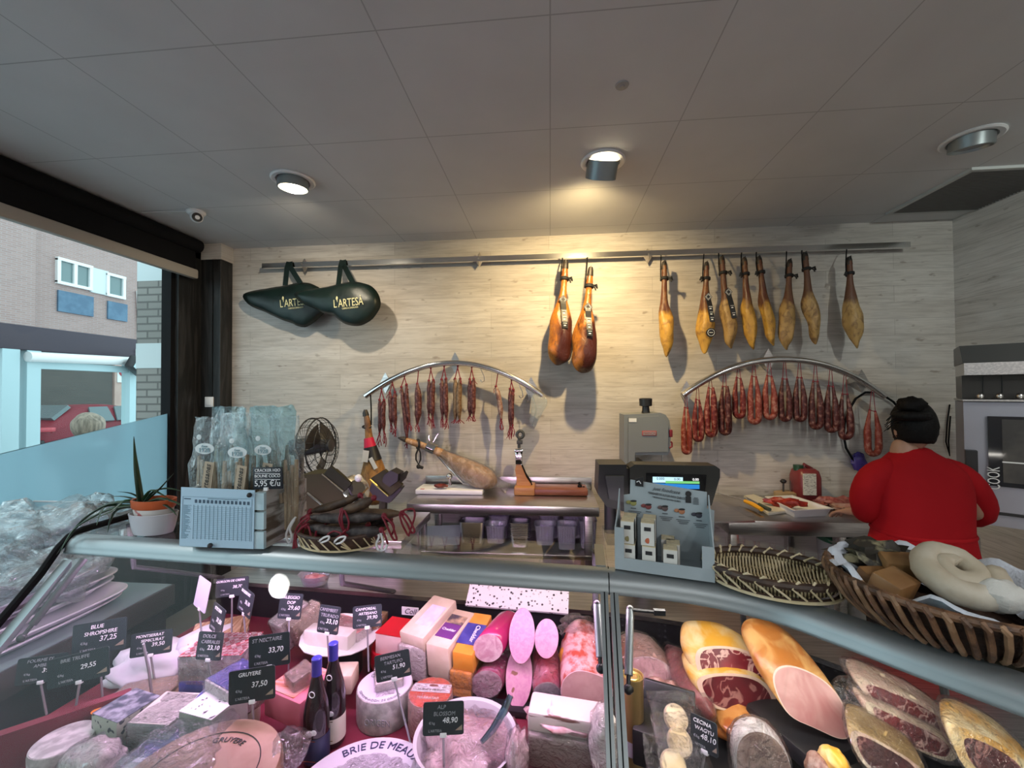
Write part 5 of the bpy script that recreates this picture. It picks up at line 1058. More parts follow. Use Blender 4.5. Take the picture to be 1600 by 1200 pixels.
tag(obj('clear_bag', MB().ball(tc + V((-.02, -.02, .205)), (.16, .26, .035), 24, jit=.5).jitter(.02, 16), M_BAG, smooth=180), 'crinkled clear bag lying in the topmost white tray', 'bag', 'clear bags on the side table')
for i, (px, py, Y, r, lab) in enumerate((((60), 850, 1.75, (.33, .26, .16), 'big crumpled clear bag heap at the left edge, near the window'), (120, 825, 1.85, (.26, .22, .10), 'clear bag spreading behind the black counter edge'), (30, 895, 1.55, (.30, .22, .10), 'clear bag in front, low at the left edge of the picture'))):
    c = P(px, py, Y=Y); c.z = max(c.z, LTZ + r[2] * .9)
    tag(obj('clear_bag', MB().ball(c, r, 40, jit=.55, seed=i * 3).jitter(.045, 9, i).jitter(.02, 26, i), M_BAGH, smooth=180), lab, 'bag', 'clear bags on the side table')
c = P(48, 806, Y=1.95); q0 = V((c.x, c.y, c.z - .10)); t = thing('clear_box', 'translucent open plastic box standing at the window behind the bags', 'box', q0)
def rc(w_, d_, z): return [q0 + V((sx * w_ / 2, sy * d_ / 2, z)) for sx, sy in ((-1, -1), (1, -1), (1, 1), (-1, 1))]
obj('box_wall', MB().loft([rc(.42, .26, 0), rc(.48, .32, .13), rc(.47, .31, .13), rc(.41, .25, .004)]), glass('milky_plastic', (.82, .93, .95), .1, .1, 1, .1, 20, milk=.2), t, smooth=0); obj('box_rim', MB().tube(rc(.48, .32, .13), .006, 6, closed=True), M_WPL, t)
obj('box_foot', bx2(q0 + V((-.2, -.12, LTZ + .004 - q0.z)), q0 + V((.2, .12, 0))), M_LIL, t, smooth=0)
t = thing('white_dish', 'white dish at the far left, seen through the end glass of the counter', 'tray', P(20, 935, Z=LTZ + .04)); c = P(18, 936, Z=LTZ + .03)
obj('dish', MB().lathe([(.10, 0), (.15, .03), (.155, .034), (.14, .03), (.001, .006)], c, 32, sx=.9, cap=False), M_LIL, t)
# ================================================================ things on top of the counter
T = 1.1925
# ---- aloe in its pots
p = P(221, 838, Z=T); ax_ = S(35, p); t = thing('potted_aloe', 'aloe plant in an orange rimmed pot inside a white oval pot', 'plant', p)
py_ = p + V((0, .045, 0))
obj('outer_pot', MB().lathe([(ax_ * .86, 0), (ax_ * .95, .02), (ax_ * 1.08, .072), (ax_ * 1.03, .073), (ax_ * .85, .03)], py_, 36, sy=.62), mat('white_glaze', (.55, .55, .60), .3), t)
ip = obj('inner_pot', MB().lathe([(ax_ * .6, .02), (ax_ * .86, .075), (ax_ * .9, .092), (ax_ * .84, .092)], py_, 32, sy=.62, cap=False), mat('floral_white', (.62, .58, .56), .5, col2=(.42, .12, .12), scale=22, lo=.60, hi=.66), t)
obj('orange_rim', MB().lathe([(ax_ * .9, .09), (ax_ * .97, .096), (ax_ * 1.0, .122), (ax_ * .9, .122), (ax_ * .84, .10)], py_, 32, sy=.62, cap=False), mat('orange_glaze', (.52, .10, .025), .4), ip)
obj('soil', MB().lathe([(.001, .108), (ax_ * .88, .106)], py_, 24, sy=.62, cap=False), mat('soil', (.03, .02, .015), .9), t)
M_ALOE = mat('aloe_leaf', (.010, .030, .015), .38, col2=(.028, .075, .032), scale=10, stretch=(1, 1, .4))
YP = py_.y
LV = [([(221, 790), (214, 740), (211, 712), (209, 682)], 0, 6.2), ([(220, 792), (217, 765), (213, 741)], -.03, 3.8), ([(226, 785), (248, 765), (262, 750), (272, 739)], .02, 3), ([(222, 780), (205, 771), (183, 768)], -.03, 3.2), ([(222, 784), (195, 776), (166, 776)], .0, 3), ([(218, 784), (172, 787), (130, 812), (106, 842), (88, 867)], -.10, 5.5), ([(222, 788), (170, 796), (122, 822), (103, 845), (94, 864)], -.14, 5), ([(215, 790), (184, 796), (172, 814), (168, 833)], -.05, 5.5), ([(212, 790), (168, 790), (156, 804), (151, 821)], -.08, 4), ([(226, 784), (240, 768), (262, 763), (286, 768)], .03, 4.5), ([(228, 786), (250, 779), (272, 784), (292, 794)], -.02, 5), ([(226, 788), (250, 786), (268, 796), (276, 806)], -.05, 4), ([(216, 786), (196, 782), (172, 800), (140, 812)], -.11, 4.5), ([(224, 780), (236, 766), (252, 772), (262, 778)], .0, 3.6)]
for pts, dy, r in LV:
    k = len(pts); pp = cr_spline([P(x, y, Y=YP + dy * i / (k - 1)) for i, (x, y) in enumerate(pts)], 4); n = len(pp)
    obj('leaf', MB().tube(pp, [S(r, pp[0]) * (1 - .93 * (i / (n - 1)) ** 1.3) for i in range(n)], 8, flat=.45), M_ALOE, t)
# ---- jar behind the poster
p = P(275, 846, Z=T); r_ = S(11, p); t = thing('spice_tin', 'dark red tin with a pale picture standing beside the aloe', 'tin', p + V((0, .06, 0)))
zt = P(275, 793, Y=p.y + .03).z
obj('tin_body', MB().lathe([(r_, 0), (r_, zt - T)], p + V((0, .06, 0)), 24), mat('red_brown_label', (.16, .02, .015), .4, col2=(.36, .27, .18), scale=7, lo=.52, hi=.56, stretch=(1, 1, 1.6)), t); obj('tin_lid', MB().lathe([(r_ * 1.02, zt - T), (r_ * 1.02, zt - T + .018), (.001, zt - T + .02)], p + V((0, .06, 0)), 24, cap=False), mat('pale_lid', (.6, .58, .5), .4), t)
# ---- whitewashed crate with poster and bread stick bags
c0, c1 = P(283, 855, Z=T), P(412, 859, Z=T); ux = (c1 - c0).normalized(); uy = V((-ux.y, ux.x, 0)); up_ = V((0, 0, 1)); wid = (c1 - c0).length; hc_ = P(412, 768, Y=c1.y).z - T; dpt = .235
M_CRT = mat('whitewashed_crate', (.10, .075, .055), .75, col2=(.42, .42, .40), scale=5, detail=6, lo=.38, hi=.52, stretch=(1, 1, 5), dist=.8, bump=.4, bscale=40); M_CRB = mat('blue_white_boards', (.38, .55, .62), .7, col2=(.50, .66, .72), scale=8)
t = thing('wooden_crate', 'whitewashed wooden crate full of bagged bread sticks, poster pinned on its front', 'crate', (c0 + c1) / 2 + uy * dpt / 2)
def cb(m, s0, s1, t0, t1, z0, z1): return m.loft([[c0 + ux * s + uy * q + up_ * z for s, q in ((s0, t0), (s1, t0), (s1, t1), (s0, t1))] for z in (z0, z1)])
hb_ = hc_ / 3
for i in range(3): obj('front_board', cb(MB(), 0, wid, 0, .012, i * hb_ + .002, (i + 1) * hb_ - .006), M_CRB, t, smooth=0); obj('rear_board', cb(MB(), 0, wid, dpt - .012, dpt, i * hb_ + .002, (i + 1) * hb_ - .006), M_CRT, t, smooth=0)
for s_ in (0, wid - .014):
    pn = cb(MB(), s_, s_ + .014, .012, dpt - .012, .001, hc_ * .66); cb(pn, s_, s_ + .014, .012, .075, hc_ * .66, hc_); cb(pn, s_, s_ + .014, .165, dpt - .012, hc_ * .66, hc_); cb(pn, s_, s_ + .014, .075, .165, hc_ * .86, hc_)
    obj('side_panel', pn, M_CRT, t, smooth=0)
for s_ in (.0, wid - .014):
    for q in (.012, dpt - .03): obj('corner_post', cb(MB(), s_ + (.014 if s_ == 0 else -.018), s_ + (.032 if s_ == 0 else .0), q, q + .018, .001, hc_ - .004), M_CRT, t, smooth=0)
obj('floor_board', cb(MB(), .014, wid - .014, .012, dpt - .012, .001, .012), M_CRT, t, smooth=0)
t = thing('poster', 'printed chart with a row of small pictures, pinned to the crate front', 'poster', P(340, 858, Z=T) - uy * .003)
cn = [P(x, y, Y=c0.y + (c1.y - c0.y) * (x - 283) / 129 - .004) for x, y in ((280, 853), (396, 858), (398, 766), (283, 761))]
pa, pb, pc_, pd = cn
def pq(u, v): return pa.lerp(pb, u).lerp(pd.lerp(pc_, u), v)
M_PAP = mat('pale_blue_paper', (.42, .60, .74), .6); obj('sheet', MB().add(cn + [q + uy * .0015 for q in cn], [(0, 1, 2, 3), (4, 5, 6, 7), (0, 1, 5, 4), (1, 2, 6, 5), (2, 3, 7, 6), (3, 0, 4, 7)]), M_PAP, t, smooth=0)
M_PRT = mat('grey_blue_print', (.20, .32, .42), .6); M_PRD = mat('dark_blue_print', (.05, .09, .14), .6); pr = MB(); ph = MB()
def strip(m, u0, u1, v0, v1, o=-.0012):
    q = [pq(u0, v0) + uy * o, pq(u1, v0) + uy * o, pq(u1, v1) + uy * o, pq(u0, v1) + uy * o]; m.add(q + [a + uy * .0008 for a in q], [(0, 1, 2, 3), (4, 5, 6, 7), (0, 1, 5, 4), (1, 2, 6, 5), (2, 3, 7, 6), (3, 0, 4, 7)])
for i in range(15): u = .185 + i * .0545; strip(pr, u - .0012, u + .0012, .13, .71)
rn = random.Random(3)
for i in range(36): v = .135 + i * .016; strip(pr, .045, .045 + .09 * rn.random() + .02, v, v + .007)
for i in range(18): v = .15 + i * .031; strip(pr, .185, .95, v, v + .0012)
strip(pr, .03, .97, .845, .848); strip(pr, .03, .033, .13, .845); strip(pr, .967, .970, .13, .845)
for i in range(14): strip(ph, .198 + i * .0545, .226 + i * .0545, .745, .80)
strip(ph, .37, .78, .822, .828); strip(ph, .05, .14, .80, .815)
obj('chart_lines', pr, M_PRT, t, smooth=0); tag(obj('chart_pictures', ph, M_PRD, t, smooth=0), None, None)
obj('push_pin', MB().ball(pq(.965, .93) - uy * .012, .008, 10).tube([pq(.965, .93) - uy * .012, pq(.93, .915)], .004, 6), M_INK, t); obj('push_pin', MB().ball(pq(.46, .055) - uy * .012, .008, 10).tube([pq(.46, .055) - uy * .012, pq(.43, .04)], .004, 6), M_INK, t)
M_BRD = mat('bread_stick', (.34, .24, .15), .7, col2=(.48, .37, .25), scale=14, bump=.4, bscale=60); M_OVL = mat('pale_oval_label', (.66, .74, .76), .6); M_TEAL = mat('teal_print', (.20, .36, .42), .6)
M_BAGT = glass('teal_tinted_film', (.72, .90, .94), .08, .03, 2.2, .9, 22)
M_BAGF = glass('clear_bag_film', (.95, .98, .985), .08, .02, 2.0, .8, 20)
def bread_bag(label, x0, x1, ytop, q, nst, oval, seed):
    """bag standing in the crate, q metres behind its front"""
    rd = random.Random(seed); Yb = c0.y + q
    A, B = P(x0, 770, Y=Yb), P(x1, 770, Y=Yb); zt = P((x0 + x1) / 2, ytop, Y=Yb).z; z0 = T + .02; w_ = B.x - A.x; cx = (A.x + B.x) / 2
    t = thing('bread_stick_bag', label, 'bag', (cx, Yb, z0), group='bags of bread sticks in the crate')
    rings = []
    for k, (f, ww, dd) in enumerate(((0, .9, .028), (.3, 1, .034), (.62, 1, .033), (.78, 1.0, .024), (.90, .98, .012), (1.0, 1.04, .004), (1.05, 1.02, .003))):
        rings.append([V((cx + w_ / 2 * ww * math.copysign(abs(cos(a)) ** .6, cos(a)), Yb + dd * math.copysign(abs(sin(a)) ** .7, sin(a)), z0 + (zt - z0) * f)) for a in [2 * pi * i / 26 for i in range(26)]])
    obj('bag_film', MB().loft(rings, False).sub(1).jitter(.010, 18, seed).jitter(.007, 55, seed), M_BAGF if seed % 2 else M_BAGT, t, smooth=180)
    for i in range(nst):
        x = cx + w_ * .42 * ((i + .5) / nst * 2 - 1) + rd.uniform(-.004, .004); h_ = (zt - z0) * rd.uniform(.55, .72); dy = rd.uniform(-.012, .012)
        obj('bread_stick', MB().tube([(x + rd.uniform(-.006, .006), Yb + dy, z0 + .01), (x, Yb + dy, z0 + h_ * .5), (x + rd.uniform(-.01, .01), Yb + dy, z0 + h_)], [.008, .0095, .006], 7), M_BRD, t)
    if oval:
        ox, oy, ow, oh = oval; c = P(ox, oy, Y=Yb - .045); l_ = obj('oval_label', MB().lathe([(.001, .002), (S(ow / 2, c), .001), (S(ow / 2, c), 0)], c, 28, axis=(0, -1, 0), sy=oh / ow, cap=False), M_OVL, t)
        txt('Forn', c + V((0, -.003, S(oh * .22, c))), (1, 0, 0), up_, S(oh * .22, c), M_TEAL, l_, shear=.3); txt('1928', c + V((0, -.003, -S(oh * .14, c))), (1, 0, 0), up_, S(oh * .42, c), M_TEAL, l_)
        e_ = P(ox - ow * .28, oy - 18, Y=Yb - .04); obj('round_seal', MB().lathe([(.001, .002), (S(4, e_), .001), (S(4, e_), 0)], e_, 18, axis=(0, -1, 0), cap=False), M_OVL, t)
        w2 = P(ox + 3, oy + 47, Y=Yb - .042); s2 = obj('paper_sleeve', MB().box(w2 + V((0, .004, 0)), (S(16, w2), .003, S(52, w2)), Matrix.Rotation(.14, 3, 'Y')), mat('cream_sleeve', (.46, .38, .28), .7) if 'cream_sleeve' not in bpy.data.materials else bpy.data.materials['cream_sleeve'], t, smooth=0)
        txt('Artesanes', w2 + V((0, -.001, .0)), V((.14, 0, 1)), V((-1, 0, .14)), S(9, w2), M_INK, s2, wmax=S(46, w2), shear=.3)
bread_bag('clear bag of bread sticks, leftmost in the crate, with the highest oval label', 303, 350, 660, .075, 6, (320, 701, 32, 17), 1)
bread_bag('clear bag of bread sticks, second from the left, its oval label lower', 345, 392, 655, .055, 6, (371, 707, 32, 17), 3)
bread_bag('clear bag of bread sticks behind the chalk price sign, oval label half covered', 385, 432, 655, .085, 6, (411, 703, 28, 16), 5)
bread_bag('clear bag of bread sticks in the right front of the crate', 424, 470, 660, .10, 8, None, 7)
bread_bag('teal tinted bag of bread sticks at the back left of the crate', 330, 385, 645, .165, 6, None, 2)
bread_bag('teal tinted bag of bread sticks at the back right of the crate, tallest', 390, 462, 643, .18, 9, None, 4)
c = P(419, 747, Y=c0.y + .006); t = thing('price_sign', 'black chalk price sign reading 5,95 clipped in front of the bread sticks', 'price sign', c - V((0, 0, .05)))
M_CHK = mat('chalkboard', (.006, .009, .016), .5); w_, h_ = S(49, c), S(34, c); obj('sign_board', MB().box(c, (w_, .005, h_), Matrix.Rotation(-.03, 3, 'Y'), .002), M_CHK, t)
for s_, hh, dz in (('CRACKER H2O', .010, .36), ('BOUNE COCO', .010, .10), ('5,95 \u20ac/u', .020, -.24)):
    q = c + V((0, -.0035, h_ * dz)); txt(s_, q, (1, 0, .03), up_, hh, M_TEXT, t, wmax=w_ * .86)
obj('underline', MB().box(c + V((0, -.0035, h_ * .22)), (w_ * .85, .001, .0015)).box(c + V((0, -.0035, -h_ * .05)), (w_ * .85, .001, .0015)), M_TEXT, t, smooth=0)
obj('clip', MB().box(P(416, 764, Y=c0.y + .002), (.014, .008, .01)), M_WPL, t, smooth=0)
# ---- tray of dry sausages with red strings
p0, p1 = P(462, 852, Z=T), P(585, 858, Z=T); ctr = (p0 + p1) / 2 + V((0, .055, 0)); a_ = (p1 - p0).length / 2; M_WKD = mat('dark_wicker', (.030, .014, .009), .6, col2=(.07, .035, .02), scale=30, bump=.5, bscale=120); M_STRAW = mat('pale_straw', (.60, .50, .30), .65, col2=(.70, .60, .40), scale=20)
t = thing('sausage_tray', 'dark wicker tray edged with pale straw, piled with dry sausages', 'tray', ctr)
def oval(k, z, n=44, a=a_, b=.105, c=ctr, rz=-.05): return [V((c.x + a * k * cos(q) * cos(rz) - b * k * sin(q) * sin(rz), c.y + a * k * cos(q) * sin(rz) + b * k * sin(q) * cos(rz), T + z)) for q in [2 * pi * i / n for i in range(n)]]
obj('tray_shell', MB().loft([oval(.9, .001), oval(1.0, .012), oval(1.08, .045), oval(1.05, .046), oval(.95, .014), oval(.85, .008)]), M_WKD, t)
obj('rim_cord', MB().tube(oval(1.08, .047), .006, 8, closed=True), M_WKD, t); obj('foot_cord', MB().tube(oval(1.0, .004), .0035, 6, closed=True), M_STRAW, t)
sw = MB(); o1, o2 = oval(1.095, .044, 26), oval(1.01, .006, 26)
for i in range(26): sw.tube([o1[i], o2[(i + 1) % 26]], .0022, 5); 
for i in range(0, 26, 3):
    for dz in (.010, .020): sw.tube([o2[(i + 1) % 26] + V((0, -.003, 0)), o1[i] * .3 + o2[i] * .7 + V((.004, -.004, dz - .004))], .002, 5)
obj('straw_stitch', sw, M_STRAW, t)
M_SALA = mat('floury_dry_sausage', (.045, .022, .012), .6, col2=(.13, .075, .04), scale=16, bump=.5, bscale=90); M_SALG = mat('grey_floury_sausage', (.022, .015, .016), .6, col2=(.10, .08, .075), scale=30, bump=.5, bscale=90)
Yc = ctr.y
SA = [((480, 822), (548, 832), 8, Yc - .05, M_SALG, 'dry sausage at the bottom left of the tray pile'), ((540, 830), (596, 828), 9, Yc - .06, M_SALG, 'dark dry sausage at the bottom right of the tray pile'), ((500, 826), (575, 820), 8, Yc, M_SALA, 'dry sausage in the middle of the pile'), ((482, 808), (600, 806), 8, Yc - .04, M_SALG, 'long grey dry sausage lying level across the pile'), ((545, 798), (628, 802), 8, Yc - .01, M_SALA, 'brown dry sausage reaching out to the right of the pile'), ((485, 799), (563, 774), 6.6, Yc + .0, M_SALA, 'dry sausage slanting up at the top left of the pile'), ((535, 798), (584, 778), 8, Yc - .045, M_SALA, 'short dry sausage slanting up on top of the pile'), ((515, 815), (610, 812), 7, Yc + .04, M_SALG, 'dry sausage at the back of the pile')]
def redstr(m, px, Y, r=.0034): return m.tube(cr_spline([P(x, y, Y=Y - .006 * (i % 2)) for i, (x, y) in enumerate(px)], 4), r, 5)
STR = {3: [[(484, 808), (472, 815), (462, 830), (458, 858), (456, 872), (459, 878), (462, 870), (461, 850), (470, 825), (484, 810)], [(600, 806), (612, 818), (618, 835), (620, 843), (614, 842), (606, 825), (598, 808)]],
       4: [[(628, 800), (636, 806), (644, 820), (648, 830), (643, 832), (636, 818), (627, 804)], [(626, 800), (636, 796), (646, 796), (648, 806), (644, 820), (638, 838)], [(624, 803), (628, 818), (634, 830), (637, 836)]],
       5: [[(486, 799), (478, 806), (470, 812), (474, 830), (468, 846)], [(563, 774), (568, 780)]],
       6: [[(536, 797), (534, 812), (538, 830), (544, 848), (548, 860), (551, 861)], [(538, 797), (545, 815), (543, 835), (549, 858)], [(534, 797), (530, 812), (536, 828)]],
       7: [[(516, 812), (506, 822), (498, 838), (500, 850)], [(610, 810), (616, 824), (612, 836)]], 1: [[(541, 828), (530, 838), (518, 842), (512, 836), (522, 830), (534, 834)], [(596, 826), (602, 838), (606, 850)]], 0: [[(480, 820), (470, 826), (462, 840), (464, 856)], [(548, 830), (556, 844), (552, 856)], [(482, 822), (486, 840), (484, 856), (490, 862), (492, 846), (494, 830)]], 2: [[(500, 824), (496, 836), (488, 846), (489, 864)]]}
for i, (a, b, r, Y, m, lab) in enumerate(SA):
    pa, pb = P(*a, Y=Y), P(*b, Y=Y); s = thing('dry_sausage', lab, 'sausage', (pa + pb) / 2, group='dry sausages on the wicker tray')
    obj('sausage_link', slink(MB(), [pa.lerp(pb, j / 14) + V((0, 0, -.006 * sin(pi * j / 14))) for j in range(15)], S(r, pa)), m, s)
    for q in (pa, pb): obj('end_knot', MB().ball(q, .010, 8), M_RED, s)
    for q in STR.get(i, [[a, (a[0] - 4, a[1] + 12), (a[0] - 2, a[1] + 22)]]): obj('red_string', redstr(MB(), q, Y - .02), M_RED, s)
for px, Y, lab in (([(462, 808), (456, 815), (450, 826), (447, 838), (452, 848), (456, 838), (453, 826), (460, 812)], Yc - .03, 'loop of white string at the left end of the sausage tray'), ([(586, 828), (592, 838), (588, 850), (592, 860), (602, 858), (605, 846), (600, 834), (594, 830), (598, 845), (596, 858)], Yc - .06, 'loops of white string at the right end of the sausage tray')):
    tag(obj('white_string', MB().tube(cr_spline([P(x, y, Y=Y) for x, y in px], 4), .0036, 6), M_WPL), lab, 'string')
for px, lab in (([(498, 846), (506, 840), (514, 838), (512, 844), (502, 848)], 'small white string loop in front of the sausage tray, left'), ([(521, 848), (530, 840), (540, 839), (534, 847), (526, 850)], 'small white string loop in front of the sausage tray, right')):
    tag(obj('white_string', MB().tube(cr_spline([P(x, y, Y=Yc - .125) for x, y in px], 4), .0030, 6, closed=True), M_WPL), lab, 'string')
# ---- cardboard display with small boxes
k0, k1 = P(961, 888, Z=T), P(1117, 910, Z=T); ux = (k1 - k0).normalized(); uy = V((-ux.y, ux.x, 0)); kw = (k1 - k0).length; kd = .125
M_CARD = mat('grey_blue_card', (.34, .40, .43), .65, col2=(.38, .44, .47), scale=5)
t = thing('cardboard_display', 'grey cardboard counter display with printed back panel holding small white boxes', 'display', (k0 + k1) / 2 + uy * kd / 2)
def kp(s, q, z): return k0 + ux * s + uy * q + V((0, 0, z))
def kbox(s0, s1, q0, q1, z0, z1): return MB().loft([[kp(s, q, z) for s, q in ((s0, q0), (s1, q0), (s1, q1), (s0, q1))] for z in (z0, z1)])
obj('base', kbox(0, kw, 0, kd, 0, .004), M_CARD, t, smooth=0); obj('front_lip', kbox(.0, kw, -.003, 0, 0, .034), M_CARD, t, smooth=0)
for s0, s1 in ((0, .026), (kw - .03, kw)): obj('front_tab', kbox(s0, s1, -.003, 0, .034, .118 if s0 == 0 else .092), M_CARD, t, smooth=0)
for s0 in (0, kw - .003): obj('side_wall', MB().prism([(0, 0), (kd, 0), (kd, .20), (kd * .6, .15), (0, .118 if s0 == 0 else .092)], kp(s0, 0, 0), uy, V((0, 0, 1)), ux * .003), M_CARD, t, smooth=0)
Yk = (kp(kw / 2, kd, 0)).y; bt = lambda x, y: kp(0, kd, 0) + ux * ((P(x, y, Y=Yk) - kp(0, kd, 0)).dot(ux)) + V((0, 0, P(x, y, Y=Yk).z - T))
ol = [bt(x, y) for x, y in ((976, 880), (973, 777), (983, 775), (984, 752), (1103, 765), (1103, 790), (1114, 792), (1113, 905))]; n = len(ol)
for q in ol[:1] + ol[-1:]: q.z = T + .001
obj('back_panel', MB().add(ol + [q + uy * .003 for q in ol], [tuple(range(n)), tuple(range(n, 2 * n))[::-1]] + [(i, (i + 1) % n, n + (i + 1) % n, n + i) for i in range(n)]), M_CARD, t, smooth=0)
def bo(x, y): return bt(x, y) - uy * .002
r_ = (bo(1100, 775) - bo(990, 763)); M_PGR = mat('dark_grey_print', (.09, .10, .11), .6)
txt('just foodcase', bo(1041, 766), r_, up_, S(5.5, bo(1041, 768)), M_PGR, t, wmax=S(48, bo(1041, 768)), shear=.35)
txt('MARIDAJES DE AUTOR PARA QUESOS', bo(1041, 774), r_, up_, S(3.6, bo(1041, 775)), M_PGR, t, wmax=S(54, bo(1041, 775)))
txt('TABLEROS DE AUTOR PARA QUESOS', bo(1041, 779.5), r_, up_, S(2.4, bo(1041, 779)), M_PGR, t, wmax=S(42, bo(1041, 779)))
lg = obj('black_tab', MB().add([q for q in (bo(992, 750), bo(1005, 746), bo(1005, 762), bo(992, 761))] + [q - uy * .002 for q in (bo(992, 750), bo(1005, 746), bo(1005, 762), bo(992, 761))], [(0, 1, 2, 3), (4, 5, 6, 7), (0, 1, 5, 4), (1, 2, 6, 5), (2, 3, 7, 6), (3, 0, 4, 7)]), M_BLK, t, smooth=0)
obj('tab_mark', MB().tube([bo(994, 755) - uy * .003, bo(998, 753) - uy * .003, bo(1001, 757) - uy * .003], .0015, 4), M_TEXT, lg)
rb_ = obj('award_ribbon', MB().lathe([(.001, .001), (S(4.4, bo(1075, 769)), .001), (S(4.4, bo(1075, 769)), 0)], bo(1075, 769), 20, axis=-uy, cap=False).box(bo(1075, 778), (S(8, bo(1075, 778)), .001, S(10, bo(1075, 778))), math.atan2(ux.y, ux.x)), M_INK, t, smooth=0)
tx_ = MB()
for i in range(6): q = bo(1086.5, 774.5 + i * 1.9); tx_.box(q, (S(8 - 2 * (i == 0), q), .0008, S(.9, q)), math.atan2(ux.y, ux.x))
obj('small_print', tx_, M_PGR, t, smooth=0)
pcs = [((989, 788), (.30, .30, .10)), ((1013, 792), (.20, .05, .05)), ((1039, 793), (.12, .08, .08)), ((1065, 796), (.42, .18, .09)), ((1091, 800), (.05, .05, .07))]
for i, ((x, y), col) in enumerate(pcs):
    c = bo(x, y); m2 = mat('pot_print_%d' % i, col, .6); g = obj('pot_picture', MB().ball(c + V((0, 0, -.002)), (S(5, c), .0015, S(4.2, c)), 10).ball(c + ux * -S(7, c) + V((0, 0, .0)), (S(4.5, c), .0015, S(3, c)), 10), m2, t); obj('pot_lid', MB().ball(c + V((0, -.0012, S(2.6, c))), (S(5.2, c), .0015, S(1.6, c)), 10), M_INK, g)
    tx_ = MB(); q = bo(x, y + 9); tx_.box(q, (S(8, q), .0008, S(1.4, q)), math.atan2(ux.y, ux.x))
    for j in range(3): q = bo(x + 2, y + 14 + j * 2.6); tx_.box(q, (S((20, 16, 12)[j], q), .0008, S(.8, q)), math.atan2(ux.y, ux.x))
    obj('small_print', tx_, M_PGR, t, smooth=0)
M_BXW = mat('white_carton', (.66, .66, .62), .55); M_BXC = mat('cream_carton_top', (.60, .52, .34), .55)
def carton(label, s, q, z, bw=.036, bh=.062, bd=.040, acc=(.3, .08, .04)):
    o = kp(s, q, z); t = thing('small_carton', label, 'carton', o + uy * bd / 2, group='white cartons in the cardboard display')
    obj('carton_body', MB().loft([[o + ux * a + uy * b + V((0, 0, c)) for a, b in ((-bw / 2, 0), (bw / 2, 0), (bw / 2, bd), (-bw / 2, bd))] for c in (0, bh)]), M_BXW, t, smooth=0)
    obj('carton_top', MB().loft([[o + ux * a + uy * b + V((0, 0, c)) for a, b in ((-bw / 2, 0), (bw / 2, 0), (bw / 2, bd), (-bw / 2, bd))] for c in (bh, bh + .002)]).loft([[o + ux * a + uy * b + V((0, 0, c)) for a, b in ((-bw * .2, bd * .6), (bw * .2, bd * .6), (bw * .2, bd * .8), (-bw * .2, bd * .8))] for c in (bh, bh + .003)]), M_BXC, t, smooth=0)
    obj('side_print', MB().loft([[o + ux * a + uy * b + V((0, 0, c)) for a, b in ((bw / 2, .001), (bw / 2 + .001, .001), (bw / 2 + .001, bd - .001), (bw / 2, bd - .001))] for c in (.001, bh - .001)]), M_BLK, t, smooth=0)
    obj('black_label', MB().box(o + V((0, 0, bh * .74)) - uy * .0006, (bw * .5, .001, bh * .17), math.atan2(ux.y, ux.x)), M_INK, t, smooth=0)
    obj('picture', MB().ball(o + V((.002, 0, bh * .22)) - uy * .0004, (bw * .26, .001, bh * .13), 10), mat('carton_picture_%d' % len(bpy.data.materials), acc, .6), t)
for s, q, z, lab, ac in ((.037, .008, .006, 'bottom left carton of the display', (.1, .15, .1)), (.092, .008, .006, 'bottom middle carton of the display', (.08, .05, .06)), (.148, .006, .006, 'bottom right carton of the display, front one', (.03, .03, .05)), (.156, .052, .006, 'carton right behind the front right one', (.2, .1, .1)), (.142, .085, .006, 'carton at the back right of the display', (.2, .2, .2)),
                         (.034, .010, .071, 'upper left carton, nearer of the two there', (.25, .22, .10)), (.037, .056, .071, 'upper left carton, standing behind its neighbour', (.2, .2, .2)), (.089, .012, .071, 'upper middle carton with an orange picture', (.50, .13, .06)), (.092, .058, .071, 'upper middle carton, standing behind the orange one', (.3, .1, .1)), (.037, .056, .006, 'lower left carton at the back, mostly hidden', (.2, .2, .2)), (.092, .058, .006, 'lower middle carton at the back, mostly hidden', (.2, .2, .2))): carton(lab, s, q, z, acc=ac)
# ---- till scale behind the display
YQ = 2.02; t = thing('shop_scale', 'black shop scale with a lit customer screen behind the cardboard display', 'scale', (P(1030, 800, Y=YQ).x, YQ, 0))
obj('screen_housing', slab([(984, 731), (992, 726), (1118, 728), (1125, 733), (1125, 746), (1112, 790), (984, 790)], YQ, .10), mat('black_green_plastic', (.018, .019, .016), .45), t, smooth=0)
obj('printer_housing', slab([(936, 726), (979, 726), (979, 800), (948, 792), (934, 772)], YQ - .01, .16), M_BLK, t, smooth=0); obj('printer_face', slab([(946, 744), (975, 744), (975, 785), (952, 780)], YQ - .03, .02), M_DGREY, t, smooth=0)
obj('neck', slab([(978, 732), (986, 732), (986, 800), (978, 800)], YQ + .02, .06), M_BLK, t, smooth=0)
bz = obj('screen_bezel', slab([(1010, 739), (1104, 742), (1100, 790), (1010, 790)], YQ - .006, .006), mat('screen_black', (.004, .004, .005), .1), t, smooth=0)
def scr(px, name, m, d): return obj(name, slab(px, YQ - d, .002), m, bz, smooth=0)
scr([(1020, 745), (1067, 746), (1067, 754), (1020, 754)], 'screen_white', emit('screen_white_glow', (.55, .85, 1), .8), .010)
scr([(1040, 751.5), (1093, 752.5), (1093, 756), (1040, 755)], 'screen_green', emit('screen_green_glow', (.25, .75, .25), .6), .0125); scr([(1020, 755), (1093, 757.5), (1093, 764), (1020, 764)], 'screen_blue', emit('screen_blue_glow', (.04, .28, .75), .6), .010)
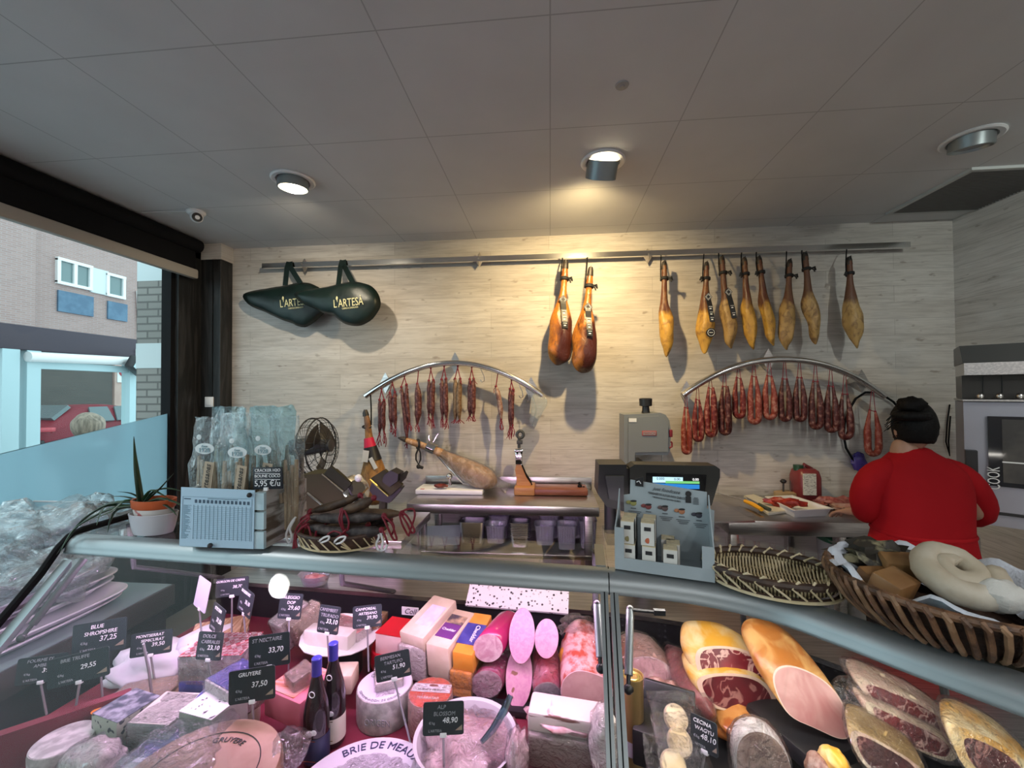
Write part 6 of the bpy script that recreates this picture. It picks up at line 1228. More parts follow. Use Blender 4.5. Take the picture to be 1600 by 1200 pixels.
for x, y, s_ in ((1032, 748, '0.000'), (1058, 749, '0.00'), (1087, 749.5, '0.00')): txt(s_, P(x, y, Y=YQ - .0135), (1, 0, 0), up_, S(4, P(x, y, Y=YQ)), M_INK if x < 1080 else emit('screen_digit', (1, 1, 1), .8), bz, 'digits')
obj('column', MB().tube([(P(1010, 800, Y=YQ).x, YQ + .05, 0), (P(1010, 800, Y=YQ).x, YQ + .05, 1.30)], .05, 12).tube([(P(957, 800, Y=YQ).x, YQ + .07, 1.0), (P(957, 800, Y=YQ).x, YQ + .07, 1.32)], .03, 10).box((P(985, 800, Y=YQ).x, YQ + .06, .98), (.22, .12, .04)), M_BLK, t)
obj('weighing_plate', MB().box((P(1010, 800, Y=YQ).x + .1, YQ + .26, 1.0), (.34, .28, .02), bev=.005), M_STEEL, t)
# ---- empty wicker tray
wc = V((.575, 1.15, 0)); M_STD = mat('dark_cane', (.035, .018, .012), .55, col2=(.07, .04, .025), scale=30)
t = thing('wicker_tray', 'empty oval wicker tray of pale straw with a dark stitched rim', 'tray', (wc.x, wc.y, T))
def wo(k, z, n=52, rz=-.36): return oval(k, z, n, .150, .108, wc, rz)
def weave(name):
    tt = NT(name); c = tt.co((1, 1, 1), rnd=False, rot=(0, 0, .5)); w1 = tt.n('TexWave', wave_type='BANDS', bands_direction='X', i_Scale=42.0, i_Distortion=1.5); tt.set(w1.inputs[0], c); w2 = tt.n('TexWave', wave_type='BANDS', bands_direction='Y', i_Scale=16.0, i_Distortion=2.0); tt.set(w2.inputs[0], c)
    f = tt.math('MULTIPLY', w1.outputs[0], tt.math('ADD', w2.outputs[0], .25)); tt.pbr(tt.ramp(f, [(.12, (.03, .018, .01)), (.35, (.36, .28, .14)), (.7, (.62, .52, .32))]), .7, 0, .3, tt.bump(f, .8, .006)); return tt.m
obj('woven_base', MB().loft([wo(.02, .006), wo(.5, .006), wo(.8, .008), wo(.95, .022), wo(1.0, .036), wo(1.0, .030), wo(.93, .014), wo(.78, .0005), wo(.02, .0005)], False), weave('straw_weave'), t)
st = MB(); rd = random.Random(9)
for i in range(34):
    u = -1 + 2 * (i + .5) / 34; h_ = math.sqrt(max(0, 1 - u * u)) * .93; a = wo(1, 0, 4); ex, ey = (a[0] - wc - V((0, 0, T))) , (a[1] - wc - V((0, 0, T)))
    st.tube([wc + ex * u * .92 + ey * v * h_ + V((0, 0, T + .008 + .005 * (j % 2) + .018 * abs(v) ** 5)) for j, v in enumerate([-1 + k_ / 5 for k_ in range(11)])], .0024, 5)
obj('straw_strands', st, M_STRAW, t)
obj('rim_cord', MB().tube(wo(1.03, .042), .010, 8, closed=True).tube(wo(.97, .008), .004, 6, closed=True), M_STD, t)
rw = MB(); A1, A2, A3 = wo(1.10, .040, 54), wo(1.03, .054, 54), wo(.94, .040, 54); A4 = wo(1.02, .010, 54)
for i in range(0, 54, 2): rw.tube([A1[i], A2[(i + 1) % 54], A3[(i + 2) % 54]], .0034, 5); rw.tube([A1[i], A4[(i + 2) % 54]], .0026, 5)
obj('straw_rim_stitch', rw, M_STRAW, t); obj('foot_cord', MB().tube(wo(1.0, .004), .004, 6, closed=True), M_STRAW, t)
# ---- bread basket
bc = V((.855, .985, 0)); t = thing('bread_basket', 'dark wicker basket lined with white cloth, full of cheese pieces at the right end', 'basket', (bc.x, bc.y, T))
def bo_(r, z, n=60, e=1.08): return [V((bc.x + r * e * cos(q) * cos(-.75) - r * sin(q) * sin(-.75), bc.y + r * e * cos(q) * sin(-.75) + r * sin(q) * cos(-.75), T + z)) for q in [2 * pi * i / n for i in range(n)]]
M_WB = mat('brown_wicker', (.06, .028, .014), .5, col2=(.20, .10, .05), scale=26, bump=.4, bscale=150); M_WBL = mat('tan_wicker', (.22, .12, .06), .5, col2=(.34, .20, .11), scale=26)
obj('basket_shell', MB().loft([bo_(.135, .001), bo_(.165, .04), bo_(.19, .082), bo_(.186, .083), bo_(.16, .042), bo_(.13, .008)]), M_WKD, t)
for i, q in enumerate([2 * pi * k / 56 for k in range(72)]):
    d_ = V((1.08 * cos(q) * cos(-.75) - sin(q) * sin(-.75), 1.08 * cos(q) * sin(-.75) + sin(q) * cos(-.75), 0)); tn = V((-d_.y, d_.x, 0)).normalized() * .022
    w_ = MB().tube([bc + d_ * r + tn * s + V((0, 0, T + z)) for r, s, z in ((.180, 0, .088), (.198, .1, .090), (.199, .35, .080), (.183, .7, .045), (.160, 1.0, .018), (.142, 1.1, .005))], .0060, 6)
    obj('wicker_strand', w_, M_WBL if i % 3 == 0 else M_WB, t)
obj('rim_roll', MB().tube(bo_(.192, .088), .009, 8, closed=True), M_WB, t)
cl = MB(); cr = random.Random(2); n = 80; rg = []
for r, z in ((.12, .03), (.155, .062), (.178, .094), (.186, .099), (.193, .094)):
    rg.append([p + V((0, 0, .012 * sin(i * .55) * (z > .06) + .006 * sin(i * 1.3) - (.022 * (.5 + .5 * sin(i * .16)) if z < .08 and r > .19 else 0))) for i, p in enumerate(bo_(r, z, n))])
tag(obj('basket_cloth', cl.loft(rg, False).jitter(.004, 30), mat('bluish_white_cloth', (.58, .63, .70), .85, bump=.5, bscale=200), smooth=180), 'bluish white cloth lining the bread basket', 'cloth')
def bp(px, py, z): return P(px, py, Z=T + z)
M_COIL = mat('pale_cured_coil', (.44, .38, .28), .55, col2=(.56, .52, .43), scale=10, bump=.35, bscale=40)
cc = bp(1492, 912, .085); pts = []; 
for i in range(64):
    a = .6 + i / 63 * 2 * pi * 1.9; r = .012 + .055 * i / 63; pts.append(cc + V((r * cos(a), r * sin(a) * .80, .034 - .010 * i / 63 + r * sin(a) * .5)))
tag(obj('cured_coil', MB().tube(pts, [.019 + .009 * (i / 63) for i in range(64)], 14).jitter(.003, 40), M_COIL, smooth=180), 'large pale coiled cured sausage in the bread basket', 'sausage')
q = bp(1560, 930, .085); tag(obj('cured_roll', MB().ball(q, (.05, .036, .032), 20, jit=.2).jitter(.003, 40), mat('white_mould_roll', (.60, .60, .56), .7, bump=.5, bscale=160)), 'short white floury roll right of the coil in the basket', 'sausage')
M_BRC = mat('brown_cheese', (.22, .105, .035), .5, col2=(.30, .16, .06), scale=8)
for (x, y, z), d_, rz, lab in (((1395, 915, .075), (.085, .055, .05), .5, 'brown cheese block at the front left of the basket'), ((1412, 885, .085), (.09, .05, .05), -.2, 'brown cheese block behind the front one in the basket'), ((1368, 908, .055), (.06, .05, .05), .1, 'brown cheese block half hidden at the left of the basket')):
    q = bp(x, y, z); tag(obj('brown_cheese', MB().box(q, d_, Matrix.Rotation(rz, 3, 'Z') @ Matrix.Rotation(.35, 3, 'X'), .006), M_BRC), lab, 'cheese')
q = bp(1372, 872, .085); tag(obj('dried_herb_bundle', MB().ball(q, (.085, .045, .035), 20, rot=-.3, jit=.7).jitter(.025, 30), mat('dark_leaf_mix', (.03, .025, .018), .6, col2=(.30, .27, .16), scale=24, lo=.55, hi=.68)), 'dark leafy wrapped piece at the back left of the basket', 'cheese')
# ================================================================ goods inside the counter
UP = V((0, 0, 1))
def rz3(a): return Matrix.Rotation(a, 3, 'Z')
M_WRAP = glass('cheese_wrap_film', (.975, .965, .98), .10, .03, 2.2, 1.0, 40)
def che(name, c1, c2, scale=12, rough=.5, bump=.25, bs=50, **k): return mat(name, c1, rough, col2=c2, scale=scale, bump=bump, bscale=bs, **k)
M_CHW = che('white_cheese', (.66, .60, .55), (.74, .70, .66)); M_CHC = che('cream_cheddar', (.64, .50, .38), (.72, .60, .49)); M_CHO = che('orange_cheddar', (.72, .27, .03), (.80, .35, .06)); M_CHB = che('brown_rind', (.26, .14, .08), (.40, .24, .15)); M_CHG = che('grey_rind', (.30, .29, .28), (.52, .50, .49), 30); M_CHD = che('grey_green_cheese', (.17, .18, .15), (.24, .25, .21)); M_CHF = che('pale_cut_cheese', (.50, .46, .42), (.60, .57, .53), 40)
M_BLUE = mat('blue_foil', (.04, .035, .22), .3, col2=(.10, .09, .36), scale=16); M_PUR = mat('purple_label', (.14, .03, .20), .5); M_REDW = mat('red_wax', (.50, .006, .02), .35); M_PINKB = mat('pink_carton', (.62, .16, .22), .5); M_LILL = mat('lilac_label', (.58, .54, .72), .5, col2=(.68, .66, .78), scale=30)
def check():
    t = NT('red_checked_paper'); c = t.co((1, 1, 1), rnd=False, rot=(.4, .3, .8)); k = t.n('TexChecker', i_Scale=70.0); t.set(k.inputs[0], c); t.set(k.inputs[1], (.66, .50, .50)); t.set(k.inputs[2], (.45, .06, .09)); t.pbr(k.outputs[0], .6); return t.m
M_CHK2 = check()
def block(name, label, cat, x0, x1, yt, yb, Y, dep, m, yaw=0, tilt=0, top=None, topm=None, wrap=False, bev=.006, group=None, front=None, rise=0):
    """block whose front face spans the pixel box at depth Y and runs back dep metres"""
    a, b = P(x0, yb, Y=Y), P(x1, yt, Y=Y); w, h = b.x - a.x, b.z - a.z; c = V(((a.x + b.x) / 2, Y, a.z)); q = rz3(yaw - .078) @ Matrix.Rotation(tilt, 3, 'X')
    t = thing(name, label, cat, c, group=group); ctr = c + q @ V((0, dep / 2, h / 2))
    obj('cheese_body' if cat == 'cheese' else 'body', MB().box(ctr, (w, dep, h), q, bev).jitter(.0015, 30), m, t)
    if topm: obj('top_label', MB().box(c + q @ V((w * top[0], dep * top[1], h + .0012)), (w * top[2], dep * top[3], .002), q), topm, t, smooth=0)
    if front: obj('front_label', MB().box(c + q @ V((w * front[0], -.0012, h * front[1])), (w * front[2], .002, h * front[3]), q), front[4], t, smooth=0)
    if wrap: obj('plastic_wrap', MB().box(ctr, (w + .008, dep + .008, h + .006), q, .01, 3).sub(2).jitter(.003, 60), M_WRAP, t, smooth=180)
    t['_w'] = w; return t, c, q, w, h
def block_(*a, **k):
    r = block(*a, **k); del r[0]['_w']; return r
def disc(name, label, cat, x0, x1, ytf, yb, Y, m, topm=None, wrap=False, group=None, k=.97, n=40, hmin=None):
    """round wheel: front rim at depth Y spans the pixel box; ytf is its front top edge"""
    a, b = P(x0, yb, Y=Y), P(x1, ytf, Y=Y); r = (b.x - a.x) / 2; h = b.z - a.z; c = V(((a.x + b.x) / 2, Y + r, a.z)); t = thing(name, label, cat, c, group=group)
    obj('cheese_body', MB().lathe([(r * .96, 0), (r, h * .12), (r, h * .85), (r * k, h)], c, n).jitter(.0012, 40), m, t)
    if topm: obj('top_label', MB().lathe([(.001, h + .0015), (r * k * .97, h + .0012), (r * k * .97, h - .001)], c, n, cap=False), topm, t)
    if wrap: obj('plastic_wrap', MB().lathe([(r * 1.02, 0), (r * 1.03, h * .5), (r * 1.02, h), (r * .9, h + .006), (.001, h + .005)], c, n, cap=False).sub(1).jitter(.004, 40), M_WRAP, t, smooth=180)
    return t, c, r, h
def chaikin(pts, n=2):
    for _ in range(n): pts = [q for i in range(len(pts)) for q in (pts[i] * .75 + pts[(i + 1) % len(pts)] * .25, pts[i] * .25 + pts[(i + 1) % len(pts)] * .75)]
    return pts
def cut(name, label, cat, px, Y, off, skin, fat, flesh, inner=.86, shrink=.8, wrap=False, group=None, jit=.003, bulge=.06, lean=0, seed=0):
    """a loaf or ham with a flat cut face seen as a pixel outline at depth Y, body running back by off"""
    pts = chaikin([P(x, y, Y=Y) for x, y in px]); c = sum(pts, V()) / len(pts)
    if lean: pts = [p + V((0, (p.z - c.z) * lean, 0)) for p in pts]
    off = V(off); base = V((c.x, c.y, min(p.z for p in pts))); t = thing(name, label, cat, base, group=group)
    def ring(s, o): return [c + (p - c) * s + off * o for p in pts]
    body = MB().loft([ring(1, 0), ring(1 + bulge, .25), ring(1 + bulge * .8, .55), ring(.5 * (1 + shrink), .82), ring(shrink * .72, .96), ring(shrink * .35, 1.0)])
    if jit: body.jitter(jit, 22, seed)
    obj('body', body, skin, t, smooth=180)
    n_ = off.normalized()
    f = obj('cut_face', MB().loft([[p - n_ * .004 for p in ring(.995, 0)], [p - n_ * .005 for p in ring(inner + .02, 0)]], False), fat, t, smooth=0) if inner < .99 else None
    obj('cut_flesh', MB().add([p - n_ * .0055 for p in ring(inner + .025 if inner < .99 else .99, 0)], [tuple(range(len(pts)))]), flesh, f if f else t, smooth=0)
    if wrap: obj('plastic_wrap', MB().loft([[p - n_ * .014 for p in ring(.6, 0)], [p - n_ * .014 for p in ring(1.06, 0)], ring(1.12 + bulge, .3), ring(1.11 + bulge * .8, .6), ring(.55 * (1 + shrink), .86), ring(shrink * .5, 1.06)]).sub(1).jitter(.005, 40, seed), M_WRAP, t, smooth=180)
    return t
def mold(name, label, cat, px, py, Y, r, m, rz=0, jit=.25, wrap=None, seed=0, group=None):
    c = P(px, py, Y=Y); b = MB().ball(c, r, 26, rz, jit, seed=seed).jitter(.004, 30, seed)
    if not wrap: return tag(obj(name, b, m, smooth=180), label, cat, group)
    t = thing(name, label, cat, c - V((0, 0, r[2]))); t2 = obj('body', b, m, t, smooth=180); obj('plastic_wrap', MB().ball(c, [q * 1.07 for q in r], 30, rz, jit, seed=seed).jitter(.006, 40, seed), M_WRAP, t, smooth=180); return t
# ---- price signs on stems
M_SLATE = mat('slate_sign', (.022, .030, .034), .38); M_STEM = mat('clear_stem', (.42, .41, .44), .2, .35); M_DIM = mat('dim_chalk', (.30, .32, .34), .8)
def sign(label, px, py, w, h, Y, yaw, roll, lines, price, foot, dim=1, back=False):
    c = P(px, py, Y=Y); q = rz3(yaw - math.atan2(c.x, c.y) * .55) @ Matrix.Rotation(-.18, 3, 'X') @ Matrix.Rotation(roll, 3, 'Y')
    W_, H_ = S(w, c) / max(.35, (q @ V((0, -1, 0))).dot((CAM - c).normalized())), S(h, c); f = P(*foot, Y=Y + .01); f.z = max(f.z - .02, DECK + .002)
    t = thing('price_sign', label, 'price sign', V((f.x, f.y, f.z)), group='price signs on clear stems')
    r_ = .006; ol = []
    for sx, sz, a0 in ((1, 1, 0), (-1, 1, 90), (-1, -1, 180), (1, -1, 270)):
        for i in range(4): an = RAD(a0 + i * 30); ol.append((sx * (W_ / 2 - r_) + r_ * cos(an), sz * (H_ / 2 - r_) + r_ * sin(an)))
    bd = obj('sign_board', MB().prism(ol, c + q @ V((0, .0015, 0)), q @ V((1, 0, 0)), q @ UP, q @ V((0, -.003, 0))), mat('pale_sign_back', (.60, .57, .68), .5) if back else M_SLATE, t, smooth=0)
    if not back:
        R_, U_ = q @ V((1, 0, 0)), q @ UP; tm = M_TEXT if dim < 1 else M_DIM; n = len(lines)
        for i, s_ in enumerate(lines): txt(s_, c + q @ V((W_ * (-.05 + .07 * i), -.0022, H_ * (.34 - .20 * i))), R_, U_, H_ * .125, tm, bd, wmax=W_ * .86, shear=.12)
        txt(price, c + q @ V((W_ * .16, -.0022, H_ * (-.06 if n > 1 else .0))), R_, U_, H_ * .17, M_TEXT, bd, 'price', wmax=W_ * .6, shear=.12)
        txt('\u20ac/kg', c + q @ V((-W_ * .28, -.0022, -H_ * .13)), R_, U_, H_ * .08, M_DIM, bd, 'price_unit')
        txt("L'ARTESA", c + q @ V((-W_ * .2, -.0022, -H_ * .36)), R_, U_, H_ * .08, M_DIM, bd, 'shop_name')
        obj('corner_mark', MB().prism([(0, 0), (W_ * .17, 0), (W_ * .17, H_ * .16)], c + q @ V((W_ * .29, -.0022, -H_ * .36)), R_, U_, q @ V((0, -.0005, 0))), mat('tan_corner', (.30, .24, .18), .6) if 'tan_corner' not in bpy.data.materials else bpy.data.materials['tan_corner'], bd, smooth=0)
    b0 = c + q @ V((0, .002, -H_ / 2)); obj('stem', MB().tube([b0 + V((0, 0, -.006)), f], .0034, 6), M_STEM, t); obj('clip', MB().box(b0, (.018, .010, .012), q, .002), M_WPL, t)
for a in [('dim teal slate sign priced 39,65 at the far left of the counter', 66, 1045, 52, 38, 1.27, -.15, .0, ["FOURME D'", 'AMBERT'], '39,65', (72, 1165)), ('tilted slate sign priced 29,55 beside the dim teal sign', 123, 1043, 66, 42, 1.22, -.25, -.16, ['BRIE TRUFFE'], '29,55', (113, 1148)), ('slate sign reading BLUE SHROPSHIRE priced 37,25', 156, 995, 59, 46, 1.36, -.2, -.08, ['BLUE', 'SHROPSHIRE'], '37,25', (160, 1100), .5),
          ('small slate sign reading MONTSERRAT SEMICURAT priced 39,50', 237, 1005, 48, 34, 1.42, -.1, -.02, ['MONTSERRAT', 'SEMICURAT'], '39,50', (243, 1110), .5), ('narrow pale sign seen from its back, at the upper left', 316, 928, 17, 44, 1.55, -.95, 0, [], '', (316, 995), 1, True), ('slate sign reading GORGONZOLA CREMA priced 38,70, highest at the back', 363, 917, 42, 27, 1.58, -.1, -.03, ['GORGON DE CREMA'], '38,70', (362, 995), .5),
          ('narrow slate sign turned away, just right of the highest sign', 384, 940, 19, 36, 1.5, -.95, 0, ['ROQUEFORT'], '35,10', (386, 1020), .5), ('narrow slate sign turned away, lower left of the highest sign', 340, 968, 17, 40, 1.42, -.95, 0, ['STILTON'], '31,50', (343, 1048), .5), ('slate sign priced 23,10 above the gingham topped cheese', 328, 1009, 31, 40, 1.34, -.4, .0, ['DOLCE', 'CABRALES'], '23,10', (333, 1062)),
          ('slate sign priced 33,70 standing behind the GRUYERE sign', 421, 1016, 53, 46, 1.24, -.25, -.12, ['ST NECTAIRE'], '33,70', (422, 1110)), ('slate sign reading GRUYERE priced 37,50', 394, 1070, 58, 47, 1.14, -.2, -.10, ['GRUYERE'], '37,50', (396, 1125), .5), ('slate sign reading TALEGGIO DOP priced 29,60', 454, 947, 31, 37, 1.5, -.25, .05, ['TALEGGIO', 'DOP'], '29,60', (451, 1040), .5),
          ('slate sign priced 33,10 over the goat cheese platter, left', 514, 968, 29, 40, 1.38, -.4, .03, ['CAMEMBERT', 'TRUFADO'], '33,10', (516, 1060)), ('slate sign reading CAMPO priced 39,90 over the platter, right', 574, 963, 41, 32, 1.42, .0, -.03, ['CAMPOREAL', 'ARTESANO'], '39,90', (576, 1040), .5), ('tilted slate sign reading BERMESAN TARTUFO priced 51,90', 614, 1040, 49, 38, 1.22, .0, -.14, ['BERMESAN', 'TARTUFO'], '51,90', (644, 1160)),
          ('slate sign reading ALP BLOSSOM priced 48,90, nearest the front', 693, 1122, 56, 46, 1.10, .0, .0, ['ALP', 'BLOSSOM'], '48,90', (694, 1200)), ('slanted slate sign priced 48,10 among the bagged foie discs', 1100, 1148, 34, 46, 1.12, -.55, -.1, ['CECINA', 'WAGYU'], '48,10', (1095, 1195), .5)]: sign(*a)
tag(obj('sign_stick', MB().tube([P(224, 1006, Y=1.30), P(233, 1050, Y=1.32), P(240, 1112, Y=1.34)], .004, 6), M_STEM), 'bare leaning sign stem without a board in front of the MONTSERRAT sign', 'stem')
# ---- left side of the cheese section
t = thing('wrapped_cheese', 'large cheese wrapped in white paper at the back left of the counter', 'cheese', P(245, 1075, Y=1.52)); obj('paper_wrap', MB().ball(P(250, 1040, Y=1.52), (.17, .12, .075), 30, .25, .35).jitter(.010, 14).jitter(.004, 50), mat('white_wrap_paper', (.72, .70, .76), .55), t, smooth=180); obj('paper_tail', MB().ball(P(328, 1008, Y=1.58), (.11, .09, .06), 24, .5, .4).jitter(.012, 16), bpy.data.materials['white_wrap_paper'], t, smooth=180)
block_('cheese_half', 'orange brown half wheel under the white paper parcel', 'cheese', 172, 252, 1094, 1113, 1.33, .12, M_CHB, .25, wrap=True); block_('cheese_half', 'second orange brown half wheel, lower and mostly hidden', 'cheese', 190, 252, 1110, 1130, 1.30, .12, M_CHB, .2)
tag(obj('blue_tray', MB().box(P(150, 1090, Y=1.62), (.34, .14, .05), .15, .01), mat('dark_blue_plastic', (.01, .03, .11), .4)), 'dark blue plastic tray behind the cheeses at the far left', 'tray')
def spots():
    t = NT('spotted_blue_cheese'); v = t.co(); n = t.noise(v, 60, 1, .5); t.pbr(t.ramp(n, [(.60, (.30, .32, .26)), (.64, (.03, .035, .04))]), .5); return t.m
block_('blue_cheese', 'blue cheese with dark spots and a dark foil top with an orange sticker', 'cheese', 132, 190, 1126, 1170, 1.14, .12, spots(), -.15, front=None, top=(0, .5, .98, .95), topm=mat('dark_foil', (.04, .04, .07), .3, col2=(.3, .3, .36), scale=30))
c = P(151, 1111, Y=1.2); tag(obj('sticker', MB().lathe([(.001, .002), (.014, .001), (.014, 0)], c, 18), mat('orange_sticker', (.75, .22, .03), .5)), 'round orange sticker on the dark foil', 'sticker')
block_('cheese_wedge', 'grey green cheese wedge with a wrinkled film top, left front', 'cheese', 198, 262, 1135, 1176, 1.12, .13, M_CHD, .1, top=(0, .5, .98, .97), topm=M_CHF, wrap=True)
disc('rind_cheese', 'round grey rind cheese in the bottom left corner', 'cheese', 15, 88, 1192, 1235, 1.04, M_CHG, M_CHG); mold('wrapped_piece', 'pale cheese piece in clear film at the bottom left', 'cheese', 145, 1192, 1.05, (.075, .06, .05), M_CHF, 0, .25, True, 3)
block_('cheese_pack', 'violet foil cheese pack at the bottom edge, left', 'cheese', 190, 288, 1196, 1225, 1.05, .14, M_LILL, .1, top=(0, .5, .9, .8), topm=M_BLUE)
tag(obj('red_ledge', MB().box(P(80, 1150, Y=1.15), (.36, .03, .12), .75), M_MAROON, smooth=0), 'dark red riser edge at the left side of the counter', 'riser')
t, c, r, h = disc('blue_label_cheese', 'low blue labelled wheel under the tall block, marked PDO', 'cheese', 272, 362, 1122, 1180, 1.16, M_CHW, M_BLUE); txt('PDO', c + V((.02, -r * .6, h + .003)), (1, 0, 0), (0, 1, 0), .018, M_TEXT, t)
block_('cheese_wedge', 'green grey cheese wedge with a white black flecked top', 'cheese', 271, 335, 1122, 1200, 1.10, .12, M_CHD, -.1, top=(0, .5, .98, .97), topm=mat('white_black_flecks', (.70, .68, .70), .5, col2=(.02, .02, .03), scale=50, lo=.60, hi=.63))
block_('cheese_block', 'tall pale cheese block with a purple blue label on top', 'cheese', 306, 367, 1074, 1124, 1.18, .12, M_CHF, -.3, top=(0, .5, .9, .9), topm=M_BLUE, wrap=True)
block_('gingham_cheese', 'grey rind cheese under red checked paper', 'cheese', 283, 372, 1028, 1068, 1.36, .14, M_CHG, .2, top=(0, .5, 1, 1), topm=M_CHK2, wrap=True)
block_('blue_pack', 'dark blue pack under the checked paper cheese', 'cheese', 280, 325, 1066, 1092, 1.35, .10, M_BLUE, .2)
a = P(345, 985, Y=1.62); tag(obj('straw_mat', MB().box(a, (.20, .12, .012), rz3(.5) @ Matrix.Rotation(.25, 3, 'X')).box(a + V((.03, 0, .012)), (.10, .10, .006), rz3(.5) @ Matrix.Rotation(.25, 3, 'X')), mat('straw_mat', (.34, .18, .10), .6, col2=(.55, .36, .24), scale=8, stretch=(14, 1, 1)), smooth=0), 'slatted wooden mat behind the gingham cheese', 'mat')
# half wheel of gruyere, nearest
a = P(398, 1122, Z=.77); r = .185; c = V((a.x - .01, a.y - r, .65)); t = thing('gruyere_cheese', 'big brown half wheel under film at the front, left of the bottles', 'cheese', c)
obj('cheese_body', MB().lathe([(r * .97, 0), (r, .02), (r, .10), (r * .97, .12)], c, 56), M_CHB, t); ht = obj('top_rind', MB().lathe([(.001, .1215), (r * .965, .121), (r * .965, .118)], c, 56, cap=False), che('tan_top_rind', (.30, .17, .11), (.42, .27, .19), 6), t)
obj('printed_ring', MB().tube([c + V((r * .72 * cos(q), r * .72 * sin(q), .1225)) for q in [2 * pi * i / 48 for i in range(48)]], .0012, 4, closed=True), M_INK, ht); txt('GRUYERE', c + V((0, 0, .123)), (1, 0, 0), (0, 1, 0), .016, M_INK, ht, arc=r * .58)
obj('plastic_wrap', MB().ball(c + V((-.11, .06, .11)), (.12, .13, .03), 26, .7, .5).jitter(.010, 26), M_WRAP, t, smooth=180); obj('plastic_fold', MB().ball(c + V((.15, .12, .09)), (.05, .06, .045), 22, 0, .35).jitter(.006, 30), M_WRAP, t, smooth=180)
# pink carton with brown wedge on it, wedges leaning behind
t, c, q, w, h = block_('pink_box', 'pink carton with orange striped print holding a cheese', 'carton', 401, 478, 1090, 1128, 1.22, .15, M_PINKB, -.25, top=(-.1, .5, .75, .9), topm=mat('orange_stripes', (.70, .34, .32), .5, col2=(.55, .16, .06), scale=9, stretch=(1, 6, 1)))
block_('cheese_wedge', 'brown cracked cheese wedge standing on the pink carton', 'cheese', 442, 474, 1056, 1104, 1.26, .07, che('cracked_brown', (.22, .15, .10), (.36, .26, .19), 9, bump=.6, bs=30), -.5, .15, wrap=True)
for i, (x0, x1, yt, yb, lab) in enumerate(((428, 458, 965, 1012, 'long pale wrapped wedge leaning at the back, left'), (452, 474, 968, 1010, 'long pinkish wrapped wedge leaning at the back, right'))): block_('cheese_wedge', lab, 'cheese', x0, x1, yt, yb, 1.58, .13, M_CHW if i == 0 else M_CHC, -.35, .35, wrap=True)
block_('cheese_piece', 'small pink cheese piece behind the two bottles', 'cheese', 507, 548, 1058, 1086, 1.38, .08, M_CHC, .2)
# bottles
M_BTL = mat('dark_bottle_glass', (.012, .006, .008), .06, spec=.8)
for i, (x, y, Y, lab) in enumerate(((495, 1028, 1.19, 'dark wine bottle with a blue capsule, front left one'), (521, 1005, 1.262, 'dark wine bottle with a blue capsule, taller looking one behind'))):
    tp = P(x, y, Y=Y); H = tp.z - DECK - .001; c = V((tp.x, Y, DECK + .001)); t = thing('wine_bottle', lab, 'bottle', c, group='blue capped bottles between the cheeses')
    obj('glass_body', MB().lathe([(.032, 0), (.036, .006), (.0365, H * .48), (.031, H * .60), (.020, H * .74), (.0135, H * .84), (.0128, H * .97), (.0128, H * .985)], c, 28), M_BTL, t)
    obj('capsule', MB().lathe([(.0145, H * .84), (.0138, H * .9), (.0145, H * .905), (.0145, H), (.012, H + .002), (.001, H + .001)], c, 24, cap=False), mat('blue_capsule', (.035, .035, .30), .3) if i == 0 else bpy.data.materials['blue_capsule'], t)
    lb = obj('paper_label', MB().lathe([(.0370, H * .06), (.0370, H * .30)], c, 28, cap=False), mat('navy_label', (.015, .02, .06), .5) if i == 0 else mat('cream_label', (.6, .56, .48), .5), t)
    q = c + V((0, -.0378, H * .36)); obj('grape_mark', MB().ball(q, (.012, .002, .009), 10).ball(q + V((.012, .002, .002)), (.009, .002, .008), 10), M_WPL, t)
    q = c + V((0, -.0225, H * .70)); obj('round_emblem', MB().tube([q + V((.0085 * cos(a_), -.004 * 0 - .003, .0085 * sin(a_))) for a_ in [2 * pi * k_ / 16 for k_ in range(16)]], .0012, 5, closed=True), M_WPL, t)
    obj('label_frame', MB().box(c + V((0, -.0376, H * .29)), (.036, .001, .0015)).box(c + V((0, -.0376, H * .1)), (.036, .001, .0015)), M_GOLD, lb, smooth=0)
# white platter
pts = [P(x, y, Z=.745) for x, y in ((455, 1022), (566, 1026), (603, 966), (500, 958))]; c = sum(pts, V()) / 4
def plr(k, z): return [V((p.x, p.y, z)) for p in chaikin([c + (p - c) * k * 1.06 for p in pts], 2)]
t = thing('white_platter', 'white rectangular platter carrying goat cheese at the back', 'platter', V((c.x, c.y, .735))); obj('platter', MB().loft([plr(.8, .733), plr(1.0, .744), plr(1.01, .748), plr(.93, .746), plr(.8, .738)]), M_WPL, t); obj('platter_foot', MB().loft([plr(.55, DECK + .001), plr(.55, .733)]), M_CASE, t)
block_('goat_cheese', 'white goat cheese slab on the platter, front one', 'cheese', 470, 546, 992, 1014, 1.50, .06, M_CHW, -.05, wrap=False); block_('goat_cheese', 'pink topped goat cheese slab on the platter, behind the white one', 'cheese', 492, 566, 983, 1010, 1.57, .08, M_CHW, -.25, top=(0, .5, 1, 1), topm=che('pink_herb_crust', (.62, .26, .26), (.72, .50, .48), 40), wrap=True)
block_('brown_cheese', 'translucent brown cheese slab at the back right of the platter', 'cheese', 548, 592, 973, 992, 1.62, .09, che('caramel_cheese', (.30, .12, .03), (.42, .20, .06), 8), .05, wrap=True)
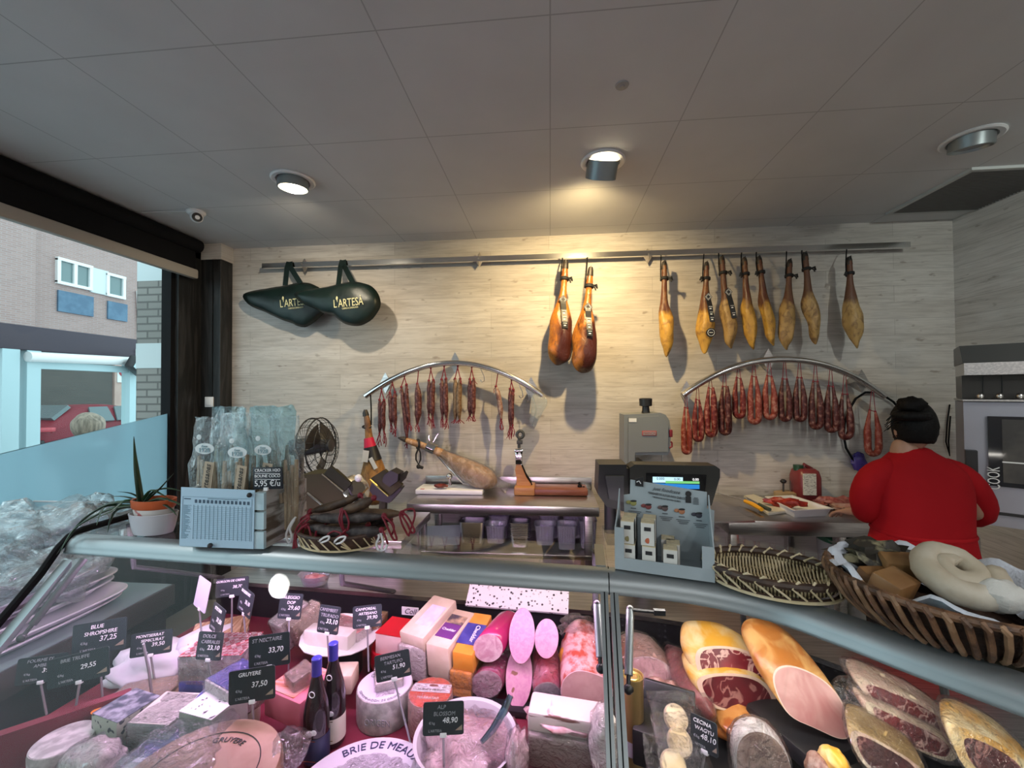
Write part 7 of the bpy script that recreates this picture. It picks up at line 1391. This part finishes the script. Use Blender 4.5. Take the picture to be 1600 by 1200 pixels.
# red wax cheeses and cheddars
t, c, q, w, h = block_('red_wax_cheese', 'pale cheese with red wax top at the back', 'cheese', 584, 628, 994, 1030, 1.52, .12, che('rosy_cheese', (.55, .34, .32), (.64, .44, .42)), -.1, top=(0, .5, 1, 1), topm=M_REDW); disc('waxed_cheese', 'red wax wheel half hidden under the pale cheese', 'cheese', 566, 640, 1032, 1056, 1.50, M_REDW, M_REDW)
block_('white_cheddar', 'white cheddar block with a lilac label, upper left of the stack', 'cheese', 622, 668, 990, 1014, 1.50, .22, M_CHC, -.28, .18, top=(.1, .5, .6, .5), topm=M_LILL); block_('white_cheddar', 'wrapped crumbly white cheddar under the upper left block', 'cheese', 620, 665, 1012, 1062, 1.49, .17, M_CHW, -.1, wrap=True)
t, c, q, w, h = block_('cheddar_block', 'tall white cheddar block with a dark purple label', 'cheese', 666, 706, 1006, 1060, 1.48, .21, M_CHC, -.22, .12, top=(0, .42, .75, .42), topm=M_PUR); lb = obj('photo_label', MB().box(c + q @ V((0, .145, h + .002)), (w * .75, .05, .002), q), mat('dark_photo_label', (.05, .04, .06), .5, col2=(.5, .35, .22), scale=24), t, smooth=0); txt('Cheddar', c + q @ V((0, .085, h + .0035)), q @ V((1, 0, 0)), q @ V((0, 1, 0)), .013, M_TEXT, t, wmax=w * .6)
t, c, q, w, h = block_('orange_cheddar', 'orange cheddar block with a violet label', 'cheese', 707, 741, 1018, 1050, 1.46, .21, M_CHO, -.12, .16, top=(0, .45, 1.02, .5), topm=M_BLUE); txt('Cheddar', c + q @ V((w * .15, .095, h + .0035)), q @ V((0, -1, 0)), q @ V((1, 0, 0)), .018, M_TEXT, t, wmax=.095)
block_('orange_cheddar', 'wrapped orange cheddar piece under the labelled one', 'cheese', 701, 737, 1052, 1076, 1.45, .14, M_CHO, -.1, wrap=True); block_('orange_cheddar', 'lowest orange cheddar piece of the stack', 'cheese', 700, 736, 1077, 1098, 1.45, .14, M_CHO, -.1, wrap=True)
c = P(698, 963, Y=1.68); tag(obj('film_tuft', MB().ball(c, (.045, .03, .03), 16, jit=.5).jitter(.010, 40), M_WRAP, smooth=180), 'gathered film tuft behind the purple labelled cheddar', 'wrap')
# mortadellas
def pinkmeat(name, a, b, sc, spots=None):
    t = NT(name); v = t.co((1, 1, 1)); c = t.ramp(t.noise(v, sc, 4, .6, .6), [(.4, a), (.62, b)])
    if spots: n = t.noise(v, 34, 1, .4); c = t.mix(t.ramp(n, [(.66, (0, 0, 0)), (.70, (1, 1, 1))]), c, spots)
    t.pbr(c, .35, 0, .4); return t.m
M_MAG = mat('magenta_casing', (.34, .010, .085), .22, col2=(.42, .03, .13), scale=4); M_MOR = pinkmeat('ham_sausage_face', (.50, .26, .32), (.66, .46, .50), 40); M_PAL = pinkmeat('pale_pink_sausage', (.50, .20, .33), (.56, .26, .38), 90); M_PEP = pinkmeat('pink_sausage_with_bits', (.50, .21, .33), (.57, .28, .38), 60, (.22, .09, .06))
def ell(x0, x1, y0, y1, k=14): return [((x0 + x1) / 2 + (x1 - x0) / 2 * cos(2 * pi * i / k), (y0 + y1) / 2 + (y1 - y0) / 2 * sin(2 * pi * i / k)) for i in range(k)]
OFB = NL * .20 + UL * .045
cut('ham_sausage', 'upper magenta cased ham sausage with a marbled cut face', 'cured meat', ell(740, 787, 989, 1034), 1.47, OFB, M_MAG, M_MOR, M_MOR, .97, .9, bulge=.02, jit=.001); cut('ham_sausage', 'lower magenta cased ham sausage, film over its cut face', 'cured meat', ell(736, 786, 1046, 1090), 1.46, OFB, M_MAG, M_MOR, M_MOR, .97, .9, bulge=.02, jit=.001, wrap=True)
VD = lambda x, y: (P(x, y, Y=1.5) - CAM).normalized() * .13
cut('pink_sausage', 'upper smooth pale pink sausage with an oval cut face', 'cured meat', ell(795, 836, 961, 1023), 1.50, VD(815, 992), M_PAL, M_PAL, M_PAL, .97, .9, bulge=.02, jit=.001, lean=.75); cut('pink_sausage', 'lower pale pink sausage with a few dark bits in its face', 'cured meat', ell(790, 832, 1022, 1090), 1.48, VD(811, 1056) * .7, mat('green_casing', (.10, .13, .06), .4), M_PEP, M_PEP, .97, .9, bulge=.02, jit=.001, lean=.75)
cut('pepper_sausage', 'pink sausage with olive rings in its face, right of the upper pale one', 'cured meat', ell(835, 873, 975, 1019), 1.50, VD(854, 997), M_PAL, M_PEP, M_PEP, .97, .9, bulge=.02, jit=.001, lean=.75)
t = cut('wrapped_roll', 'red and pink roll in clear film with a grey end', 'cured meat', [(832, 1072), (858, 1060), (878, 1076), (876, 1092), (836, 1091)], 1.45, NL * .15 + V((-.02, 0, .10)), mat('red_pink_casing', (.45, .05, .08), .35, col2=(.55, .25, .34), scale=7), M_CHG, mat('grey_end', (.28, .24, .26), .5), .9, .7, wrap=True)
cut('pate_loaf', 'big pink meat loaf with an orange band and red spiced crust', 'cured meat', [(876, 1092), (876, 1066), (888, 1050), (905, 1044), (930, 1050), (957, 1062), (958, 1100), (920, 1097)], 1.42, NL * .20 + V((-.01, 0, .085)), mat('spiced_crust', (.66, .36, .38), .5, col2=(.40, .05, .03), scale=34), mat('pink_fat_rim', (.74, .48, .54), .5), pinkmeat('meat_loaf_face', (.50, .28, .28), (.56, .33, .33), 30), .95, .9, bulge=.04)
c = P(912, 1018, Y=1.52); t = thing('loaf_wrapper', 'orange and black printed film wrapper gathered over the meat loaf', 'wrapper', c); obj('orange_band', MB().ball(c + V((0, -.01, -.008)), (.088, .05, .035), 24, .1, .2), mat('orange_print_film', (.62, .27, .04), .35), t, smooth=180); obj('black_band', MB().ball(c + V((.0, .04, .020)), (.078, .04, .030), 24, .1, .2), mat('black_print_film', (.015, .012, .02), .25), t, smooth=180); obj('film_top', MB().ball(c + V((-.01, .07, .040)), (.07, .05, .045), 24, 0, .5).jitter(.006, 36), M_WRAP, t, smooth=180)
q = c + V((.03, -.006, .032)); txt('OH', q, UL, V((0, .5, 1)), .020, M_TEXT, t); txt('JRNUC', c + V((.02, -.062, .006)), UL, V((0, .4, 1)), .016, M_INK, t)
# rounds in the middle
t, c, r, h = disc('white_round_cheese', 'round white cheese printed ORIGEN in front of the red wax wheel', 'cheese', 540, 628, 1104, 1150, 1.29, M_CHG, mat('lilac_white_paper', (.62, .58, .68), .6)); txt('ORIGEN', c + V((.012, -r - .0015, h * .45)), (1, 0, 0), UP, .022, M_DIM, t, wmax=.085); txt('ORIGEN', c + V((-.02, r * .35, h + .003)), (1, 0, 0), (0, 1, 0), .018, M_DIM, t); txt('DENOMINACION DE ORIGEN', c + V((0, 0, h + .003)), (1, 0, 0), (0, 1, 0), .009, M_DIM, t, arc=-r * .86)
block_('cheese_wedge', 'white triangular wedge lying on the ORIGEN round', 'cheese', 588, 628, 1064, 1092, 1.36, .10, M_CHW, .5, .1, wrap=True); block_('cheese_wedge', 'small cut wedge with a tan edge in front on the ORIGEN round', 'cheese', 588, 616, 1088, 1100, 1.33, .05, M_CHC, .45, wrap=True)
t, c, r, h = disc('orange_label_cheese', 'tall wrapped wheel with an orange red and white top label', 'cheese', 627, 698, 1110, 1160, 1.27, che('rosy_rind', (.44, .24, .20), (.54, .34, .28), 10), mat('orange_red_label', (.66, .06, .02), .45), True)
obj('white_band', MB().prism([(-r * .90, -.012), (r * .90, -.012), (r * .86, .026), (-r * .86, .026)], c + V((0, .008, h + .002)), (1, 0, 0), (0, 1, 0), (0, 0, .001)), M_WPL, t, smooth=0); q = c + V((0, .026, h + .0035)); obj('emblem', MB().ball(q, (.012, .006, .001), 10).ball(q + V((.012, 0, 0)), (.008, .005, .001), 8), mat('green_red_emblem', (.25, .05, .04), .5), t); txt('LA SALETA DE OLOT', c + V((0, .007, h + .0032)), (1, 0, 0), (0, 1, 0), .007, M_INK, t, wmax=r * 1.3); txt('MARRASAR', c + V((0, -.03, h + .0032)), (1, 0, 0), (0, 1, 0), .011, M_TEXT, t, wmax=r)
# brie
a = P(610, 1150, Z=.645); r = .205; c = V((a.x, a.y - r, DECK + .002)); t = thing('brie_wheel', 'large white wheel lettered BRIE DE MEAUX at the front edge', 'cheese', c)
obj('cheese_body', MB().lathe([(r * .98, 0), (r, .012), (r, .032), (r * .98, .042)], c, 60), M_CHW, t); obj('paper_top', MB().lathe([(.001, .0432), (r * .97, .043), (r * .97, .041)], c, 60, cap=False), mat('brie_paper', (.66, .63, .72), .55), t)
obj('film_centre', MB().lathe([(.001, .050), (r * .5, .048), (r * .70, .044)], c, 40, cap=False).sub(1).jitter(.004, 50), M_WRAP, t, smooth=180); txt('BRIE DE MEAUX', c + V((0, 0, .0445)), (1, 0, 0), (0, 1, 0), .026, mat('navy_letters', (.03, .03, .10), .5), t, arc=r * .83)
flat([(690, 1172), (740, 1190), (760, 1215), (690, 1215), (672, 1190)], .66, .003, mat('light_blue_paper', (.36, .58, .74), .5), 'blue_paper', 'light blue paper sheet between the brie and the bowl', 'paper')
# bowl
a = P(742, 1090, Z=.715); r = .145; c = V((a.x, a.y - r, DECK + .002)); t = thing('serving_bowl', 'white bowl of filmed pieces with clear tongs', 'bowl', c); obj('bowl_shell', MB().lathe([(r * .5, 0), (r * .85, .05), (r, .110), (r * 1.02, .114), (r * .95, .11), (r * .78, .05), (.001, .02)], c, 48, cap=False), mat('grey_white_bowl', (.55, .53, .56), .25), t)
tag(obj('filmed_pieces', MB().ball(c + V((0, -.005, .07)), (r * .78, r * .76, .045), 28, 0, .6).jitter(.014, 24), che('cream_pieces', (.46, .26, .28), (.66, .50, .50), 10), smooth=180), 'pink cream pieces heaped in the white bowl', 'food'); tag(obj('film_cover', MB().ball(c + V((0, -.01, .085)), (r * .88, r * .86, .05), 34, 0, .5).jitter(.012, 22).jitter(.005, 60), M_WRAP, smooth=180), 'crinkled clear film over the pieces in the white bowl', 'wrap')
t = thing('clear_tongs', 'clear plastic tongs stuck in the white bowl', 'tongs', c + V((.03, .06, .12))); g_ = glass('tong_plastic', (.62, .78, .86), .05, .25, 1.5, 0); Yt = 1.22
for o_ in (0, .02): obj('tong_arm', MB().tube([P(798, 1086, Y=Yt + o_), P(788, 1110, Y=Yt - .02 + o_), P(770, 1140, Y=Yt - .06 + o_), P(752, 1160, Y=Yt - .09 + o_)], [.008, .012, .010, .006], 8), g_, t)
# bacon slabs
M_BAC = mat('streaky_fat', (.64, .54, .52), .45, col2=(.16, .07, .06), scale=5, stretch=(2, 2, 16), lo=.60, hi=.66, dist=.5); M_BACT = mat('pink_fat', (.60, .40, .43), .4, col2=(.36, .13, .13), scale=9, lo=.55, hi=.66)
block_('bacon_slab', 'upper slab of streaky bacon with pink top', 'cured meat', 823, 941, 1126, 1156, 1.18, .09, M_BAC, -.05, .0, bev=.010); block_('bacon_slab', 'lower grey green slab of bacon in film', 'cured meat', 824, 926, 1158, 1204, 1.17, .10, mat('aged_streaky_fat', (.42, .36, .32), .5, col2=(.16, .13, .11), scale=5, stretch=(2, 2, 10), lo=.58, hi=.68), -.03, wrap=True, bev=.010); a = P(882, 1122, Y=1.225); tag(obj('bacon_rind', MB().ball(a, (.11, .055, .016), 24, -.08, .35).jitter(.006, 22), M_BACT, smooth=180), 'uneven pink and white fat layer on top of the upper bacon slab', 'cured meat'); mold('lard_piece', 'wrapped white lard piece beside the counter joint, lower left of it', 'cured meat', 944, 1160, 1.16, (.038, .05, .10), M_CHW, 0, .2, True, 5)
mold('film_parcel', 'wrapped pink parcel left of the bacon slabs', 'cured meat', 808, 1185, 1.13, (.03, .05, .07), M_BACT, 0, .3, True, 8)
tag(obj('black_step', MB().box(flatz(P(800, 1090, Y=1.42)) + V((.08, .0, DECK + .012)), (.62, .05, .022), -.078, .003), M_CASE), 'black step edge in front of the pink sausages', 'riser')
# ---- right section: cured meats
def marble(name, a, b, sc=20, lo=.55, hi=.62, ds=1.6): return mat(name, a, .38, col2=b, scale=sc, detail=5, lo=lo, hi=hi, dist=ds, bump=.2, bscale=40)
def vein(name, a, b, d, sc):
    t = NT(name); v = t.co((1, 1, 1)); n = t.noise(v, sc, 3, .5, 1.2); c = t.mix(t.ramp(t.noise(v, sc * .7, 2), [(.4, (0, 0, 0)), (.6, (1, 1, 1))]), a, d); t.pbr(t.mix(t.ramp(n, [(.455, (0, 0, 0)), (.485, (1, 1, 1)), (.51, (1, 1, 1)), (.54, (0, 0, 0))]), c, b), .35, 0, .4, t.bump(n, .2, .003)); return t.m
M_CURE = vein('marbled_ham_cut', (.20, .014, .020), (.62, .38, .32), (.11, .010, .016), 16); M_DRY = vein('dark_ham_cut', (.11, .012, .016), (.30, .13, .11), (.055, .010, .012), 14); M_YFAT = mat('yellow_ham_fat', (.66, .34, .035), .42, col2=(.74, .60, .32), scale=9, dist=1, bump=.25, bscale=30); M_FATR = mat('cream_fat', (.74, .60, .42), .45, col2=(.68, .46, .36), scale=14); M_SMK = mat('smoked_orange_skin', (.42, .15, .03), .3, col2=(.60, .34, .12), scale=13, dist=1, bump=.4, bscale=40)
nB = V((-.12, 1, 0)).normalized()
cut('cured_ham_half', 'upper half ham with bright yellow fat and red cut face', 'cured meat', [(1084, 1032), (1090, 1018), (1106, 1014), (1140, 1014), (1172, 1020), (1192, 1034), (1200, 1048), (1190, 1056), (1150, 1056), (1112, 1054), (1092, 1056)], 1.42, nB * .12 + V((-.015, 0, .035)), M_YFAT, M_FATR, M_CURE, .84, .85, lean=.5, bulge=.1)
cut('cured_ham_half', 'lower half ham with dry dark red cut face', 'cured meat', [(1086, 1070), (1094, 1058), (1130, 1054), (1180, 1058), (1206, 1074), (1214, 1100), (1196, 1112), (1140, 1106), (1104, 1098)], 1.38, nB * .13 + V((-.01, 0, .02)), M_YFAT, M_FATR, M_DRY, .84, .85, lean=.3, seed=3)
mold('glazed_roast', 'orange glazed roast under the two half hams', 'cured meat', 1168, 1132, 1.36, (.115, .09, .05), mat('glazed_net_skin', (.38, .10, .02), .22, col2=(.58, .26, .07), scale=16, bump=.6, bscale=50), -.2, .2)
t = thing('cured_loin', 'long dark maroon cured loin lying diagonally behind the half hams', 'cured meat', P(1075, 1060, Y=1.5)); obj('body', slink(MB(), [P(1044, 1012, Y=1.62).lerp(P(1112, 1122, Y=1.34), i / 14) for i in range(15)], .052), mat('maroon_loin', (.16, .018, .024), .3, col2=(.30, .07, .07), scale=9, bump=.4, bscale=40), t, smooth=180); obj('plastic_wrap', slink(MB(), [P(1042, 1009, Y=1.63).lerp(P(1114, 1126, Y=1.33), i / 14) for i in range(15)], .056).jitter(.005, 30), M_WRAP, t, smooth=180)
cut('pancetta_half', 'pancetta piece in film behind the gold can', 'cured meat', [(978, 1050), (980, 1034), (1010, 1028), (1040, 1036), (1057, 1054), (1050, 1066), (1016, 1064), (990, 1058)], 1.50, nB * .12 + V((-.01, 0, .035)), mat('brown_pancetta_skin', (.26, .10, .06), .4, col2=(.48, .30, .26), scale=10), M_BACT, marble('pancetta_cut', (.58, .30, .32), (.72, .52, .50), 5), .92, .85, lean=.5, wrap=True); mold('offcut_pile', 'pale crumbly meat offcuts under the pancetta', 'cured meat', 1036, 1086, 1.42, (.06, .05, .035), marble('offcuts', (.45, .24, .22), (.66, .52, .46), 30), 0, .6)
# cooked ham
cut('cooked_ham', 'tall cooked ham with golden skin and pink sliced face', 'cured meat', [(1210, 1066), (1222, 1052), (1248, 1050), (1284, 1062), (1308, 1080), (1318, 1104), (1316, 1130), (1298, 1136), (1262, 1122), (1226, 1110), (1214, 1090)], 1.26, V((-.04, .15, .082)), M_SMK, mat('pale_ham_rim', (.70, .52, .44), .45), marble('pink_ham_cut', (.42, .17, .165), (.54, .31, .28), 7, .42, .68), .93, .95, lean=.55, bulge=.06)
tag(obj('black_tray', MB().box(P(1268, 1150, Y=1.25) + V((0, .04, -.015)), (.20, .22, .05), .4, .012), M_BLK), 'black plastic tray under the cooked ham', 'tray')
# gold can, foie, tray
a = P(992, 1066, Y=1.22); r = S(16, a); c = V((a.x, a.y + r, DECK + .001)); H = a.z - c.z; t = thing('gold_can', 'tall gold can with a ring pull lid beside the counter joint', 'can', c); M_CAN = mat('gold_can', (.50, .33, .13), .3, .6, col2=(.62, .44, .20), scale=3)
obj('can_body', MB().lathe([(r, 0), (r, H - .004), (r * 1.04, H - .002), (r * 1.04, H + .002), (r * .97, H + .001), (r * .95, H - .006), (.001, H - .006)], c, 36, cap=False), M_CAN, t); obj('lid_ring', MB().tube([c + V((r * .55 * cos(q), r * .55 * sin(q), H - .004)) for q in [2 * pi * i / 20 for i in range(20)]], .003, 6, closed=True).tube([c + V((r * .8 * cos(q), r * .8 * sin(q), H - .005)) for q in [2 * pi * i / 20 for i in range(20)]], .002, 6, closed=True), mat('yellow_lid', (.65, .55, .16), .3, .8), t); obj('code_sticker', MB().lathe([(r * 1.01, H * .18), (r * 1.01, H * .34)], c, 36, cap=False), mat('lilac_sticker', (.62, .60, .68), .5), t)
tag(obj('black_stand', MB().box(P(1045, 1096, Y=1.33), (.15, .02, .09), rz3(-.35) @ Matrix.Rotation(-.4, 3, 'X'), .006).box(P(1030, 1150, Y=1.25), (.13, .14, .10), -.35, .006), M_BLK), 'black display stand behind the bagged foie discs', 'stand')
M_FOI = che('foie', (.66, .50, .28), (.74, .60, .40), 20)
for i, (x, y, Y, lab) in enumerate(((1056, 1122, 1.18, 'round foie slice in a clear bag, top one'), (1062, 1160, 1.13, 'round foie slice in a clear bag, middle one'), (1052, 1196, 1.09, 'round foie slice in a clear bag, lowest one'))):
    c = P(x, y, Y=Y); ax = V((.1, -.72, .7)).normalized(); t = thing('foie_slice', lab, 'foie', c, group='bagged foie slices'); obj('slice', MB().lathe([(.001, -.008), (.030, -.008), (.033, 0), (.030, .008), (.001, .009)], c, 28, axis=ax), M_FOI, t)
    obj('clear_bag', MB().loft([[c + Matrix(((1, 0, 0), (0, .7, -.72), (0, .72, .7))) @ V((sx * .058 * k + .01 * sin(j), sy * .052 * k, z)) for j, (sx, sy) in enumerate(((-1, -1), (0, -1.1), (1, -1), (1.1, 0), (1, 1), (0, 1.1), (-1, 1), (-1.1, 0)))] for k, z in ((1.1, -.001), (.8, .009), (.4, .012))], False).sub(2).jitter(.007, 34, i), M_WRAP, t, smooth=180)
t = cut('wrapped_shank', 'dark brown meat in film with a white top at the front', 'cured meat', [(1148, 1180), (1158, 1156), (1184, 1146), (1214, 1156), (1232, 1182), (1236, 1225), (1150, 1225)], 1.10, V((0, .05, .012)), mat('white_fat_cap', (.66, .60, .58), .5), mat('brown_grey_meat', (.20, .12, .10), .4, col2=(.34, .24, .20), scale=12), bpy.data.materials['brown_grey_meat'], .9, .8, wrap=True, lean=.3)
# vacuum packed pieces at right
def vac(label, px, Y, m, fat, flesh, off, seed=0, inner=.8): return cut('vacuum_packed_ham', label, 'cured meat', px, Y, off, m, fat, flesh, inner, .85, True, 'vacuum packed hams on the right', .004, .05, .35, seed)
O2 = V((.015, .09, .015))
vac('upper vacuum packed ham piece with strongly marbled red face', [(1344, 1070), (1352, 1066), (1390, 1078), (1440, 1098), (1480, 1122), (1496, 1138), (1478, 1142), (1440, 1132), (1390, 1112), (1356, 1092)], 1.22, M_FATR, M_FATR, M_CURE, O2, 1); vac('lower vacuum packed ham piece, paler, under the marbled one', [(1358, 1100), (1376, 1108), (1430, 1130), (1480, 1152), (1490, 1168), (1476, 1180), (1430, 1166), (1380, 1142), (1360, 1122)], 1.18, M_FATR, M_FATR, M_CURE, V((.015, .09, .01)), 4, .8)
vac('yellow skinned vacuum packed ham at the front, third from the right edge', [(1332, 1150), (1350, 1148), (1400, 1172), (1440, 1196), (1440, 1225), (1380, 1215), (1340, 1186)], 1.10, mat('aged_yellow_skin', (.30, .19, .06), .45, col2=(.55, .38, .16), scale=8), M_FATR, M_DRY, V((.05, .10, .012)), 6); vac('vacuum packed ham with broad yellow fat at the right edge', [(1490, 1150), (1510, 1142), (1560, 1160), (1610, 1190), (1620, 1230), (1560, 1225), (1500, 1200)], 1.06, M_YFAT, M_YFAT, M_DRY, V((.05, .10, .015)), 8, .66)
mold('dark_bag', 'smoky transparent bag between the cooked ham and the marbled piece', 'bag', 1340, 1110, 1.26, (.055, .06, .07), glass('smoky_film', (.42, .42, .42), .08, .10, 1.5, .9, 30), 0, .5); flat([(1527, 1140), (1548, 1136), (1608, 1168), (1608, 1182)], .74, .003, M_WPL, 'white_paper', 'white paper sheet behind the right edge ham', 'paper')
for i, (x, y, r, m, lab) in enumerate(((1302, 1188, .026, M_YFAT, 'small yellow tipped sausage at the bottom edge'), (1284, 1204, .030, M_FUETP, 'small pale mottled sausage at the bottom edge, left'), (1312, 1206, .030, M_FUETB, 'small brown sausage at the bottom edge, right'))): mold('small_sausage', lab, 'sausage', x, y, 1.08, (r, r * 1.3, r), m, 0, .2, group='small sausages at the bottom edge')
